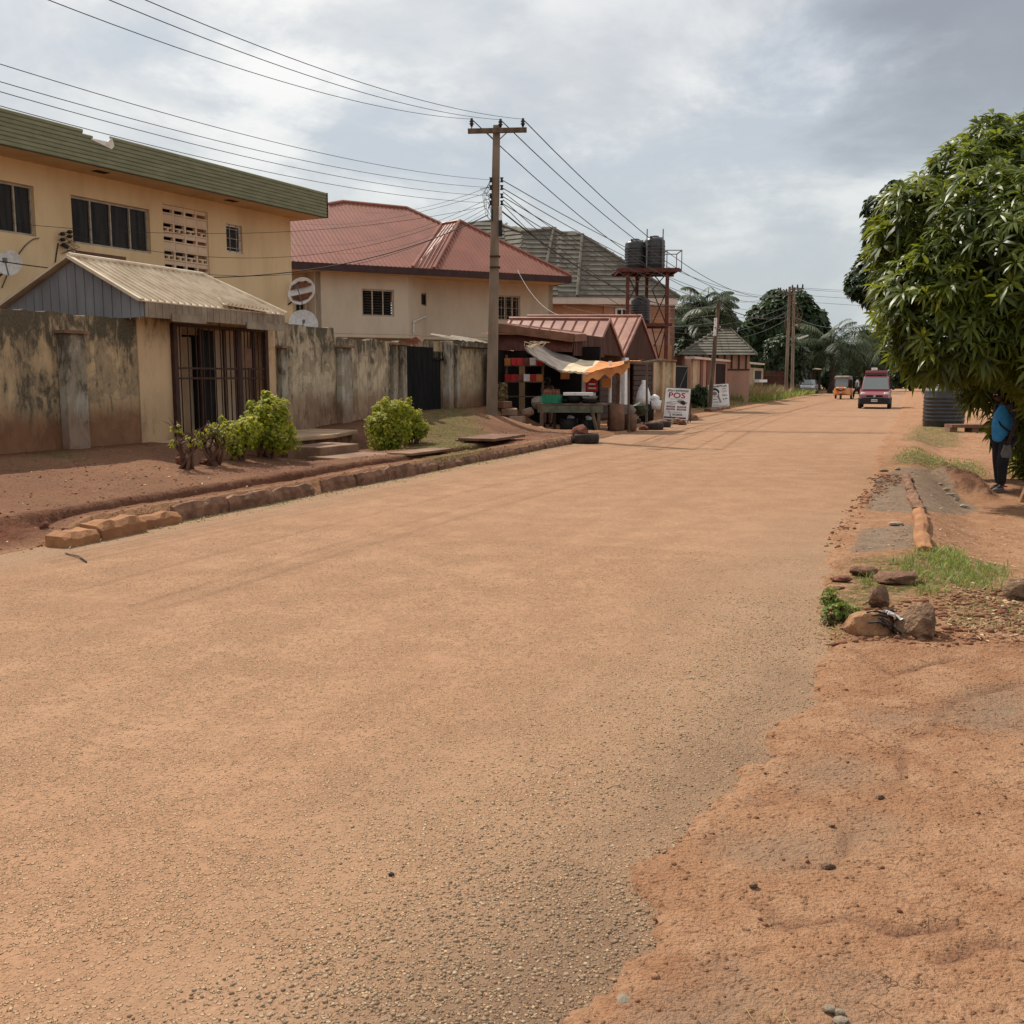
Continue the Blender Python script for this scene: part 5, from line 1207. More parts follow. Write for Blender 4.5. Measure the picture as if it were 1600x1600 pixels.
fartree('dark tree rising behind the pink house corner', [(1110, 500, 24, 82), (1125, 480, 14, 82), (1085, 520, 22, 82), (1132, 500, 14, 82), (1150, 520, 14, 84), (1072, 490, 12, 80), (1100, 540, 24, 82), (1075, 545, 16, 80)], 1300, .5, 23, hd(1105, 600, 82).to_tuple()[:2] + (0,))
fartree('dark tree between gatehouse roof and round tree', [(1160, 520, 14, 120), (1145, 515, 12, 120), (1165, 545, 16, 120), (1150, 540, 14, 120)], 600, .8, 24, hd(1155, 600, 120).to_tuple()[:2] + (0,))
fartree('dark bushy tree right behind the coconut palm', [(1335, 590, 20, 150), (1360, 580, 22, 150), (1385, 590, 22, 150), (1345, 560, 14, 150), (1372, 545, 16, 150), (1395, 560, 20, 150), (1320, 580, 16, 150), (1355, 528, 8, 150), (1410, 575, 20, 150)], 1500, 1.0, 25, hd(1365, 605, 150).to_tuple()[:2] + (0,))
fartree('dark green trees closing the far end of the road', [(1395, 588, 20, 190), (1415, 585, 20, 190), (1440, 586, 20, 190), (1465, 584, 22, 190), (1375, 592, 18, 190), (1425, 572, 14, 190)], 1000, 1.3, 28, hd(1420, 600, 190).to_tuple()[:2] + (0,))
fartree('low dark tree mass behind the kiosk roof', [(1275, 570, 16, 130), (1290, 560, 14, 130), (1265, 585, 14, 130), (1300, 585, 14, 130)], 700, .9, 26, hd(1280, 605, 130).to_tuple()[:2] + (0,))
fartree('pale dusty tree beyond the red van on the right', [(1405, 585, 12, 120), (1420, 580, 14, 120), (1435, 588, 13, 120), (1450, 580, 18, 110), (1480, 580, 25, 110), (1520, 585, 25, 110)], 900, .6, 27, hd(1425, 604, 120).to_tuple()[:2] + (0,), mat='palmleaf')
# treeline that closes the horizon: one mass
r0 = np.random.default_rng(4); lob = []
for i in range(150):
    a = -1.2 + 2.4 * i / 149 + r0.normal(0, .008); dd = 330 + r0.uniform(-40, 60); lob.append(((math.sin(a) * dd, math.cos(a) * dd, r0.uniform(1, 5)), r0.uniform(6, 11)))
tl = crown('treeline', lob, 9000, 31, 'farleaf', 'o', 2.4, .6, None, (1.0,), k_leaf=6, jit=.3)
tag(tl, 'distant dark woodland along the horizon', 'woodland', kind='stuff')
# palms
def palm(label, crown_px, d, trunk_px, nf, L, seed, droop=1.0, up=.55):
    c = hd(*crown_px, d); b = hd(*trunk_px, d); b.z = 0; t = thing('palm_tree', label, 'tree', tuple(b)); mb = MB()
    pts = [b + (c - b) * f + Vector((.25 * math.sin(f * 3), 0, 0)) for f in (0, .25, .5, .75, 1)]; mb.tube(pts, [.32, .24, .21, .19, .22], 8)
    for i in range(14): f = i / 14; p = b + (c - b) * f + Vector((.25 * math.sin(f * 3), 0, 0)); mb.lathe([(.24, 0), (.27, .08), (.23, .16)], 8, p)
    mb.build('trunk', M['bark'], t, True)
    r = np.random.default_rng(seed); mb = MB()
    for i in range(nf):
        a = i * 2.399 + r.uniform(-.2, .2); e = up + .75 * (1 - 2 * (i / nf)) + r.uniform(-.1, .1); h = np.array([math.cos(a), math.sin(a), 0]); Lf = L * r.uniform(.8, 1.1); N = 12; pts = []
        p = np.array(tuple(c)); ang = e
        for q in range(N + 1):
            pts.append(p.copy()); p = p + (h * math.cos(ang) + np.array([0, 0, math.sin(ang)])) * Lf / N; ang -= droop * 1.7 / N * (.4 + q / N)
        P = np.array(pts); rach = MB(); rach.tube([Vector(q) for q in P], [.05 * (1 - .85 * j / N) for j in range(N + 1)], 5)
        M_ = 44; f = np.linspace(.12, .98, M_); idx = f * N; i0 = np.minimum(idx.astype(int), N - 1); fr = (idx - i0)[:, None]; B = P[i0] * (1 - fr) + P[i0 + 1] * fr; T = nrm(P[i0 + 1] - P[i0])
        side = np.cross(h, [0, 0, 1.0]); lnn = L * .26 * np.sin(np.pi * np.clip(f * .88 + .12, 0, 1)) + .12
        bb = np.concatenate([B, B]); dd_ = np.concatenate([T * .55 + side, T * .55 - side]) + np.array([0, 0, -.28]) + r.normal(0, .08, (2 * M_, 3))
        co, fs = leaves(bb, dd_, np.tile([0, 0, 1.0], (2 * M_, 1)), np.concatenate([lnn, lnn]), .075, droop=.5, fold=0)
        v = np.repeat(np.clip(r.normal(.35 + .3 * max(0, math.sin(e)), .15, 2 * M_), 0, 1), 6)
        rc = np.array([tuple(q) for q in rach.v]); n0 = len(co); quads = np.array([q for q in rach.f if len(q) == 4]) + n0
        mesh_np('frond', np.concatenate([co, rc]), [fs[0], np.concatenate([fs[1], quads])], M['palmleaf'], t, np.concatenate([v, np.full(len(rc), .6)]), off=tuple(b))
    return t
palm('coconut palm with drooping fronds beside the far kiosk', (1298, 545), 105, (1296, 618), 26, 5.2, 41, 1.1)
palm('shorter palm with brown hanging fronds behind the coconut palm', (1334, 552), 118, (1340, 615), 22, 5.2, 42, 1.35, .35)
palm('tall palm rising behind the pink house corner', (1104, 488), 74, (1100, 610), 20, 3.4, 43, 1.2, .6)
palm('short palm beside the pink house wall', (1072, 510), 70, (1070, 610), 16, 2.8, 44, 1.2, .5)
# ------------------------------------------------------------------ hedge bushes on the left verge
def bush(label, s, t, lobes, n, seed, stems=5, L=.07, name='hedge_bush', mat='hedge', spread=.25, twiggy=0, kl=8):
    b = P_(s, t); o = thing(name, label, 'bush', tuple(b)); lb_ = [((b.x + x, b.y + y, b.z + z), r) for x, y, z, r in lobes]; rr = random.Random(seed); mb = MB()
    for i in range(stems):
        a = rr.uniform(0, 6.28); c = Vector(lb_[i % len(lb_)][0]); st0 = b + Vector((math.cos(a) * .1, math.sin(a) * .1, -.03)); mid = st0.lerp(c, .5) + Vector((rr.uniform(-.08, .08), rr.uniform(-.08, .08), 0))
        mb.tube([st0, mid, c], [.035, .022, .008], 6)
        for j in range(4 + twiggy):
            q = mid.lerp(c, rr.random()); e = q + Vector((rr.uniform(-1, 1), rr.uniform(-1, 1), rr.uniform(.1, 1.0))) * spread; mb.tube([q, q.lerp(e, .5) + UP * .02, e], [.01, .007, .003], 4)
    mb.build('stems', M['twig'], o, True)
    sh = []
    for c, r_0 in lb_:
        for j in range(4): sh.append(((c[0] + rr.uniform(-1, 1) * r_0 * .8, c[1] + rr.uniform(-1, 1) * r_0 * .8, c[2] + r_0 * rr.uniform(.5, 1.25)), r_0 * rr.uniform(.15, .3)))
    lb_ = lb_ + sh
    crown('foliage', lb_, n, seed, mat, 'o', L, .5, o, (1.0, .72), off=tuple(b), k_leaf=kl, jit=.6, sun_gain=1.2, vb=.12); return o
bush('bare twiggy hedge stump with few yellow leaves, leftmost on the verge', 11.9, -2.28, [(-.10, .0, .58, .07), (.06, .05, .40, .07), (.2, 0, .38, .07), (-.16, 0, .36, .06)], 30, 51, 6, .035, twiggy=3)
bush('twisted reddish hedge stump with sparse yellow green leaves, second from the left', 12.55, -2.32, [(-.15, 0, .42, .08), (.05, .05, .50, .11), (.22, .0, .40, .12)], 75, 52, 8, .036, twiggy=4)
bush('low bright hedge bush leaning on the larger one', 13.3, -2.4, [(-.1, 0, .42, .2), (.15, .05, .48, .22), (0, -.1, .3, .2)], 520, 53, 6, .036)
bush('leafy yellow green hedge bush beside the platform steps', 14.05, -2.4, [(0, 0, .45, .30), (.12, .1, .75, .24), (-.1, 0, .65, .2), (.3, 0, .32, .24), (.25, .1, .65, .13), (-.22, 0, .35, .2), (.05, .1, .92, .12)], 2000, 54, 8, .036)
bush('compact round yellow green hedge bush right of the steps', 18.3, -2.3, [(0, 0, .42, .38), (.05, 0, .72, .27), (-.25, 0, .5, .26), (.2, 0, .76, .2), (-.1, 0, .2, .34)], 2700, 55, 8, .036)
bush('smaller hedge bush touching the round bush on its right', 19.1, -2.25, [(0, 0, .35, .25), (.05, 0, .55, .17), (.2, .1, .3, .17)], 900, 56, 6, .036)
bush('small brownish shrub at the foot of the concrete pole', 28.7, -4.1, [(0, 0, .45, .2), (.05, 0, .7, .15), (-.1, 0, .25, .17)], 160, 57, 8, .08, name='shrub', mat='drygrass')
bush('dark green shrub before the pink wall', 52.5, -2.2, [(0, 0, .4, .5), (.6, .3, .3, .4), (-.5, -.3, .4, .4)], 500, 58, 4, .14, name='shrub', mat='farleaf')
bush('low green shrub growing beside the first orange rock', 6.75, 7.15, [(-.02, 0, .06, .08), (-.05, .05, .14, .06), (.04, .02, .03, .08)], 90, 59, 4, .03, name='weed_clump', mat='grass', spread=.06)
# ------------------------------------------------------------------ grass and weeds
g1s = scatter([[(1350, 915), (1345, 882), (1420, 872), (1428, 905)], [(1425, 925), (1432, 862), (1500, 850), (1525, 905), (1475, 932)], [(1500, 925), (1525, 880), (1580, 890), (1570, 925)]], [420, 1000, 380], z=.05, seed=71, rag=.25)
stuff('grass', g1s, .15, .007, M['grass'], 'bright green grass clump around the broken kerb on the right', 'grass', .7, 71)
g2s = scatter([[(1480, 950), (1600, 945), (1600, 985), (1480, 985)], [(1270, 990), (1290, 935), (1340, 925), (1330, 975)]], [420, 220], z=.05, seed=72, rag=.3)
stuff('dry_grass', g2s, .09, .008, M['drygrass'], 'thin dry grass and stalks behind the two big rocks', 'grass', .9, 72)
g3s = scatter([[(1395, 725), (1420, 702), (1530, 710), (1545, 730), (1500, 735), (1420, 728)], [(1410, 688), (1440, 665), (1500, 668), (1500, 690)]], [2200, 600], z=-.05, seed=73, rag=.5)
stuff('grass', g3s, .09, .014, M['grass'], 'short green grass patch behind the grey cement patch', 'grass', .8, 73)
g4s = scatter([[(640, 675), (720, 655), (760, 672), (750, 700), (650, 705)]], [4200], z=.3, seed=74, rag=.8)
stuff('grass', g4s, .06, .012, M['grass'], 'short mown grass patch right of the round hedge bush', 'grass', .8, 74)
a_ = np.random.default_rng(75); n_ = 1500; sv = a_.uniform(7.2, 23.5, n_); tv = .02 + np.abs(a_.normal(0, .13, n_)) + .0; kk_ = fbm(sv * 1.3, tv, 75, 3) > -.06
stuff('weeds', np.stack([sv[kk_], tv[kk_]], 1), .085, .012, M['drygrass'], 'straggling dry weeds along the foot of the left kerb', 'weeds', 1.0, 75)
kk2 = ~kk_ | (a_.random(n_) < .25); stuff('weeds', np.stack([sv[kk2], tv[kk2]], 1), .07, .014, M['grass'], 'sparse green weeds along the foot of the left kerb', 'weeds', 1.0, 76)
n_ = 2600; sv = a_.uniform(62, 104, n_); tv = a_.uniform(-2.7, -.6, n_); stuff('tall_grass', np.stack([sv, tv], 1), .75, .05, M['grass'], 'tall green grass on the bank before the iron fence', 'grass', .5, 77)
n_ = 1300; sv = a_.uniform(66, 86, n_); tv = a_.uniform(-2.8, -1.4, n_); stuff('tall_grass', np.stack([sv, tv], 1), 1.3, .04, M['drygrass'], 'tall straw coloured grass against the broken wall', 'grass', .5, 78)
n_ = 500; sv = a_.uniform(50, 60, n_); tv = a_.uniform(-2.3, -1.2, n_); stuff('grass', np.stack([sv, tv], 1), .25, .03, M['grass'], 'green grass patch right of the second signboard', 'grass', .6, 79)
g5 = scatter([[(1140, 1600), (1210, 1570), (1260, 1600), (1240, 1630), (1150, 1630)]], [34], z=.03, seed=80, rag=.2); stuff('grass', g5, .09, .003, M['drygrass'], 'few dry grass blades at the bottom edge of the dirt', 'grass', 1.2, 80)
# leaf litter
def litter(name, st, size, mat, label, seed, cat='leaf litter'):
    p = on_ground(st, .006); r = np.random.default_rng(seed); n = len(p); a = r.uniform(0, 6.28, n); d = np.stack([np.cos(a), np.sin(a), r.normal(0, .15, n)], 1)
    co, f = leaves(p, d, np.stack([r.normal(0, .3, n), r.normal(0, .3, n), np.ones(n)], 1), size * r.uniform(.4, 1.3, n), size * r.uniform(.2, .5, n), droop=0, fold=.15); o = mesh_np(name, co, f, M[mat], var=np.repeat(r.random(n), 6), off=tuple(p.mean(0)))
    return tag(o, label, cat, kind='stuff')
l1 = scatter([[(1470, 930), (1600, 925), (1600, 1020), (1500, 1010)], [(1300, 960), (1480, 1005), (1400, 1015), (1290, 1005)], [(1440, 800), (1600, 800), (1600, 900), (1460, 860)], [(1400, 715), (1540, 700), (1540, 745), (1440, 735)], [(1390, 640), (1440, 630), (1500, 670), (1420, 690)]], [420, 80, 160, 300, 300], z=0, seed=81, rag=.4)
litter('leaf_litter', l1, .045, 'litter', 'dry brown leaves and twigs scattered on the right verge', 81)
q9 = scatter([[(1352, 800), (1372, 748), (1408, 734), (1470, 730), (1505, 762), (1532, 772), (1510, 782), (1450, 800), (1420, 806)], [(1330, 868), (1345, 832), (1428, 823), (1446, 838), (1440, 862)]], [150, 60], z=0, seed=83, rag=.6); litter('leaf_litter', q9, .05, 'litter', 'dry leaves and chips lying on the cement patches', 83)
sv = a_.uniform(7, 24, 700); tv = a_.uniform(-4.4, .3, 700); litter('leaf_litter', np.stack([sv, tv], 1), .05, 'litter', 'crumbs of dry leaf scattered over the left verge', 82)
# ------------------------------------------------------------------ pebbles and loose gravel
def pebbles(name, st, rlo, rhi, mat, label, seed, cat='gravel', power=3, sink=.15, flat=.55):
    bm = bmesh.new(); bmesh.ops.create_icosphere(bm, subdivisions=(1 if len(st) < 20000 else 1), radius=1); V = np.array([tuple(v.co) for v in bm.verts]); F = np.array([[v.index for v in f.verts] for f in bm.faces]); bm.free()
    if len(st) > 20000:
        ph = (1 + 5 ** .5) / 2; V = np.array([(math.cos(a), math.sin(a), .0) for a in np.arange(6) * math.pi / 3] + [(.72 * math.cos(a), .72 * math.sin(a), .8) for a in np.arange(5) * 2 * math.pi / 5 + .3]); F = []
        import itertools
        F = [[i, (i + 1) % 6, 6 + int(round((i + .5) * 5 / 6)) % 5] for i in range(6)] + [[6 + j, 6 + (j + 1) % 5, int(round((j + .8) * 6 / 5)) % 6] for j in range(5)] + [[6, 7, 8], [6, 8, 9], [6, 9, 10]]; F = np.array(F)
    r = np.random.default_rng(seed); n = len(st); rad = rlo + (rhi - rlo) * r.random(n) ** power; p = on_ground(st, 0) + np.stack([0 * rad, 0 * rad, rad * sink], 1)
    sc = r.uniform(.65, 1.3, (n, 1, 3)) * np.array([1, 1, flat]); q = V[None] * sc * (1 + r.uniform(-.22, .22, (n, len(V), 1))); a = r.uniform(0, 6.28, n); ca, sa = np.cos(a)[:, None], np.sin(a)[:, None]
    x = q[..., 0] * ca - q[..., 1] * sa; y = q[..., 0] * sa + q[..., 1] * ca; q = np.stack([x, y, q[..., 2]], -1) * rad[:, None, None] + p[:, None]
    f = (F[None] + (np.arange(n) * len(V))[:, None, None]).reshape(-1, 3); o = mesh_np(name, q.reshape(-1, 3), [f], mat, var=np.repeat(r.random(n), len(V)), off=tuple(p.mean(0)))
    return tag(o, label, cat, kind='stuff')
def pebmat(name, a, b, c):
    k = NT(name); r = k.n('ShaderNodeValToRGB'); k.set(r, 0, k.attr('var')); e = r.color_ramp.elements; e[0].color = (*a, 1); e[1].color = (*c, 1); m = e.new(.5); m.color = (*b, 1)
    n = k.noise(k.pos(), 120, 4); return k.out(k.mix(k.ss(n, .4, .7), r.outputs[0], tuple(x * .6 for x in b)), .92, k.bump(n, .5, .003), spec=.15)
M['pebtan'] = pebmat('tan_chippings', (.30, .18, .10), (.40, .25, .14), (.50, .335, .20)); M['chipgrey'] = simple('dusty_grey_chip', (.24, .19, .135), (.17, .135, .10), 14, .9, .5, .01, objc=True); M['pebgrey'] = pebmat('grey_brown_gravel', (.22, .145, .09), (.31, .215, .135), (.46, .34, .23)); M['pebred'] = pebmat('laterite_crumbs', (.13, .05, .028), (.24, .11, .06), (.36, .19, .10))
def along_edge(n, s0, s1, w0, w1, seed, p=1.0):
    r = np.random.default_rng(seed); s = s0 + (s1 - s0) * r.random(n) ** p; t = redge(s, np.full(n, 7.0)) + r.normal((w0 + w1) / 2, (w1 - w0) / 2, n); return np.stack([s, t], 1)
ge_ = along_edge(12000, 1.6, 7.5, -.62, .0, 91, 1.5); ge_ = ge_[ge_[:, 1] < redge(ge_[:, 0], ge_[:, 1]) + .03]
pebbles('gravel', ge_, .0018, .008, M['pebgrey'], 'loose dark gravel along the ragged right asphalt edge', 91)
r = np.random.default_rng(92); q = np.stack([r.uniform(1.6, 3.0, 9000), r.normal(6.75, .55, 9000)], 1); q = q[(q[:, 1] > 5.6 + (q[:, 0] - 1.6) * .5) & ((q[:, 1] < redge(q[:, 0], q[:, 1]) + .02) | (q[:, 0] + .25 * (q[:, 1] - 7) < 2.05))]; pebbles('gravel', q, .0018, .0085, M['pebgrey'], 'patch of dark loose gravel at the bottom of the dirt', 92)
q = np.stack([1.7 + 7.5 * r.random(105000) ** 1.5, r.uniform(1.0, 7.0, 105000)], 1); q = q[(q[:, 1] < redge(q[:, 0], q[:, 1])) & (np.abs(q[:, 1] - 7.49) < 1.0 + q[:, 0] * 1.25)]; q = q[fbm(q[:, 0] * 1.6, q[:, 1] * 1.6, 93, 4) * .9 + r.normal(0, .05, len(q)) > -.10]; pebbles('road_chippings', q, .003, .0078, M['pebtan'], 'tan stone chippings standing out of the road surface', 93, power=1.3, sink=-.12, flat=.34)
q = np.stack([1.8 + 8 * r.random(3500) ** 1.6, r.uniform(6.6, 11, 3500)], 1); q = q[q[:, 1] > redge(q[:, 0], q[:, 1])]; pebbles('earth_crumbs', q, .002, .011, M['pebred'], 'small red earth crumbs scattered on the right dirt', 94, power=5)
q = scatter([[(1340, 868), (1300, 850), (1340, 800), (1400, 760), (1420, 745), (1370, 742), (1330, 800), (1290, 850)], [(1290, 960), (1440, 940), (1600, 930), (1600, 1020), (1300, 1010)]], [900, 1200], z=0, seed=95, rag=.3); pebbles('rubble', q, .006, .03, M['pebred'], 'broken rubble crumbs between cement patches and rocks', 95, power=4)
q = np.stack([r.uniform(6.5, 26, 6000), -4.5 + 4.6 * r.random(6000)], 1); pebbles('earth_crumbs', q, .005, .022, M['pebred'], 'small red crumbs scattered over the left verge', 96, power=5)
# ------------------------------------------------------------------ named rocks and stones
def rugged(mb, rad, seed, amp):
    r = np.random.default_rng(seed); pl = [(Vector(nrm(r.normal(size=3))), r.uniform(.62, .92)) for _ in range(12)]; R3 = Vector(rad)
    for i, v in enumerate(mb.v):
        q = Vector((v.x / R3.x, v.y / R3.y, v.z / R3.z))
        for n, d in pl:
            e = q.dot(n) - d
            if e > 0: q = q - n * e * .97
        q = q * (1 + .10 * float(fbm(q.x * 5 + 3, q.y * 5 + q.z * 4, seed + 9, 4))); mb.v[i] = Vector((q.x * R3.x, q.y * R3.y, q.z * R3.z))
def rock(label, c, rad, mat, seed, name='rock', cat='rock', sub=4, amp=.28, rz=0, freq=1.5, grp=None):
    mb = MB(); mb.blob((0, 0, 0), rad, seed, sub, amp, freq); rugged(mb, rad, seed, amp); o = mb.build(name, M[mat], None, False, world=False); o.location = Vector(c) + UP * (rad[2] * .62); o.rotation_euler = (0, 0, rz); return tag(o, label, cat, grp)
def gpt(px, py, z=.03): p = hz(px, py, z); s_, t_ = ST(p.x, p.y); return P_(s_, t_) if t_ < 0 or t_ > 7 else Vector((p.x, p.y, max(gz(s_, t_), 0)))
rk1 = rock('smooth orange rock with charred plastic on top, left of the pair', gpt(1362, 992) + Vector((0, .1, -.05)), (.175, .15, .125), 'rock_tan', 101, rz=.3, amp=.2, freq=1.1)
rk2 = rock('pitted brown boulder right of the orange rock', gpt(1440, 998) + Vector((0, .1, -.03)), (.155, .14, .14), 'rock_brown', 105, sub=4, amp=.3)
rock('squat brown rock behind the two front boulders', gpt(1385, 955) + Vector((0, .15, 0)), (.085, .08, .11), 'rock_brown', 106, amp=.3)
rock('flat grey brown slab of broken kerb in the grass', gpt(1410, 915) + Vector((0, .1, 0)), (.20, .12, .06), 'kerb', 107, amp=.2, freq=2)
rock('flat dark kerb fragment left of the grass clump', gpt(1352, 898), (.13, .12, .06), 'kerb', 108, amp=.2, freq=2)
rock('small flat red brick shard near the road edge', gpt(1315, 907), (.09, .06, .03), 'rock_red', 109)
rock('pale tan flat stone beside the road edge', gpt(1305, 918), (.08, .05, .03), 'rock_tan', 110)
rock('rounded brown rock at the right edge of the photo', gpt(1588, 938), (.13, .1, .09), 'rock_brown', 111)
rock('pale grey stone chip lying on dark gravel', Vector((.285, 2.38, .005)), (.027, .030, .018), 'chipgrey', 112, 'stone', 'stone', 2, .3)
rock('small dark pebble alone on the road', Vector((-.39, 3.07, .0)), (.011, .009, .009), 'rubber', 113, 'pebble', 'pebble', 2)
for i, (px, py, r_, lab) in enumerate([(1295, 1577, .02, 'grey stone chip, left of three at the bottom'), (1312, 1581, .017, 'grey stone chip in the middle of three at the bottom'), (1315, 1594, .021, 'flat grey stone chip, lowest of three at the bottom')]): rock(lab, gpt(px, py), (r_, r_ * .8, r_ * .6), 'chipgrey', 114 + i, 'stone', 'stone', 2)
for i, (px, py, r_, lab) in enumerate([(1177, 1387, .016, 'small dark clod standing on the orange dirt'), (1293, 1352, .03, 'angular brown clod casting a dark shadow on dirt'), (1300, 1290, .014, 'tiny brown clod above the dark hollow'), (1375, 1245, .02, 'brown clod in the crack of the dirt')]): rock(lab, gpt(px, py), (r_, r_ * .8, r_ * .6), 'rock_brown', 118 + i, 'stone', 'stone', 2)
for i, (px, py, rx, rz_, m_, lab) in enumerate([(285, 737, .13, .08, 'rock_red', 'reddish rock at the foot of the hedge stumps'), (320, 735, .1, .06, 'rock_red', 'smaller reddish rock between the hedge stumps'), (70, 843, .05, .04, 'rock_red', 'small clod at the left end of the kerb'), (103, 846, .035, .03, 'rock_red', 'small stone before the largest orange kerb block')]): rock(lab, gpt(px, py, .2 if py < 800 else 0), (rx, rx * .7, rz_), m_, 125 + i)
mb = MB(); c_ = Vector(rk1.location) + Vector((.07, -.05, .06)); r_ = random.Random(5)
for i in range(16):
    a = c_ + Vector((r_.uniform(-.1, .04), r_.uniform(-.08, .05), r_.uniform(-.02, .05))); b = a + Vector((r_.uniform(.03, .11), r_.uniform(-.08, .03), r_.uniform(-.06, .01))); mb.tube([a, a.lerp(b, .5) + Vector((0, 0, .015)), b], .006, 5)
tag(mb.build('burnt_plastic', M['black'], None, True), 'burnt black plastic strips on the orange rock', 'litter')
mb = MB(); n = 10
for i in range(n):
    for j in range(4):
        def q(i, j): return c_ + Vector((.02 + j * .028 + .008 * math.sin(i * 2 + j), -.09 + i * .012, .05 - j * .012 + .014 * math.sin(i * 1.9 + j * 2.3) - .0 * i))
        mb.poly([q(i, j), q(i + 1, j), q(i + 1, j + 1), q(i, j + 1)])
tag(mb.build('plastic_wrapper', M['white_plastic']), 'crumpled shiny wrapper lying on the orange rock', 'litter')
mb = MB(); a = gpt(103, 866, 0); b = gpt(135, 880, 0); mb.tube([a + UP * .01, a.lerp(b, .5) + Vector((.03, 0, .02)), b + UP * .012], .008, 6); tag(mb.build('stick', M['drygrass_stick'] if 'drygrass_stick' in M else M['wood'], None, True), 'thin pale stick lying on the road at left', 'stick')
# right verge kerb remains
def kerbR(pa, pb, w, h, label, seed, mat='kerb'):
    a = hz(*pa, .0); b = hz(*pb, .0); sa, ta = ST(a.x, a.y); sb, tb2_ = ST(b.x, b.y); mb = MB(); n = 8; r = random.Random(seed); vs = []; fs = []
    for i in range(n + 1):
        f = i / n; s, t = sa + (sb - sa) * f, ta + (tb2_ - ta) * f; j = lambda k=.02: r.uniform(-k, k)
        vs += [R(s, t - w / 2 + j(), -.15), R(s, t - w / 2 + j(), h * .8 + j()), R(s, t + j(), h + j(.03)), R(s, t + w / 2 + j(), h * .85 + j()), R(s, t + w / 2 + j(), -.3)]
    for i in range(n):
        for k_ in range(5): fs.append((i * 5 + k_, i * 5 + (k_ + 1) % 5, (i + 1) * 5 + (k_ + 1) % 5, (i + 1) * 5 + k_))
    fs += [(4, 3, 2, 1, 0), tuple(n * 5 + k_ for k_ in range(5))]; mb.add(vs, fs); return tag(mb.build('kerbstone', M[mat], bevel=.015), label, 'kerbstone', 'kerbstones on the right road edge')
kerbR((1443, 868), (1436, 808), .13, .10, 'broken brown kerbstone nearest the grass on the right', 131, 'kerb_orange')
kerbR((1434, 804), (1424, 776), .13, .10, 'brown kerbstone between the two cement patches', 132, 'kerb')
kerbR((1423, 773), (1416, 750), .12, .10, 'farthest brown kerbstone crossing the cement patch', 133, 'kerb')
for i in range(9):
    px, py = [(1470, 752), (1478, 757), (1486, 762), (1495, 768), (1508, 776), (1380, 742), (1402, 740), (1372, 760), (1400, 830)][i]; rock('chunk of pale mortar along the cement patch rim', gpt(px, py, -.03), (.055 + .02 * (i % 3), .045, .028), 'rock_grey', 140 + i, 'mortar_lump', 'rubble', 2, grp='mortar lumps round the cement patch')
sb_ = hz(1592, 785, -.2); s_, t_ = ST(sb_.x, sb_.y); mb = MB(); o0 = P_(s_, t_ + .12, -.05); mb.prism([o0 + Vector((-.14, 0, 0)), o0 + Vector((.35, .1, -.05)), o0 + Vector((.6, .15, .85)), o0 + Vector((.16, .05, .82)), o0 + Vector((.02, 0, .45))], Vector((.05, .16, 0))); tag(mb.build('stone_slab', M['rock_tan'], bevel=.02), 'leaning tan slab of stone at the right edge behind the person', 'slab')
# bench of concrete blocks by the dark tank
bb = thing('block_bench', 'low bench of concrete blocks beside the black ground tank', 'bench', tuple(P_(28.5, 9.0)))
q = hz(1515, 688, -.2); 
mb = MB(); mb.box((q.x + .35, q.y, q.z + .42), (2.0, .5, .09)); mb.build('seat', M['wood_red'], bb)
for i, dx_ in enumerate((-.55, .05, .38, .8)):
    mb = MB(); mb.box((q.x + dx_, q.y + .02, q.z + .19), (.22, .35, .36), rz=.2 * i); mb.build('block', M['pil'], bb)
c_ = hz(1463, 668, 0); s_, t_ = ST(c_.x, c_.y); tank('ground_tank', 'wide black ribbed tank standing on the right verge under the tree', tuple(P_(s_, t_ + .2, -.02)), .62, 1.35, 7)
# ------------------------------------------------------------------ utility poles
def ins_prof(k=1): return [(0, 0), (.03 * k, 0), (.035 * k, .04 * k), (.065 * k, .06 * k), (.03 * k, .09 * k), (.06 * k, .12 * k), (.03 * k, .15 * k), (.035 * k, .19 * k), (0, .2 * k)]
pb = hz(768, 652, .5); D1 = pb.y; ptop = hd(776, 196, D1 + .05); mp = thing('utility_pole', 'tall concrete utility pole with crossarm and insulators by the stained tan wall', 'utility pole', tuple(pb))
mb = MB(); a, b = pb - UP * .3, ptop; lx = Vector((1, 0, 0)); ly = Vector((0, 1, 0)); w0, w1 = .16, .095
mb.add([a - lx * w0 - ly * w0, a + lx * w0 - ly * w0, a + lx * w0 + ly * w0, a - lx * w0 + ly * w0, b - lx * w1 - ly * w1, b + lx * w1 - ly * w1, b + lx * w1 + ly * w1, b - lx * w1 + ly * w1], [(0, 3, 2, 1), (4, 5, 6, 7), (0, 1, 5, 4), (1, 2, 6, 5), (2, 3, 7, 6), (3, 0, 4, 7)])
mb.build('pole', M['pole'], mp, bevel=.02)
ca, cb = hd(731, 205, D1 - .15), hd(823, 203, D1 - .15); mb = MB(); mb.bar(ca, cb, .1, .12); mb.build('crossarm', M['wood'], mp)
mb = MB(); q = hd(776, 222, D1 - .15); mb.bar(hd(760, 207, D1 - .16), q, .025); mb.bar(hd(793, 206, D1 - .16), q, .025); mb.build('brace', M['grey'], mp)
ht_ins = []
for px in (737, 782, 817):
    c = hd(px, 202 if px != 782 else 203, D1 - .15); mb = MB(); mb.tube([c, c + UP * .1], .015); mb.lathe(ins_prof(1.1), 12, c + UP * .07); mb.build('insulator', M['porcelain'], mp, True); ht_ins.append(c + UP * .26)
lt_l, lt_r = [], []
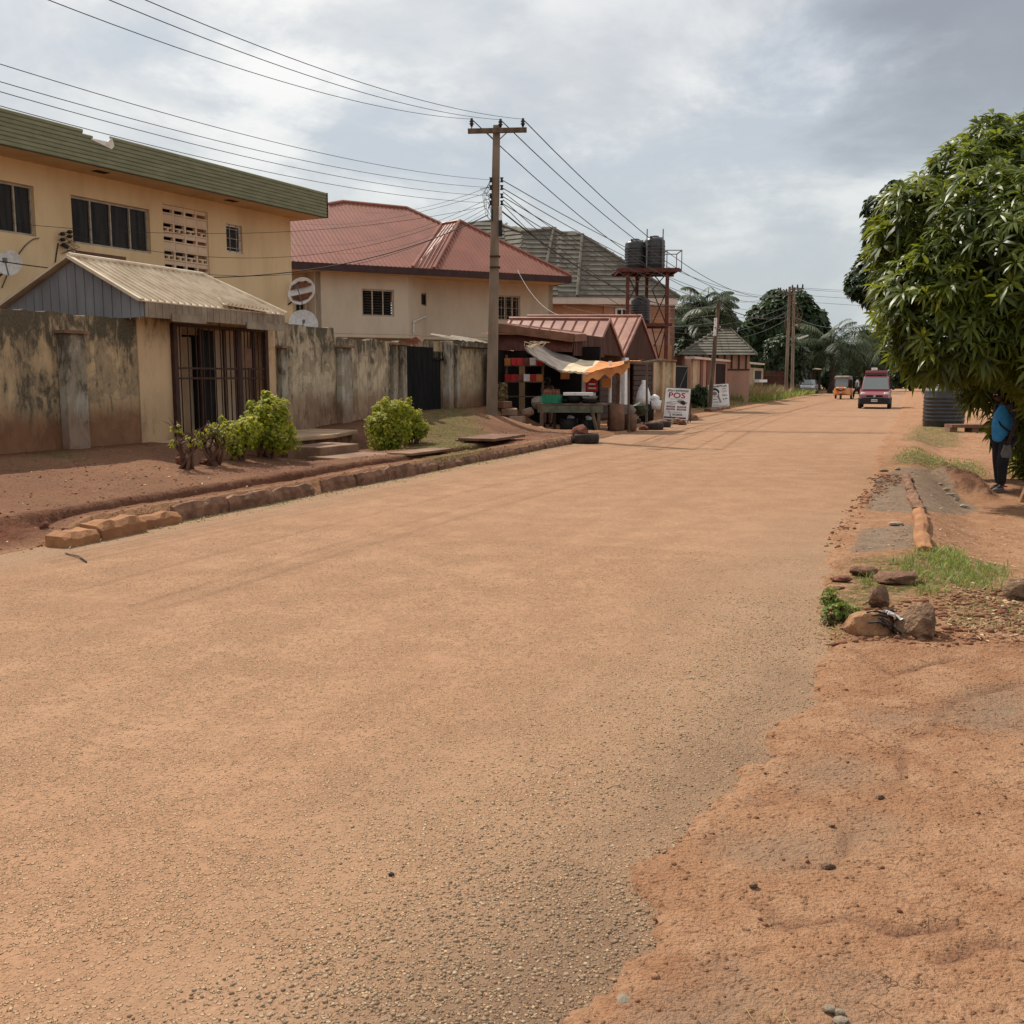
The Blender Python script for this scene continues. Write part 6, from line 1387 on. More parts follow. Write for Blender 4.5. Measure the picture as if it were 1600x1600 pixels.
for py in (281, 293, 306, 317):
    for px, L_ in ((767, lt_l), (784, lt_r)):
        c = hd(px, py, D1 - .1); mb = MB(); mb.lathe([(0, -.06), (.05, -.06), (.03, -.01), (.03, .01), (.05, .06), (0, .06)], 10, c); mb.build('insulator', M['porcelain'], mp, True); L_.append(c)
mb = MB(); c = hd(782, 335, D1 - .16); mb.box(c, (.09, .09, .42)); c = hd(782, 357, D1 - .16); mb.build('fuse_cutout', M['white_plastic'], mp); mb = MB(); mb.box(c, (.10, .1, .42)); mb.build('fuse_box', M['black'], mp)
mb = MB(); 
for py in (418, 401): c = hd(773.5, py, D1); mb.box(c, (.29, .29, .03))
mb.build('steel_band', M['iron'], mp)
mb = MB(); r_ = random.Random(3)
for i in range(9):
    a = lt_l[i % 4]; b = hd(758 + r_.uniform(-4, 8), 300 + r_.uniform(0, 45), D1 - .2); m_ = a.lerp(b, .5) + Vector((r_.uniform(-.25, .05), 0, r_.uniform(-.2, .1))); mb.tube([a, m_, b, b + Vector((.1, 0, -.1)), hd(770, 345, D1 - .2)], .007, 4)
mb.build('jumper_wires', M['cable'], mp)
def spole(name, label, top, base, d, w, mat='pole', arms=(), lamp=False):
    b = hd(*base, d); b.z = 0; tp_ = hd(*top, d); t = thing(name, label, 'utility pole', tuple(b)); mb = MB(); mb.tube([b - UP * .2, tp_], [w, w * .7], 8); mb.build('pole', M[mat], t)
    for (x0, y0, x1, y1) in arms:
        mb = MB(); mb.bar(hd(x0, y0, d - .1), hd(x1, y1, d - .1), .12); mb.build('crossarm', M['wood'], t)
        for f in (.1, .5, .9):
            c = hd(x0, y0, d - .1).lerp(hd(x1, y1, d - .1), f); mb = MB(); mb.lathe(ins_prof(1.6), 8, c + UP * .05); mb.build('insulator', M['porcelain'], t)
    if lamp:
        a = hd(1233, 540, d - .1); e = hd(1247, 529, d - .6); mb = MB(); mb.tube([a, a.lerp(e, .6), e], .05, 6); mb.build('lamp_arm', M['grey'], t)
        mb = MB(); mb.bar(e, e + Vector((.75, -.2, .25)), .28, .12); mb.build('lamp_head', M['white'], t)
    return t
spole('utility_pole', 'left one of the twin concrete poles beside the iron fence', (1234, 448), (1228, 606), 82, .15, arms=[(1217, 456, 1240, 461)], lamp=True)
spole('utility_pole', 'right one of the twin concrete poles beside the iron fence', (1241, 449), (1238, 606), 84, .15, arms=[(1236, 452, 1256, 451)])
spole('utility_pole', 'leaning brownish wooden pole behind the two signboards', (1123, 472), (1108, 615), 50, .13, 'wood')
spole('utility_pole', 'thin mast standing before the palm beside the pink house', (1078.5, 450), (1078.5, 560), 72, .05, 'grey')
mb = MB(); mb.box(hd(1118, 505, 49.8), (.13, .1, .5)); mb.box(hd(1117, 518, 49.8), (.12, .1, .4)); tag(mb.build('meter_box', M['white_plastic']), 'small white meter boxes strapped on the leaning pole', 'meter box')
# ------------------------------------------------------------------ overhead wires
def wire(label, p0, p1, sag, r=.009, n=26, name='power_line', grp=None, mat='cable'):
    p0, p1 = Vector(p0), Vector(p1); mb = MB(); pts = []
    for i in range(n + 1):
        f = i / n; pts.append(p0.lerp(p1, f) - UP * (4 * sag * f * (1 - f)))
    mb.tube(pts, r * .85, 4, caps=False); return tag(mb.build(name, M[mat], None, True), label, 'cable', grp)
GH = 'high wires from the crossarm towards the camera'
for i, (px, py, d, lb_) in enumerate([(-160, -95, 11.5, 'leftmost high wire running from crossarm to upper left'), (-105, -120, 11, 'middle high wire running from crossarm to upper left'), (-75, -135, 11, 'rightmost high wire running from crossarm to upper left')]):
    wire(lb_, ht_ins[i], hd(px, py, d), .38, .008, grp=GH)
GL = 'low wires from the pole past the yellow house roof'
for i, (py, lb_) in enumerate([(62, 'topmost of four wires crossing above the yellow house'), (92, 'second of four wires crossing above the yellow house'), (108, 'third of four wires crossing above the yellow house'), (132, 'lowest of four wires crossing above the yellow house')]):
    wire(lb_, lt_l[i], hd(-120, py, 12), .28, .007, grp=GL)
for i, (x, y) in enumerate([(1216, 458), (1240, 449), (1254, 450)]):
    wire(['left', 'middle', 'right'][i] + ' high wire sagging from the crossarm to the twin poles', ht_ins[i], hd(x, y, 82), 2.3, .016, grp='high wires from the tall pole to the twin poles')
for i in range(4): wire(['topmost', 'second', 'third', 'lowest'][i] + ' low wire from the tall pole to the twin poles', lt_r[i], hd(1234, 462 + i * 9, 82), 1.0 + .15 * i, .014, grp='low wires from the tall pole to the twin poles')
wire('thick black cable sagging from tall pole towards the leaning pole', hd(784, 330, D1), hd(1122, 476, 50), 1.0, .025); wire('thick black cable running on from the leaning pole to the twin poles', hd(1122, 476, 50), hd(1236, 492, 82), .5, .03)
wire('thick black cable leaving the twin poles to the mango tree side', hd(1236, 492, 82), hd(1420, 488, 60), 1.0, .028)
for i, (y0, y1) in enumerate([(449, 446), (451, 452), (460, 462), (470, 473)]): wire(['topmost', 'second', 'third', 'lowest'][i] + ' wire running right from the twin poles', hd(1240, y0, 82), hd(1640, y1 + 6, 75), .3, .016, grp='wires leaving the twin poles to the right')
SD = 'service wires fanning out from the tall pole to the houses'
for j, (a, e, d, sg, lb_) in enumerate([((763, 318), (103, 366), 21.5, .9, 'service wire ending at the upper insulator on the yellow house'), ((763, 330), (94, 384), 21.5, 1.1, 'service wire ending at the lower insulator on the yellow house'), ((760, 322), (-60, 340), 21, .5, 'service wire passing before the yellow house windows'),
                                        ((762, 336), (-60, 398), 17, .9, 'thick twisted cable crossing low before the yellow house'), ((764, 300), (470, 350), 40, .3, 'thin wire from pole to left end of the red roof'), ((764, 310), (440, 380), 36, .5, 'thin wire from pole across the red roof to the yellow corner'), ((764, 292), (560, 330), 48, .3, 'short wire from pole over the red roof ridge'), ((760, 325), (500, 392), 38, .5, 'wire from pole across the lower red roof')]):
    wire(lb_, hd(*a, D1 - .1), hd(*e, d), sg, .016 if 'thick' in lb_ else .007, grp=SD)
for j, (a, e, d, sg, lb_) in enumerate([((786, 300), (1046, 430), 52, .6, 'service wire from tall pole to the tank stand corner'), ((786, 312), (1120, 500), 50, .9, 'service wire from tall pole to upper leaning pole'), ((786, 320), (1118, 512), 50, 1.2, 'service wire from tall pole to lower leaning pole'), ((1122, 480), (880, 470), 58, .2, 'upper pale wire from leaning pole to the pink house'), ((1122, 492), (880, 478), 58, .4, 'middle pale wire from leaning pole to the pink house'), ((1122, 503), (880, 488), 58, .5, 'lower pale wire from leaning pole to the pink house'),
                                        ((1234, 475), (1000, 503), 52, .8, 'upper wire from twin poles to the tank stand'), ((1234, 484), (1000, 510), 52, 1.0, 'middle wire from twin poles to the tank stand'), ((1234, 496), (1000, 516), 52, 1.1, 'lower wire from twin poles to the tank stand')]):
    d0 = D1 if j < 3 else (50 if j < 6 else 82); wire(lb_, hd(*a, d0), hd(*e, d), sg, .012, grp='service wires right of the tall pole', mat='cable' if j < 3 else 'grey')
wire('loose pale wire hanging from the red roof eave', hp(820, 428, base.a, base.b) + UP * .1 - DV, hd(872, 492, 38), .35, .007, mat='whiteframe')
mb = MB(); r_ = random.Random(8)
for i in range(16):
    a = hd(1236 + r_.uniform(-4, 8), 460 + r_.uniform(0, 40), 82); b = hd(1236 + r_.uniform(-10, 22), 500 + r_.uniform(0, 35), 82.3); mb.tube([a, a.lerp(b, .5) + Vector((r_.uniform(-.6, .9), 0, -.2)), b], .02, 4)
tag(mb.build('cable_tangle', M['wood']), 'tangle of loose wires hanging between the twin poles', 'cable')
# ------------------------------------------------------------------ people
def skinmesh(name, J, E, mat, parent, sub=2, root=0):
    names = list(J); me = bpy.data.meshes.new(name); me.from_pydata([J[n][0] for n in names], [(names.index(a), names.index(b)) for a, b in E], [])
    o = bpy.data.objects.new(name, me); COL.objects.link(o); m = o.modifiers.new('s', 'SKIN'); m.use_smooth_shade = True
    for i, n in enumerate(names):
        r = J[n][1]; r = r if hasattr(r, '__len__') else (r, r); sv_ = me.skin_vertices[0].data[i]; sv_.radius = r; sv_.use_root = (i == root)
    ss_ = o.modifiers.new('u', 'SUBSURF'); ss_.levels = sub; ss_.render_levels = sub
    dg = bpy.context.evaluated_depsgraph_get(); dg.update(); nm = bpy.data.meshes.new_from_object(o.evaluated_get(dg)); bpy.data.objects.remove(o); bpy.data.meshes.remove(me)
    nm.materials.clear(); nm.materials.append(mat)
    for p in nm.polygons: p.use_smooth = True
    nm.name = name; q = bpy.data.objects.new(name, nm); lk(q, parent); return q
def person(label, loc, rz, H=1.7, shirt='blue_shirt', trousers='dark_trousers', shoes='shoe_grey', sleeve=None, stride=0.0, bow=.5, arms=((-.04, .06), (-.04, .05)), detail=True, hair=True, belly=.02, scarf=None):
    k = H / 1.7; t = thing('person', label, 'person', tuple(loc), rz=rz); V = lambda x, y, z: (x * k, y * k, z * k)
    fA, fB = .02 + stride * .5, -.02 - stride * .5; hx = .05 + .08 * bow; hz_ = 1.575 - .05 * bow
    J = {'pel': (V(0, 0, .93), (.12 * k, .15 * k)), 'sp': (V(.01, 0, 1.08), (.105 * k, .135 * k)), 'ch': (V(0, 0, 1.27), (.11 * k, .155 * k)), 'nb': (V(-.005, 0, 1.42), .06 * k), 'nk': (V(hx * .45, 0, 1.475), .05 * k),
         'h1': (V(hx * .9, 0, hz_ - .06), (.062 * k, .055 * k)), 'h2': (V(hx, 0, hz_), (.092 * k, .075 * k)), 'h3': (V(hx - .01, 0, hz_ + .075), (.078 * k, .066 * k)), 'h4': (V(hx - .012, 0, hz_ + .11), (.035 * k, .03 * k))}
    E = [('pel', 'sp'), ('sp', 'ch'), ('ch', 'nb'), ('nb', 'nk'), ('nk', 'h1'), ('h1', 'h2'), ('h2', 'h3'), ('h3', 'h4')]
    hands = []
    for sgn, nm, (ex, wx), fx in ((1, 'L', arms[0], fA), (-1, 'R', arms[1], fB)):
        J['sh' + nm] = (V(-.01, .165 * sgn, 1.385), .052 * k); J['el' + nm] = (V(ex, .215 * sgn, 1.10), .039 * k); J['wr' + nm] = (V(wx, .205 * sgn, .86), .025 * k); J['pm' + nm] = (V(wx + .015, .2 * sgn, .79), (.036 * k, .018 * k))
        E += [('ch', 'sh' + nm), ('sh' + nm, 'el' + nm), ('el' + nm, 'wr' + nm), ('wr' + nm, 'pm' + nm)]; hands.append((sgn, V(wx + .018, .2 * sgn, .78)))
        J['hp' + nm] = (V(0, .085 * sgn, .88), .095 * k); J['kn' + nm] = (V(fx * .8 + .03, .1 * sgn, .50), .06 * k); J['an' + nm] = (V(fx, .1 * sgn, .09), .04 * k); J['ft' + nm] = (V(fx + .13, .11 * sgn, .035), (.035 * k, .028 * k))
        E += [('pel', 'hp' + nm), ('hp' + nm, 'kn' + nm), ('kn' + nm, 'an' + nm), ('an' + nm, 'ft' + nm)]
        if detail:
            for fi in range(4):
                a = (wx + .018 + (fi - 1.5) * .018, .2 * sgn, .765); l = (.07, .08, .075, .055)[fi]; J['f%d%s' % (fi, nm)] = (V(*a), .0095 * k); J['g%d%s' % (fi, nm)] = (V(a[0] + .012, a[1] - .012 * sgn, a[2] - l * .55), .0085 * k); J['e%d%s' % (fi, nm)] = (V(a[0] + .015, a[1] - .035 * sgn, a[2] - l), .007 * k)
                E += [('pm' + nm, 'f%d%s' % (fi, nm)), ('f%d%s' % (fi, nm), 'g%d%s' % (fi, nm)), ('g%d%s' % (fi, nm), 'e%d%s' % (fi, nm))]
            J['t' + nm] = (V(wx + .055, (.2 - .02) * sgn, .80), .011 * k); J['u' + nm] = (V(wx + .07, (.2 - .035) * sgn, .765), .009 * k); E += [('pm' + nm, 't' + nm), ('t' + nm, 'u' + nm)]
    body = skinmesh('body', J, E, M['skin'], t)
    if detail:
        c = Vector(V(hx, 0, hz_)); mb = MB(); mb.blob(c + Vector((.098, 0, -.005)) * k, (.022 * k, .017 * k, .028 * k), 1, 2, .05); mb.build('nose', M['skin'], t, True, world=False)
        for sgn in (1, -1):
            mb = MB(); mb.blob(c + Vector((-.005, .08 * sgn, .0)) * k, (.022 * k, .011 * k, .034 * k), 2, 2, .1); mb.build('ear', M['skin'], t, True, world=False)
            mb = MB(); mb.blob(c + Vector((.083, .03 * sgn, .022)) * k, .011 * k, 2, 2, 0); mb.build('eye', M['white'], t, True, world=False)
        mb = MB(); mb.blob(c + Vector((.085, 0, -.045)) * k, (.014 * k, .026 * k, .009 * k), 3, 2, .05); mb.build('mouth', M['rock_red'], t, True, world=False)
    if hair:
        mb = MB(); mb.blob(Vector(V(hx - .022, 0, hz_ + .045)), (.103 * k, .086 * k, .09 * k), 7, 3, .06, 5); mb.build('hair', M['hair'], t, True, world=False)
    if scarf:
        mb = MB(); mb.blob(Vector(V(hx - .015, 0, hz_ + .05)), (.12 * k, .1 * k, .1 * k), 7, 3, .12, 3); mb.build('headscarf', M[scarf], t, True, world=False)
    g = 1.13
    def inf(r, e=.012):
        return tuple(x + e * k for x in r) if hasattr(r, '__len__') else r + e * k
    S = {'hem': (V(.005, 0, .78), (.15 * k, .17 * k)), 'pel': (V(.01, 0, .88), (.16 * k, .178 * k)), 'sp': (V(.01 + belly, 0, 1.07), (.165 * k, .16 * k)), 'ch': (V(.0, 0, 1.27), (.155 * k, .17 * k)), 'nb': (V(0, 0, 1.41), .07 * k)}
    ES_ = [('hem', 'pel'), ('pel', 'sp'), ('sp', 'ch'), ('ch', 'nb')]; skinmesh('shirt', S, ES_, M[shirt], t)
    for sgn, nm in ((1, 'L'), (-1, 'R')):
        sh, el = Vector(J['sh' + nm][0]), Vector(J['el' + nm][0]); m_ = sh.lerp(el, .72); skinmesh('sleeve', {'a': (tuple(Vector(V(0, .1 * sgn, 1.37))), .075 * k), 'b': (tuple(sh), .072 * k), 'c': (tuple(m_), .062 * k)}, [('a', 'b'), ('b', 'c')], M[sleeve or shirt], t)
    T = {'pel': (V(0, 0, .86), (.11 * k, .14 * k))}; ET_ = []
    for nm in 'LR':
        T['hp' + nm] = (tuple(Vector(J['hp' + nm][0]) - Vector((0, 0, .08))), .115 * k); T['kn' + nm] = (J['kn' + nm][0], .095 * k); a = Vector(J['an' + nm][0]); T['an' + nm] = (tuple(a + Vector((0, 0, .01))), .062 * k); ET_ += [('pel', 'hp' + nm), ('hp' + nm, 'kn' + nm), ('kn' + nm, 'an' + nm)]
    skinmesh('trousers', T, ET_, M[trousers], t)
    for nm in 'LR':
        a, f = Vector(J['an' + nm][0]), Vector(J['ft' + nm][0]); sh_ = skinmesh('shoe', {'h': (tuple(Vector((a.x - .035 * k, a.y, .045 * k))), (.042 * k, .042 * k)), 'm': (tuple(Vector((a.x + .06 * k, (a.y + f.y) / 2, .045 * k))), (.048 * k, .04 * k)), 't': (tuple(Vector((f.x + .05 * k, f.y, .03 * k))), (.04 * k, .03 * k))}, [('h', 'm'), ('m', 't')], M[shoes], t)
        if detail:
            mb = MB(); mb.box((a.x - .03 * k, a.y, .085 * k), (.11 * k, .09 * k, .022 * k)); mb.build('collar_trim', M['pink_trim'], sh_, world=False, bevel=.008)
            mb = MB(); mb.box((a.x + .045 * k, a.y, .008), (.27 * k, .085 * k, .016)); mb.build('sole', M['grey'], sh_, world=False, bevel=.004)
    return t, hands, k
M['blue_shirt'] = simple('bright_blue_shirt', (.04, .30, .66), (.03, .22, .52), 6, .7, .3, objc=True); M['dark_sleeve'] = simple('dark_navy_sleeve', (.03, .035, .06), None, 6, .8, .2); M['dark_trousers'] = simple('black_trousers', (.014, .014, .018), (.022, .022, .028), 6, .85, .3, objc=True)
M['shoe_grey'] = simple('grey_slip_on_shoe', (.16, .13, .13), None, 8, .7, .2); M['pink_trim'] = simple('pink_shoe_collar', (.50, .09, .12), None, 8, .7, .1)
M['white_shirt'] = simple('white_shirt', (.55, .53, .5), None, 8, .8, .2); M['brown_cloth'] = simple('brown_print_cloth', (.12, .06, .045), (.25, .12, .1), 12, .8, .2)
pl_ = hz(1562, 772, -.22); s_, t_ = ST(pl_.x, pl_.y); man, hands, kk_ = person('man in blue shirt with head bowed standing under the mango tree', tuple(P_(s_, t_)), math.pi + .32, 1.66, 'blue_shirt', 'dark_trousers', 'shoe_grey', 'dark_sleeve', .10, 1.0, arms=((-.02, .07), (-.06, .02)), belly=.045)
mb = MB(); K = 1.66 / 1.7
pts = [Vector((-.10, -.1, 1.36)) * K, Vector((.0, -.13, 1.40)) * K, Vector((.10, -.09, 1.33)) * K, Vector((.155, 0, 1.2)) * K, Vector((.165, .1, 1.07)) * K, Vector((.08, .172, .98)) * K, Vector((-.05, .19, .95)) * K]
mb.tube(pts, .016, 5); mb.build('bag_strap', M['black'], man, True, world=False)
hw = man.matrix_basis @ Vector((.075 * 1, .19, .70)); hw = Vector(man.location) + Matrix.Rotation(man.rotation_euler.z, 3, 'Z') @ Vector((.095, .19 * K, .70 * K))
mb = MB(); mb.prism([hw + Vector((-.05, .02, .06)), hw + Vector((.05, .02, .06)), hw + Vector((.085, .02, -.09)), hw + Vector((.06, .02, -.15)), hw + Vector((-.07, .02, -.14)), hw + Vector((-.09, .02, -.08))], (0, -.035, 0)); tag(mb.build('pouch', M['grey'], bevel=.01), 'small grey pouch held in the standing man\'s hand', 'pouch')
wk = hz(1333, 620, 0); person('pedestrian in white top and dark trousers walking beside the tricycle', (wk.x, wk.y - 10, 0) if False else tuple(R(81, 3.95, 0)), math.pi * .85, 1.7, 'white_shirt', 'dark_trousers', 'black', None, .42, .2, detail=False)
vd = person('vendor in brown print dress and dark scarf standing in the stall', tuple(P_(30.2, -3.1)), -1.4, 1.55, 'brown_cloth', 'brown_cloth', 'black', None, 0, .3, detail=False, scarf='black')
# ------------------------------------------------------------------ red van
M['van_red'] = simple('maroon_van_paint', (.26, .028, .045), (.22, .024, .04), 2, .35, 0, spec=.5, coat=.6, objc=True); M['lamp_glass'] = simple('headlamp_glass', (.55, .55, .52), None, 30, .15, .1, spec=.6); M['plastic_dk'] = simple('dark_bumper_plastic', (.02, .018, .02), None, 5, .6, .1); M['chrome'] = simple('bright_metal', (.6, .6, .6), None, 5, .25, 0, metallic=.9)
k = NT('windscreen_glass'); M['windscreen'] = k.out((.10, .11, .11), .06, spec=.9)
vl = hz(1366, 639, 0); vz = -math.pi / 2 - (ANG - .0) + .02
van = thing('red_van', 'maroon high roofed van with loaded roof rack driving towards the camera', 'van', (vl.x + .66, vl.y + 1.75, 0), rz=-math.pi / 2 - .37); van.scale = (.94, .94, .94)
# local frame: +x is the front
def vloft(secs, name, mat, parent, bev=.02):
    """sections: (x, halfwidth_bottom, halfwidth_top, z0, z1)"""
    mb = MB(); vs = []; fs = []
    for x, wb, wt, z0, z1 in secs: vs += [(x, -wb, z0), (x, -wt, z1), (x, wt, z1), (x, wb, z0)]
    for i in range(len(secs) - 1):
        for q in range(4): fs.append((i * 4 + q, i * 4 + (q + 1) % 4, (i + 1) * 4 + (q + 1) % 4, (i + 1) * 4 + q))
    n = (len(secs) - 1) * 4; fs += [(3, 2, 1, 0), (n, n + 1, n + 2, n + 3)]; mb.add(vs, fs); return mb.build(name, mat, parent, world=False, bevel=bev)
vloft([(-2.0, .82, .80, .32, 1.0), (-1.6, .84, .82, .3, 1.02), (1.05, .84, .81, .3, 1.02), (1.6, .83, .76, .3, .93), (1.92, .78, .70, .34, .78), (1.98, .74, .66, .4, .66)], 'body', M['van_red'], van, .05)
vloft([(-1.98, .80, .66, .98, 1.70), (-1.7, .80, .66, 1.0, 1.76), (.2, .80, .65, 1.0, 1.77), (.45, .80, .64, 1.0, 1.74), (.62, .79, .76, 1.0, 1.1)], 'cabin', M['van_red'], van, .06)
mb = MB(); mb.add([(1.22, -.70, 1.03), (1.22, .70, 1.03), (.50, .60, 1.67), (.50, -.60, 1.67)], [(0, 1, 2, 3)]); wsn = mb.build('windscreen', M['windscreen'], van, world=False)
vloft([(.40, .80, .645, 1.0, 1.73), (.50, .79, .63, 1.0, 1.66), (1.18, .74, .715, .98, 1.03)], 'windscreen_surround', M['van_red'], van, .01)
wsn.location = (.03, 0, .025)
for sg_ in (1, -1):
    mb = MB(); y = .80 * sg_; yt = .70 * sg_; mb.add([(.75, y * 1.005, 1.06), (.3, y * 1.01, 1.06), (.3, yt * 1.0, 1.6), (.42, yt * 1.0, 1.6)], [(0, 1, 2, 3)]); mb.add([(.2, y * 1.01, 1.06), (-.8, y * 1.01, 1.06), (-.8, yt, 1.6), (.2, yt, 1.6)], [(0, 1, 2, 3)]); mb.build('side_window', M['windscreen'], van, world=False)
    mb = MB(); mb.blob((1.80, .60 * sg_, .80), (.13, .17, .11), 3, 2, .02); mb.build('headlight', M['lamp_glass'], van, True, world=False)
    mb = MB(); mb.blob((.78, .93 * sg_, 1.12), (.07, .1, .1), 3, 2, .02); mb.build('wing_mirror', M['plastic_dk'], van, True, world=False)
    for x in (1.25, -1.3):
        wh = MB(); wh.lathe([(.18, -.09), (.28, -.1), (.31, -.06), (.31, .06), (.28, .1), (.18, .09)], 24, (x, .76 * sg_, .31), (0, 1, 0)); w_ = wh.build('tyre', M['rubber'], van, True, world=False); wh = MB(); wh.lathe([(0, -.05), (.19, -.07), (.19, .07), (0, .05)], 16, (x, .76 * sg_, .31), (0, 1, 0)); wh.build('rim', M['chrome'], w_, world=False)
vloft([(1.75, .84, .84, .26, .60), (1.98, .80, .80, .26, .60), (2.06, .72, .72, .28, .56)], 'bumper', M['plastic_dk'], van, .03)
mb = MB(); mb.box((2.0, 0, .70), (.05, .84, .11)); mb.build('grille', M['plastic_dk'], van, world=False, bevel=.01); mb = MB(); mb.lathe([(.0, 0), (.07, 0), (.07, .02), (0, .02)], 16, (2.03, 0, .71), (1, 0, 0)); mb.build('badge', M['chrome'], van, world=False)
mb = MB(); mb.box((2.03, 0, .615), (.03, 1.42, .03)); mb.build('bumper_trim', M['grey'], van, world=False)
mb = MB(); mb.box((2.08, .0, .46), (.015, .32, .13)); pl2 = mb.build('number_plate', M['white_plastic'], van, world=False); mb = MB()
for i in range(7): mb.box((2.09, -.125 + i * .042, .46), (.006, .022, .06))
mb.build('plate_letters', M['blackgate'], pl2, world=False)
mb = MB(); mb.tube([(.75, .3, 1.37), (1.15, -.35, 1.08)], .012, 4); mb.tube([(.98, .45, 1.2), (1.2, -.1, 1.06)], .012, 4); mb.build('wiper', M['black'], van, world=False)
rack = MB()
for y in (-.58, .58): rack.tube([(-1.6, y, 1.86), (.2, y, 1.86)], .02, 6)
for x in (-1.5, -.7, .1): rack.tube([(x, -.6, 1.76), (x, -.6, 1.86), (x, .6, 1.86), (x, .6, 1.76)], .018, 6)
rack.build('roof_rack', M['grey'], van, world=False)
vm = Matrix.Translation(van.location) @ Matrix.Rotation(van.rotation_euler.z, 4, 'Z') @ Matrix.Scale(.94, 4); mb = MB(); c = vm @ Vector((-.6, 0, 1.9)); mb.box(c + UP * .09, (1.4, 1.12, .17), rz=van.rotation_euler.z); tag(mb.build('roof_load', M['van_red'], bevel=.04), 'dark red bundle lying on the van roof rack', 'bundle')
mb = MB(); c = vm @ Vector((-.1, -.12, 2.1)); mb.box(c + UP * .07, (.3, .3, .14), rz=van.rotation_euler.z); tag(mb.build('carton', M['white_plastic'], bevel=.02), 'small white carton on top of the red bundle', 'box')
# ------------------------------------------------------------------ orange tricycle taxi
M['tri'] = simple('orange_tricycle_paint', (.62, .19, .02), (.5, .15, .02), 3, .4, .05, spec=.5, coat=.3, objc=True)
tl_ = R(80, 2.95, 0); tri = thing('tricycle_taxi', 'orange three wheeled taxi with grey canopy coming down the road', 'tricycle', tuple(tl_), rz=-math.pi / 2 - .42)
vloft([(-1.3, .62, .62, .28, .85), (-.2, .62, .62, .28, .80), (.5, .60, .55, .3, .85), (1.05, .42, .36, .35, .92), (1.22, .25, .2, .4, .85)], 'body', M['tri'], tri, .05)
vloft([(-1.25, .6, .54, 1.4, 1.72), (.3, .6, .52, 1.45, 1.74), (.6, .56, .48, 1.45, 1.66)], 'canopy', M['tarp_grey'], tri, .05)
vloft([(-1.28, .6, .58, .85, 1.42), (-.9, .6, .58, .85, 1.42)], 'rear_curtain', M['black'], tri)
mb = MB(); mb.add([(.95, -.46, .93), (.95, .46, .93), (.58, .46, 1.5), (.58, -.46, 1.5)], [(0, 1, 2, 3)]); mb.build('windscreen', M['windscreen'], tri, world=False)
mb = MB()
for y in (-.55, .55): mb.tube([(.97, y * .86, .85), (.6, y, 1.5)], .035, 5); mb.tube([(-.2, y, .8), (-.2, y, 1.5)], .03, 5)
mb.build('canopy_pillar', M['iron'], tri, world=False)
for y in (-.3, .3): mb = MB(); mb.blob((1.12, y, .8), (.07, .1, .09), 1, 2, 0); mb.build('headlight', M['lamp_glass'], tri, True, world=False)
mb = MB(); mb.box((1.2, 0, .55), (.06, .16, .1)); mb.build('number_plate', M['white_plastic'], tri, world=False)
mb = MB(); mb.add([(1.19, -.35, .82), (1.26, 0, .66), (1.19, .35, .82), (1.21, .3, .72), (1.27, 0, .56), (1.21, -.3, .72)], [(0, 1, 4, 5), (1, 2, 3, 4)]); mb.build('front_stripe', M['black'], tri, world=False)
mb = MB(); mb.lathe([(.12, -.05), (.2, -.06), (.22, 0), (.2, .06), (.12, .05)], 18, (1.05, 0, .22), (0, 1, 0)); mb.build('front_wheel', M['rubber'], tri, True, world=False)
for y in (-.56, .56): mb = MB(); mb.lathe([(.12, -.05), (.22, -.06), (.24, 0), (.22, .06), (.12, .05)], 18, (-.8, y, .24), (0, 1, 0)); mb.build('rear_wheel', M['rubber'], tri, True, world=False)
car = thing('parked_car', 'grey car parked in shade beyond the grey gate pillar', 'car', tuple(R(103, -1.5, 0)), rz=-math.pi / 2 - .37)
vloft([(-1.9, .78, .74, .3, .9), (1.0, .80, .76, .3, .92), (1.8, .76, .7, .32, .78), (1.95, .66, .6, .38, .6)], 'body', M['grey'], car, .06); vloft([(-1.5, .74, .58, .9, 1.38), (.2, .74, .58, .9, 1.4), (.9, .72, .66, .9, .96)], 'cabin', M['windscreen'], car, .04)
for x in (1.2, -1.25):
    for y in (-.72, .72): mb = MB(); mb.lathe([(0, -.08), (.3, -.09), (.3, .09), (0, .08)], 18, (x, y, .3), (0, 1, 0)); mb.build('wheel', M['rubber'], car, True, world=False)
for y in (-.55, .55): mb = MB(); mb.blob((1.86, y, .66), (.08, .15, .08), 1, 2, 0); mb.build('headlight', M['lamp_glass'], car, True, world=False)
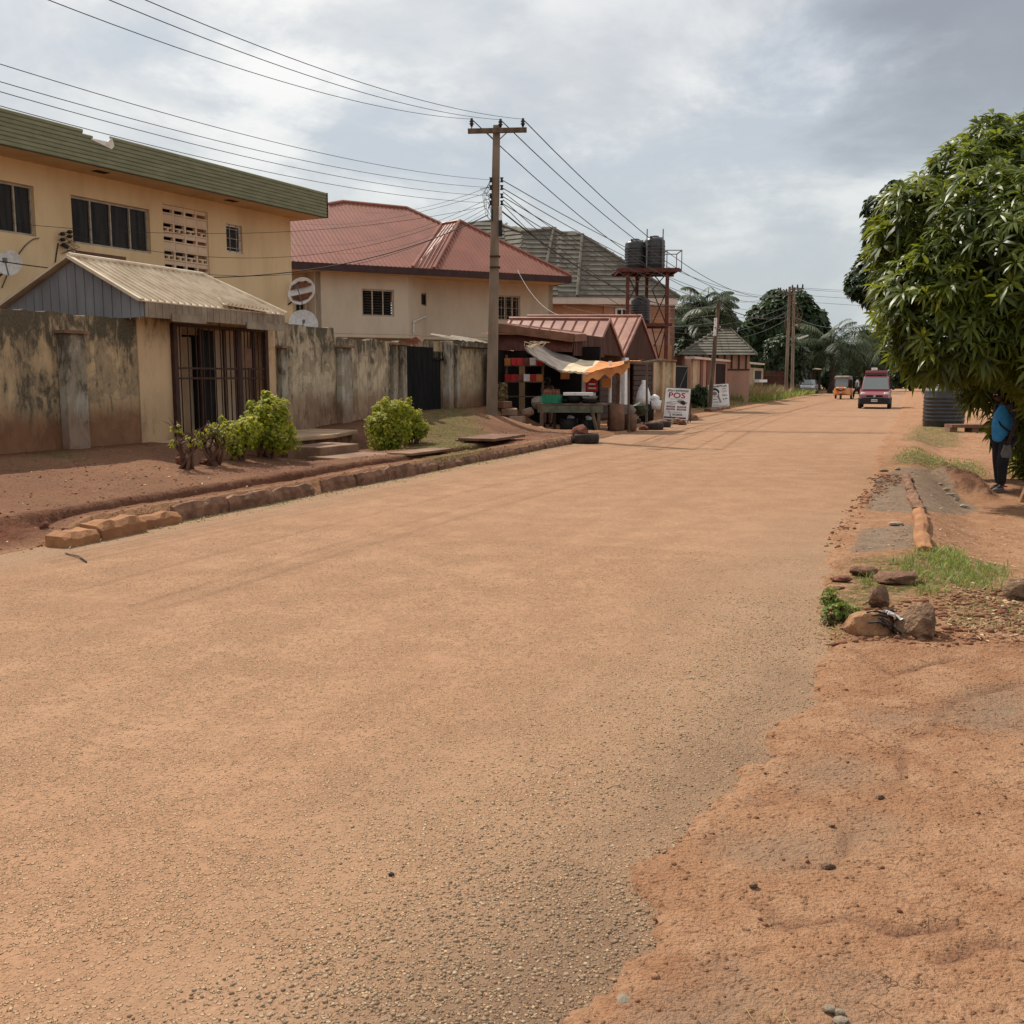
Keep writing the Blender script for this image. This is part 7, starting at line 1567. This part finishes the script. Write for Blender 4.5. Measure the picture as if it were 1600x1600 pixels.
# ------------------------------------------------------------------ signboards
def text(name, body, size, mat, parent, mtx, ext=.002, cx=True, sx=1.0):
    cu = bpy.data.curves.new(name, 'FONT'); cu.body = body; cu.size = size; cu.extrude = ext; cu.align_x = 'CENTER' if cx else 'LEFT'; cu.resolution_u = 3; cu.offset = size * .018
    o = bpy.data.objects.new(name, cu); COL.objects.link(o); dg = bpy.context.evaluated_depsgraph_get(); dg.update(); me = bpy.data.meshes.new_from_object(o.evaluated_get(dg)); bpy.data.objects.remove(o)
    me.transform(mtx @ Matrix.Diagonal((sx, 1, 1, 1))); me.materials.clear(); me.materials.append(mat); me.name = name; q = bpy.data.objects.new(name, me); lk(q, parent); return q
def aboard(label, base, rz, w, h, lean=.12, tilt=0.0):
    t = thing('signboard', label, 'sign', tuple(base), rz=rz); RX = Matrix.Rotation(-lean, 4, 'X') @ Matrix.Rotation(tilt, 4, 'Y')
    # local: x to the viewer's right, -y towards the viewer, z up
    def tr(mb): mb.v = [RX @ v for v in mb.v]; return mb
    mb = MB(); mb.box((0, 0, h / 2 + .12), (w, .012, h)); tr(mb).build('panel', M['white'], t, world=False)
    mb = MB()
    for x in (-w / 2, w / 2): mb.box((x, .02, h / 2 + .03), (.035, .03, h + .2))
    for z in (.12, h + .12): mb.box((0, .02, z), (w, .03, .035))
    tr(mb).build('frame', M['wood'], t, world=False)
    mb = MB(); 
    for x in (-w / 2 + .05, w / 2 - .02): mb.bar(RX @ Vector((x, .05, h + .1)), (x + .04, .62, 0), .035)
    mb.bar((-w / 2 + .08, .5, .25), (w / 2, .5, .25), .03); mb.build('rear_leg', M['iron_red'], t, world=False)
    F = RX @ Matrix.Translation((0, -.009, .12)) @ Matrix.Rotation(math.pi / 2, 4, 'X'); return t, F
M['ink_red'] = simple('crimson_ink', (.42, .015, .04), None, 5, .6, 0); M['ink_blk'] = simple('black_ink', (.02, .018, .022), None, 5, .6, 0); M['ink_purple'] = simple('purple_ink', (.10, .03, .09), None, 5, .6, 0); M['ink_teal'] = simple('grey_teal_ink', (.16, .24, .23), None, 5, .6, 0); M['ink_grey'] = simple('grey_ink', (.28, .24, .25), None, 5, .6, 0)
def rectF(t, F, x0, y0, x1, y1, mat, name='print_bar', rnd=0, z=.002):
    mb = MB(); P = [(x0, y0), (x1, y0), (x1, y1), (x0, y1)]; mb.prism([F @ Vector((x, y, z - .0015)) for x, y in P], (F.to_3x3() @ Vector((0, 0, .0015)))); return mb.build(name, M[mat], t, world=False)
def polyF(t, F, P, mat, name='printed_shape', z=.003): mb = MB(); mb.prism([F @ Vector((x, y, z - .0015)) for x, y in P], (F.to_3x3() @ Vector((0, 0, .0015)))); return mb.build(name, M[mat], t, world=False)
sb1 = hz(1055, 661, .0); w1_, h1_ = .88, 1.12; t1, F1_ = aboard('white signboard printed POS in crimson standing by the road behind rocks', tuple(sb1), -.28, w1_, h1_, .16, .05)
text('sign_text', 'JETJAY ENTERPRISE', .088, M['ink_blk'], t1, F1_ @ Matrix.Translation((0.01, 1.0, .003)), sx=.98)
text('sign_text', 'POS', .27, M['ink_red'], t1, F1_ @ Matrix.Translation((-.03, .775, .003)), sx=1.25)
rectF(t1, F1_, -.24, .725, .18, .738, 'ink_grey')
polyF(t1, F1_, [(-.03, .66), (.06, .70), (.22, .70), (.32, .63), (.37, .66), (.33, .58), (.25, .52), (.14, .56), (.05, .60)], 'ink_grey'); polyF(t1, F1_, [(.1, .66), (.24, .68), (.3, .6), (.24, .54), (.14, .58)], 'ink_blk', z=.005)
polyF(t1, F1_, [(-.38, .60), (-.2, .63), (-.03, .66), (-.03, .645), (-.2, .605), (-.38, .575)], 'ink_grey'); polyF(t1, F1_, [(-.38, .55), (-.15, .56), (.05, .59), (-.1, .54), (-.38, .535)], 'ink_grey')
for x0, x1, y, m_ in [(-.36, -.06, .43, 'ink_blk'), (-.36, -.06, .34, 'ink_red'), (.02, .34, .43, 'ink_red'), (.02, .34, .34, 'ink_purple')]: rectF(t1, F1_, x0, y, x1, y + .055, m_); rectF(t1, F1_, x0 + .04, y + .022, x1 - .04, y + .034, 'white', z=.004)
rectF(t1, F1_, -.12, .15, .22, .205, 'ink_blk'); rectF(t1, F1_, -.09, .168, .05, .185, 'white', z=.004); rectF(t1, F1_, .08, .168, .2, .185, 'white', z=.004); rectF(t1, F1_, -.42, .04, .36, .095, 'ink_purple'); rectF(t1, F1_, -.3, .255, .2, .265, 'ink_grey')
polyF(t1, F1_, [(-.3, .31), (-.27, .31), (-.16, .16), (-.19, .16)], 'ink_grey'); polyF(t1, F1_, [(-.24, .15), (-.22, .17), (-.1, .05), (-.13, .03)], 'ink_grey')
sb2 = hz(1124, 640, .02); t2, F2_ = aboard('white signboard with grey washing picture standing second along the road', tuple(sb2 + Vector((0, 0, .02))), -.05, 1.02, 1.12, .1, -.06)
text('sign_text', 'Press&Wash', .145, M['ink_blk'], t2, F2_ @ Matrix.Translation((.0, .98, .003)), sx=1.12); text('sign_text', 'press', .08, M['ink_blk'], t2, F2_ @ Matrix.Translation((.27, .87, .003)), sx=1.1)
def arcp(cx, cy, r, a0, a1, n=14, ry=None): return [(cx + r * math.cos(a0 + (a1 - a0) * i / n), cy + (ry or r) * math.sin(a0 + (a1 - a0) * i / n)) for i in range(n + 1)]
polyF(t2, F2_, arcp(-.2, .70, .24, 0, math.pi) + [(-.44, .2), (-.36, .2)] + arcp(-.2, .66, .17, math.pi, 0), 'ink_blk'); polyF(t2, F2_, [(-.08, .5), (.0, .72), (.03, .5), (.12, .24), (.06, .2)], 'ink_grey'); polyF(t2, F2_, [(-.33, .7), (-.2, .78), (-.07, .7), (-.1, .6), (-.2, .56), (-.3, .6)], 'ink_grey', z=.005)
for x0, y0, x1, y1, m_ in [(-.34, .5, -.06, .515, 'ink_grey'), (-.3, .36, -.08, .40, 'ink_grey'), (-.32, .26, .1, .275, 'ink_grey'), (-.25, .2, .14, .215, 'ink_blk'), (.18, .72, .4, .735, 'ink_grey'), (.18, .77, .4, .785, 'ink_grey'), (.18, .52, .42, .555, 'ink_teal'), (.18, .59, .40, .61, 'ink_teal'), (.3, .36, .42, .42, 'ink_teal'), (.2, .33, .26, .40, 'ink_teal'), (-.3, .08, .1, .1, 'ink_grey'), (.15, .05, .45, .07, 'ink_teal')]: rectF(t2, F2_, x0, y0, x1, y1, m_)
# ------------------------------------------------------------------ the stall
ct = thing('stall_counter', 'rough greenish wooden stall counter on posts under the awning', 'table', tuple(P_(27.9, -1.4)))
zc = .86
mb = MB(); mb.prism([R(27.5, -2.45, zc), R(27.9, -.62, zc), R(29.2, -.62, zc), R(28.8, -2.45, zc)], (0, 0, -.05)); mb.build('counter_top', M['wood'], ct)
mb = MB(); mb.prism([R(27.49, -2.45, zc - .06), R(27.89, -.62, zc - .06), R(27.93, -.62, zc - .06), R(27.53, -2.45, zc - .06)], (0, 0, -.2)); mb.build('apron', M['counter_green'] if 'counter_green' in M else M['pil'], ct)
for s_, t_ in ((27.55, -2.35), (27.95, -.75), (28.7, -2.35), (29.1, -.75)):
    mb = MB(); mb.bar(R(s_, t_, gz(s_, t_) - .05), R(s_, t_, zc - .05), .09); mb.build('leg', M['wood'], ct)
mb = MB(); mb.bar(R(27.85, -.95, zc - .1), R(27.7, -.7, .02), .07); mb.build('prop', M['wood'], ct)
def thingbox(name, label, cat, c, sz, mat, rz=-ANG, bev=.01): mb = MB(); mb.box(c, sz, rz=rz); return tag(mb.build(name, M[mat], bevel=bev), label, cat)
cr = thing('egg_crate', 'bright green plastic crate on the left end of the stall counter', 'crate', tuple(R(27.75, -2.1, zc)))
mb = MB(); c = R(27.8, -2.12, zc); 
mb.box(c + UP * .015, (.5, .36, .02), rz=-ANG)
for dx_, dy_, sx_, sy_ in ((0, -.18, .5, .02), (0, .18, .5, .02), (-.25, 0, .02, .34), (.25, 0, .02, .34)):
    o_ = Matrix.Rotation(-ANG, 3, 'Z') @ Vector((dx_, dy_, 0)); mb.box(c + o_ + UP * .13, (sx_, sy_, .24), rz=-ANG)
mb.build('crate', M['green'], cr)
for i in range(10):
    o_ = Matrix.Rotation(-ANG, 3, 'Z') @ Vector((-.19 + .095 * (i % 5), -.08 + .15 * (i // 5), .29)); mb = MB(); mb.lathe([(0, -.1), (.035, -.1), (.035, .03), (.015, .08), (.015, .12), (0, .12)], 8, c + o_); tag(mb.build('bottle', M['rock_red']), 'reddish bottle standing in the green crate', 'bottle', 'bottles in the green crate')
for j, (s_, t_, r_, h_, m_, lab) in enumerate([(28.0, -1.5, .2, .2, 'blackgate', 'dark basin in the middle of the counter'), (28.05, -1.05, .26, .1, 'blackgate', 'wide dark bowl on the counter right of the basin'), (28.05, -1.05, .24, .1, 'grey', 'upper bowl stacked on the wide dark bowl'), (28.1, -1.8, .15, .12, 'black', 'small black pot between crate and basin')]):
    z_ = zc + (.1 if 'upper' in lab else 0); mb = MB(); mb.lathe([(r_ * .7, 0), (r_, h_), (r_ * .94, h_), (r_ * .66, .02), (0, .02)], 18, R(s_, t_, z_)); tag(mb.build('basin', M[m_], None, True), lab, 'basin')
thingbox('carton', 'flat white carton lying on the dark basin', 'box', R(28.05, -1.4, zc + .27), (.85, .3, .09), 'white_plastic', rz=-ANG + .2)
# shelf with snack packets
sh_ = thing('wall_shelf', 'plank shelf rack against the gate post inside the stall', 'shelf', tuple(R(29.9, -4.0, .1)))
for z in (1.0, 1.45, 1.95): mb = MB(); mb.obox(R(29.4, -4.25, z), DV * .35 + NV * .05, NV * 1.2, UP * .03); mb.build('board', M['wood'], sh_)
mb = MB(); 
for t_ in (-4.25, -3.05): mb.obox(R(29.5, t_, .1), DV * .06, NV * .06, UP * 2.2)
mb.build('upright', M['wood'], sh_)
r_ = random.Random(12)
for i in range(12):
    z = 1.48 if i < 6 else 1.98; c = R(29.45, -4.15 + .21 * (i % 6), z + .11); mb = MB(); mb.box(c, (.19, .09, .22), rz=.3 * math.sin(i * 3), rx=.15 * math.cos(i * 5)); nm_ = ['red', 'orange', 'red', 'white', 'brown red', 'red'][(i * 5 + i // 6) % 6]; tag(mb.build('snack_packet', M[{'red': 'red', 'orange': 'tarp_orange', 'white': 'white_plastic', 'green': 'green', 'brown red': 'rock_red'}[nm_]], None, False), nm_ + ' snack packet on the ' + ('middle' if i < 6 else 'top') + ' stall shelf', 'packet', 'snack packets on the shelf ' + ('middle' if i < 6 else 'top') + ' ' + nm_)
for i, (s_, t_, z, w_, h_, m_, lab) in enumerate([(31.8, -3.05, 1.55, .30, .45, 'tarp_orange', 'faded orange poster on the dark back wall, leftmost'), (29.6, -1.45, 1.18, .36, .36, 'red', 'bright red square notice hanging under the awning'), (29.6, -1.0, 1.3, .28, .28, 'tarp_orange', 'orange notice hanging right of the red one'), (29.7, -1.75, 1.1, .12, .65, 'white', 'narrow white strip left of the red notice'), (29.65, -1.45, 1.0, .2, .15, 'white', 'white card below the red notice')]):
    c = R(s_, t_, z); mb = MB(); u = Matrix.Rotation(-.1, 3, 'Z') @ Vector((1, 0, 0)); mb.obox(c - u * w_ / 2, u * w_, Vector((0, .01, 0)), UP * h_); o_ = mb.build('poster', M[m_]); tag(o_, lab, 'poster')
    if 'bright red' in lab:
        mb = MB(); mb.obox(c - u * .1 + UP * .2 - Vector((0, .006, 0)), u * .2, Vector((0, .004, 0)), UP * .05); mb.obox(c - u * .12 + UP * .08 - Vector((0, .006, 0)), u * .24, Vector((0, .004, 0)), UP * .04); mb.build('print_line', M['white'], o_)
# awning: grey, cream and orange cloths in one sagging sheet
aw = thing('awning', 'sagging patched awning of grey, cream and orange cloth over the counter', 'awning', tuple(R(28.6, -1, 1.8)))
A_, B_, C_, D_ = R(28.0, -3.05, 2.50), R(28.9, -.1, 2.02), R(31.2, -.2, 2.15), R(30.4, -3.3, 2.65)
def cloth(u, v):
    p = (A_ * (1 - u) + B_ * u) * (1 - v) + (D_ * (1 - u) + C_ * u) * v; sg_ = .50 * math.sin(math.pi * min(1, u) ** .85) * (1 - .35 * v); p = p - UP * (sg_ + .02 * math.sin(u * 23 + v * 5) + .025 * math.sin(v * 9 + u * 4)); return p
def clothpart(u0, u1, mat, name, dz=0, drop=0):
    mb = MB(); n, m = 22, 8; vs = []
    for i in range(n + 1):
        for j in range(m + 1): u = u0 + (u1 - u0) * i / n; v = j / m + (.03 * math.sin(i * 1.3) if j == 0 else 0); vs.append(cloth(u, v) + UP * dz)
    mb.add(vs, [(i * (m + 1) + j, (i + 1) * (m + 1) + j, (i + 1) * (m + 1) + j + 1, i * (m + 1) + j + 1) for i in range(n) for j in range(m)])
    vs = []
    for i in range(n + 1):
        u = u0 + (u1 - u0) * i / n; p = cloth(u, 0) + UP * dz; vs += [p, p - UP * (drop * (1 + .25 * math.sin(i * 1.1))) + Vector((0, -.02, 0))]
    mb.add(vs, [(2 * i, 2 * i + 2, 2 * i + 3, 2 * i + 1) for i in range(n)]); return mb.build(name, M[mat], aw, True)
clothpart(0, .40, 'tarp_grey', 'grey_cloth', 0, .05); clothpart(.36, .62, 'tarp_cream', 'cream_cloth', .012, .05); clothpart(.56, 1.0, 'tarp_orange', 'orange_cloth', .02, .24); 
mb = MB(); mb.tube([B_ + Vector((-.15, 0, .02)), B_ + DV * .3 + Vector((.3, 0, .02)), C_ + Vector((.5, 0, 0))], .05, 6); mb.build('edge_pole', M['wood'], aw)
for i, (a, lab) in enumerate([(R(28.95, -.12), 'thin dark awning post at the road side'), (R(31.3, -.15), 'second thin awning post behind the first')]): z0 = 0.0; mb = MB(); mb.tube([a, a + UP * 2.1 + Vector((-.03, 0, 0))], .035, 6); mb.build('post', M['wood'], aw)
mb = MB(); a = R(30.0, -1.0, .5); mb.tube([a, a + UP * 1.6], .05, 8); mb.build('white_post', M['white'], aw)
mb = MB(); a = R(30.3, -.75, .5); mb.tube([a, a + UP * 1.6], .025, 8); mb.build('white_post', M['white'], aw)
mb = MB()
for i in range(12):
    a = A_.lerp(D_, i / 12) + UP * .02; mb.tube([a, a + Vector((.1 * math.sin(i), -.1, .12 * math.cos(i * 2))), a + Vector((.25, 0, .05))], .015, 4)
mb.build('tie_rope', M['tarp_cream'], aw)
# goods under and beside the counter
for j, (s_, t_, r_, h_, m_, lab) in enumerate([(28.1, -1.7, .26, .38, 'black', 'large black pot under the counter, left'), (28.15, -1.1, .24, .34, 'blackgate', 'large black pot under the counter, right'), (28.7, -.42, .23, .78, 'wood_red', 'tall reddish drum at the right end of counter'), (29.4, -.2, .2, .5, 'wood_red', 'short reddish tin beside the tall drum')]):
    mb = MB(); mb.lathe([(r_ * .85, 0), (r_, .05), (r_ * 1.02, h_ * .5), (r_, h_), (r_ * .9, h_), (r_ * .8, h_ - .05), (0, h_ - .05)], 20, P_(s_, t_) if t_ < -.2 else R(s_, t_, .02)); tag(mb.build('pot', M[m_], None, True), lab, 'pot')
for j, (s_, t_, rr_, m_, lab) in enumerate([(28.3, -1.7, .13, 'white_plastic', 'white bundle on the left black pot'), (28.3, -1.15, .12, 'white_plastic', 'white bundle on the right black pot'), (28.3, -2.75, .26, 'tarp_grey', 'tied grey sack left of the counter'), (27.9, -2.9, .2, 'pil', 'smaller grey sack on the block pile'), (30.0, -.45, .3, 'tarp_grey', 'lumpy grey sack behind the tall drum'), (31.0, -.35, .32, 'farleaf_sack', 'dark green lumpy heap of produce behind the drum')]):
    z_ = .36 if 'pot' in lab else (.75 if 'tied' in lab else (.5 if 'smaller' in lab else .45)); rock(lab, R(s_, t_, z_), (rr_, rr_ * .8, rr_ * .8), m_ if m_ in M else 'green_dark', 160 + j, 'sack', 'sack', 2, .3)
r_ = random.Random(31)
for i, (s_, t_, z_, rz_, tilt) in enumerate([(26.9, -3.5, .12, .3, 0), (26.9, -3.1, .1, .1, .1), (27.0, -2.7, .08, -.2, .15), (27.1, -3.4, .32, .5, .2), (27.1, -2.95, .30, .2, -.1), (27.15, -3.2, .52, .1, .15), (26.5, -2.7, .05, .7, .1), (26.7, -2.2, .02, .5, .25), (26.3, -3.2, .1, -.4, 0), (27.2, -3.35, .72, 1.0, 0)]):
    mb = MB(); mb.box(R(s_, t_, z_ + .1), (.46, .2, .19), rz=rz_, rx=tilt); tag(mb.build('concrete_block', M['pil' if i % 3 else 'wood_red'], bevel=.015), 'rough grey brown concrete block in the pile left of the stall', 'block', 'concrete blocks piled left of the stall')
mb = MB(); a = hz(960, 646, 0); 
# tyres as planters
def tyre(label, c, r, h, ins='rock_tan', grp=None, fill=True):
    t = thing('tyre_planter', label, 'tyre', tuple(c)); mb = MB(); mb.lathe([(r * .62, .01), (r * .93, 0), (r, h * .22), (r, h * .78), (r * .93, h), (r * .62, h * .98), (r * .6, h * .5), (r * .62, .01)], 26, c); mb.build('tyre', M['rubber'], t, True)
    if fill: mb = MB(); mb.blob(Vector(c) + UP * (h * .85), (r * .82, r * .82, h * .45), 4, 2, .2); mb.build('soil', M[ins], t, True)
    return t
ty = hz(916, 694, 0); tyre('black tyre lying on the road edge under a red rock', (ty.x, ty.y + .35, .0), .34, .24, fill=False)
rock('big red brown rock resting on the tyre at the road edge', (ty.x - .12, ty.y + .3, .2), (.21, .18, .19), 'rock_red', 171, amp=.25)
ty = hz(967, 669, 0); tyre('earth filled tyre before the stall drum', (ty.x, ty.y + .4, 0), .34, .24, 'rock_tan'); ty = hz(989, 665, 0); tyre('earth filled tyre right behind the first planter tyre', (ty.x, ty.y + .6, 0), .34, .22, 'rock_tan')
ty = hz(1023, 672, 0); tyre('tyre topped with stones nearest the first signboard', (ty.x, ty.y + .35, 0), .32, .22, 'rock_brown'); ty = hz(1038, 669, 0); tyre('half hidden tyre between stones and signboard', (ty.x, ty.y + .6, 0), .3, .2, 'rock_brown')
for i, (px, py, r_2, m_, lab) in enumerate([(1006, 672, .15, 'rock_red', 'low red brown rock left of the stone topped tyre'), (1046, 660, .22, 'rock_brown', 'brown rock left below the first signboard'), (1056, 663, .2, 'rock_brown', 'angular brown rock before the first signboard'), (1066, 664, .16, 'rock_red', 'dark rock right below the first signboard'), (1083, 657, .2, 'rock_brown', 'brown rock behind the first signboard')]): c = hz(px, py, 0); rock(lab, (c.x, c.y, 0), (r_2, r_2 * .8, r_2 * .75), m_, 180 + i)
c = hz(1012, 662, 0); mb = MB(); mb.lathe([(.26, 0), (.27, .75), (.24, .78), (0, .78)], 18, (c.x, c.y + .4, 0)); tag(mb.build('black_drum', M['black'], None, True), 'black drum carrying white sacks before the shops', 'drum')
mb = MB(); o_ = Vector((c.x - .12, c.y + .35, .78)); mb.lathe([(.3, -.1), (.26, .15), (.17, .45), (.07, .62), (.08, .72), (0, .74)], 16, o_); tag(mb.build('white_sack', M['white_plastic'], None, True), 'tall pointed white plastic sack on the black drum', 'sack')
mb = MB(); mb.lathe([(.18, 0), (.22, .3), (.2, .3), (0, .27)], 18, (c.x + .3, c.y + .3, .5)); tag(mb.build('white_bucket', M['white_plastic'], None, True), 'white bucket beside the pointed sack', 'bucket')
rock('rounded white bag heaped on the white bucket', (c.x + .28, c.y + .32, .8), (.2, .18, .14), 'white_plastic', 190, 'plastic_bag', 'bag', 2, .25)
mb = MB(); a = hz(986, 648, 0); mb.tube([(a.x, a.y, 1.35), (a.x + .12, a.y - .02, 1.15), (a.x + .22, a.y, .7), (a.x + .18, a.y, .3)], [.07, .12, .12, .06], 8); tag(mb.build('hanging_cloth', M['white_plastic'], None, True), 'white cloth hanging by the shop front pole', 'cloth')
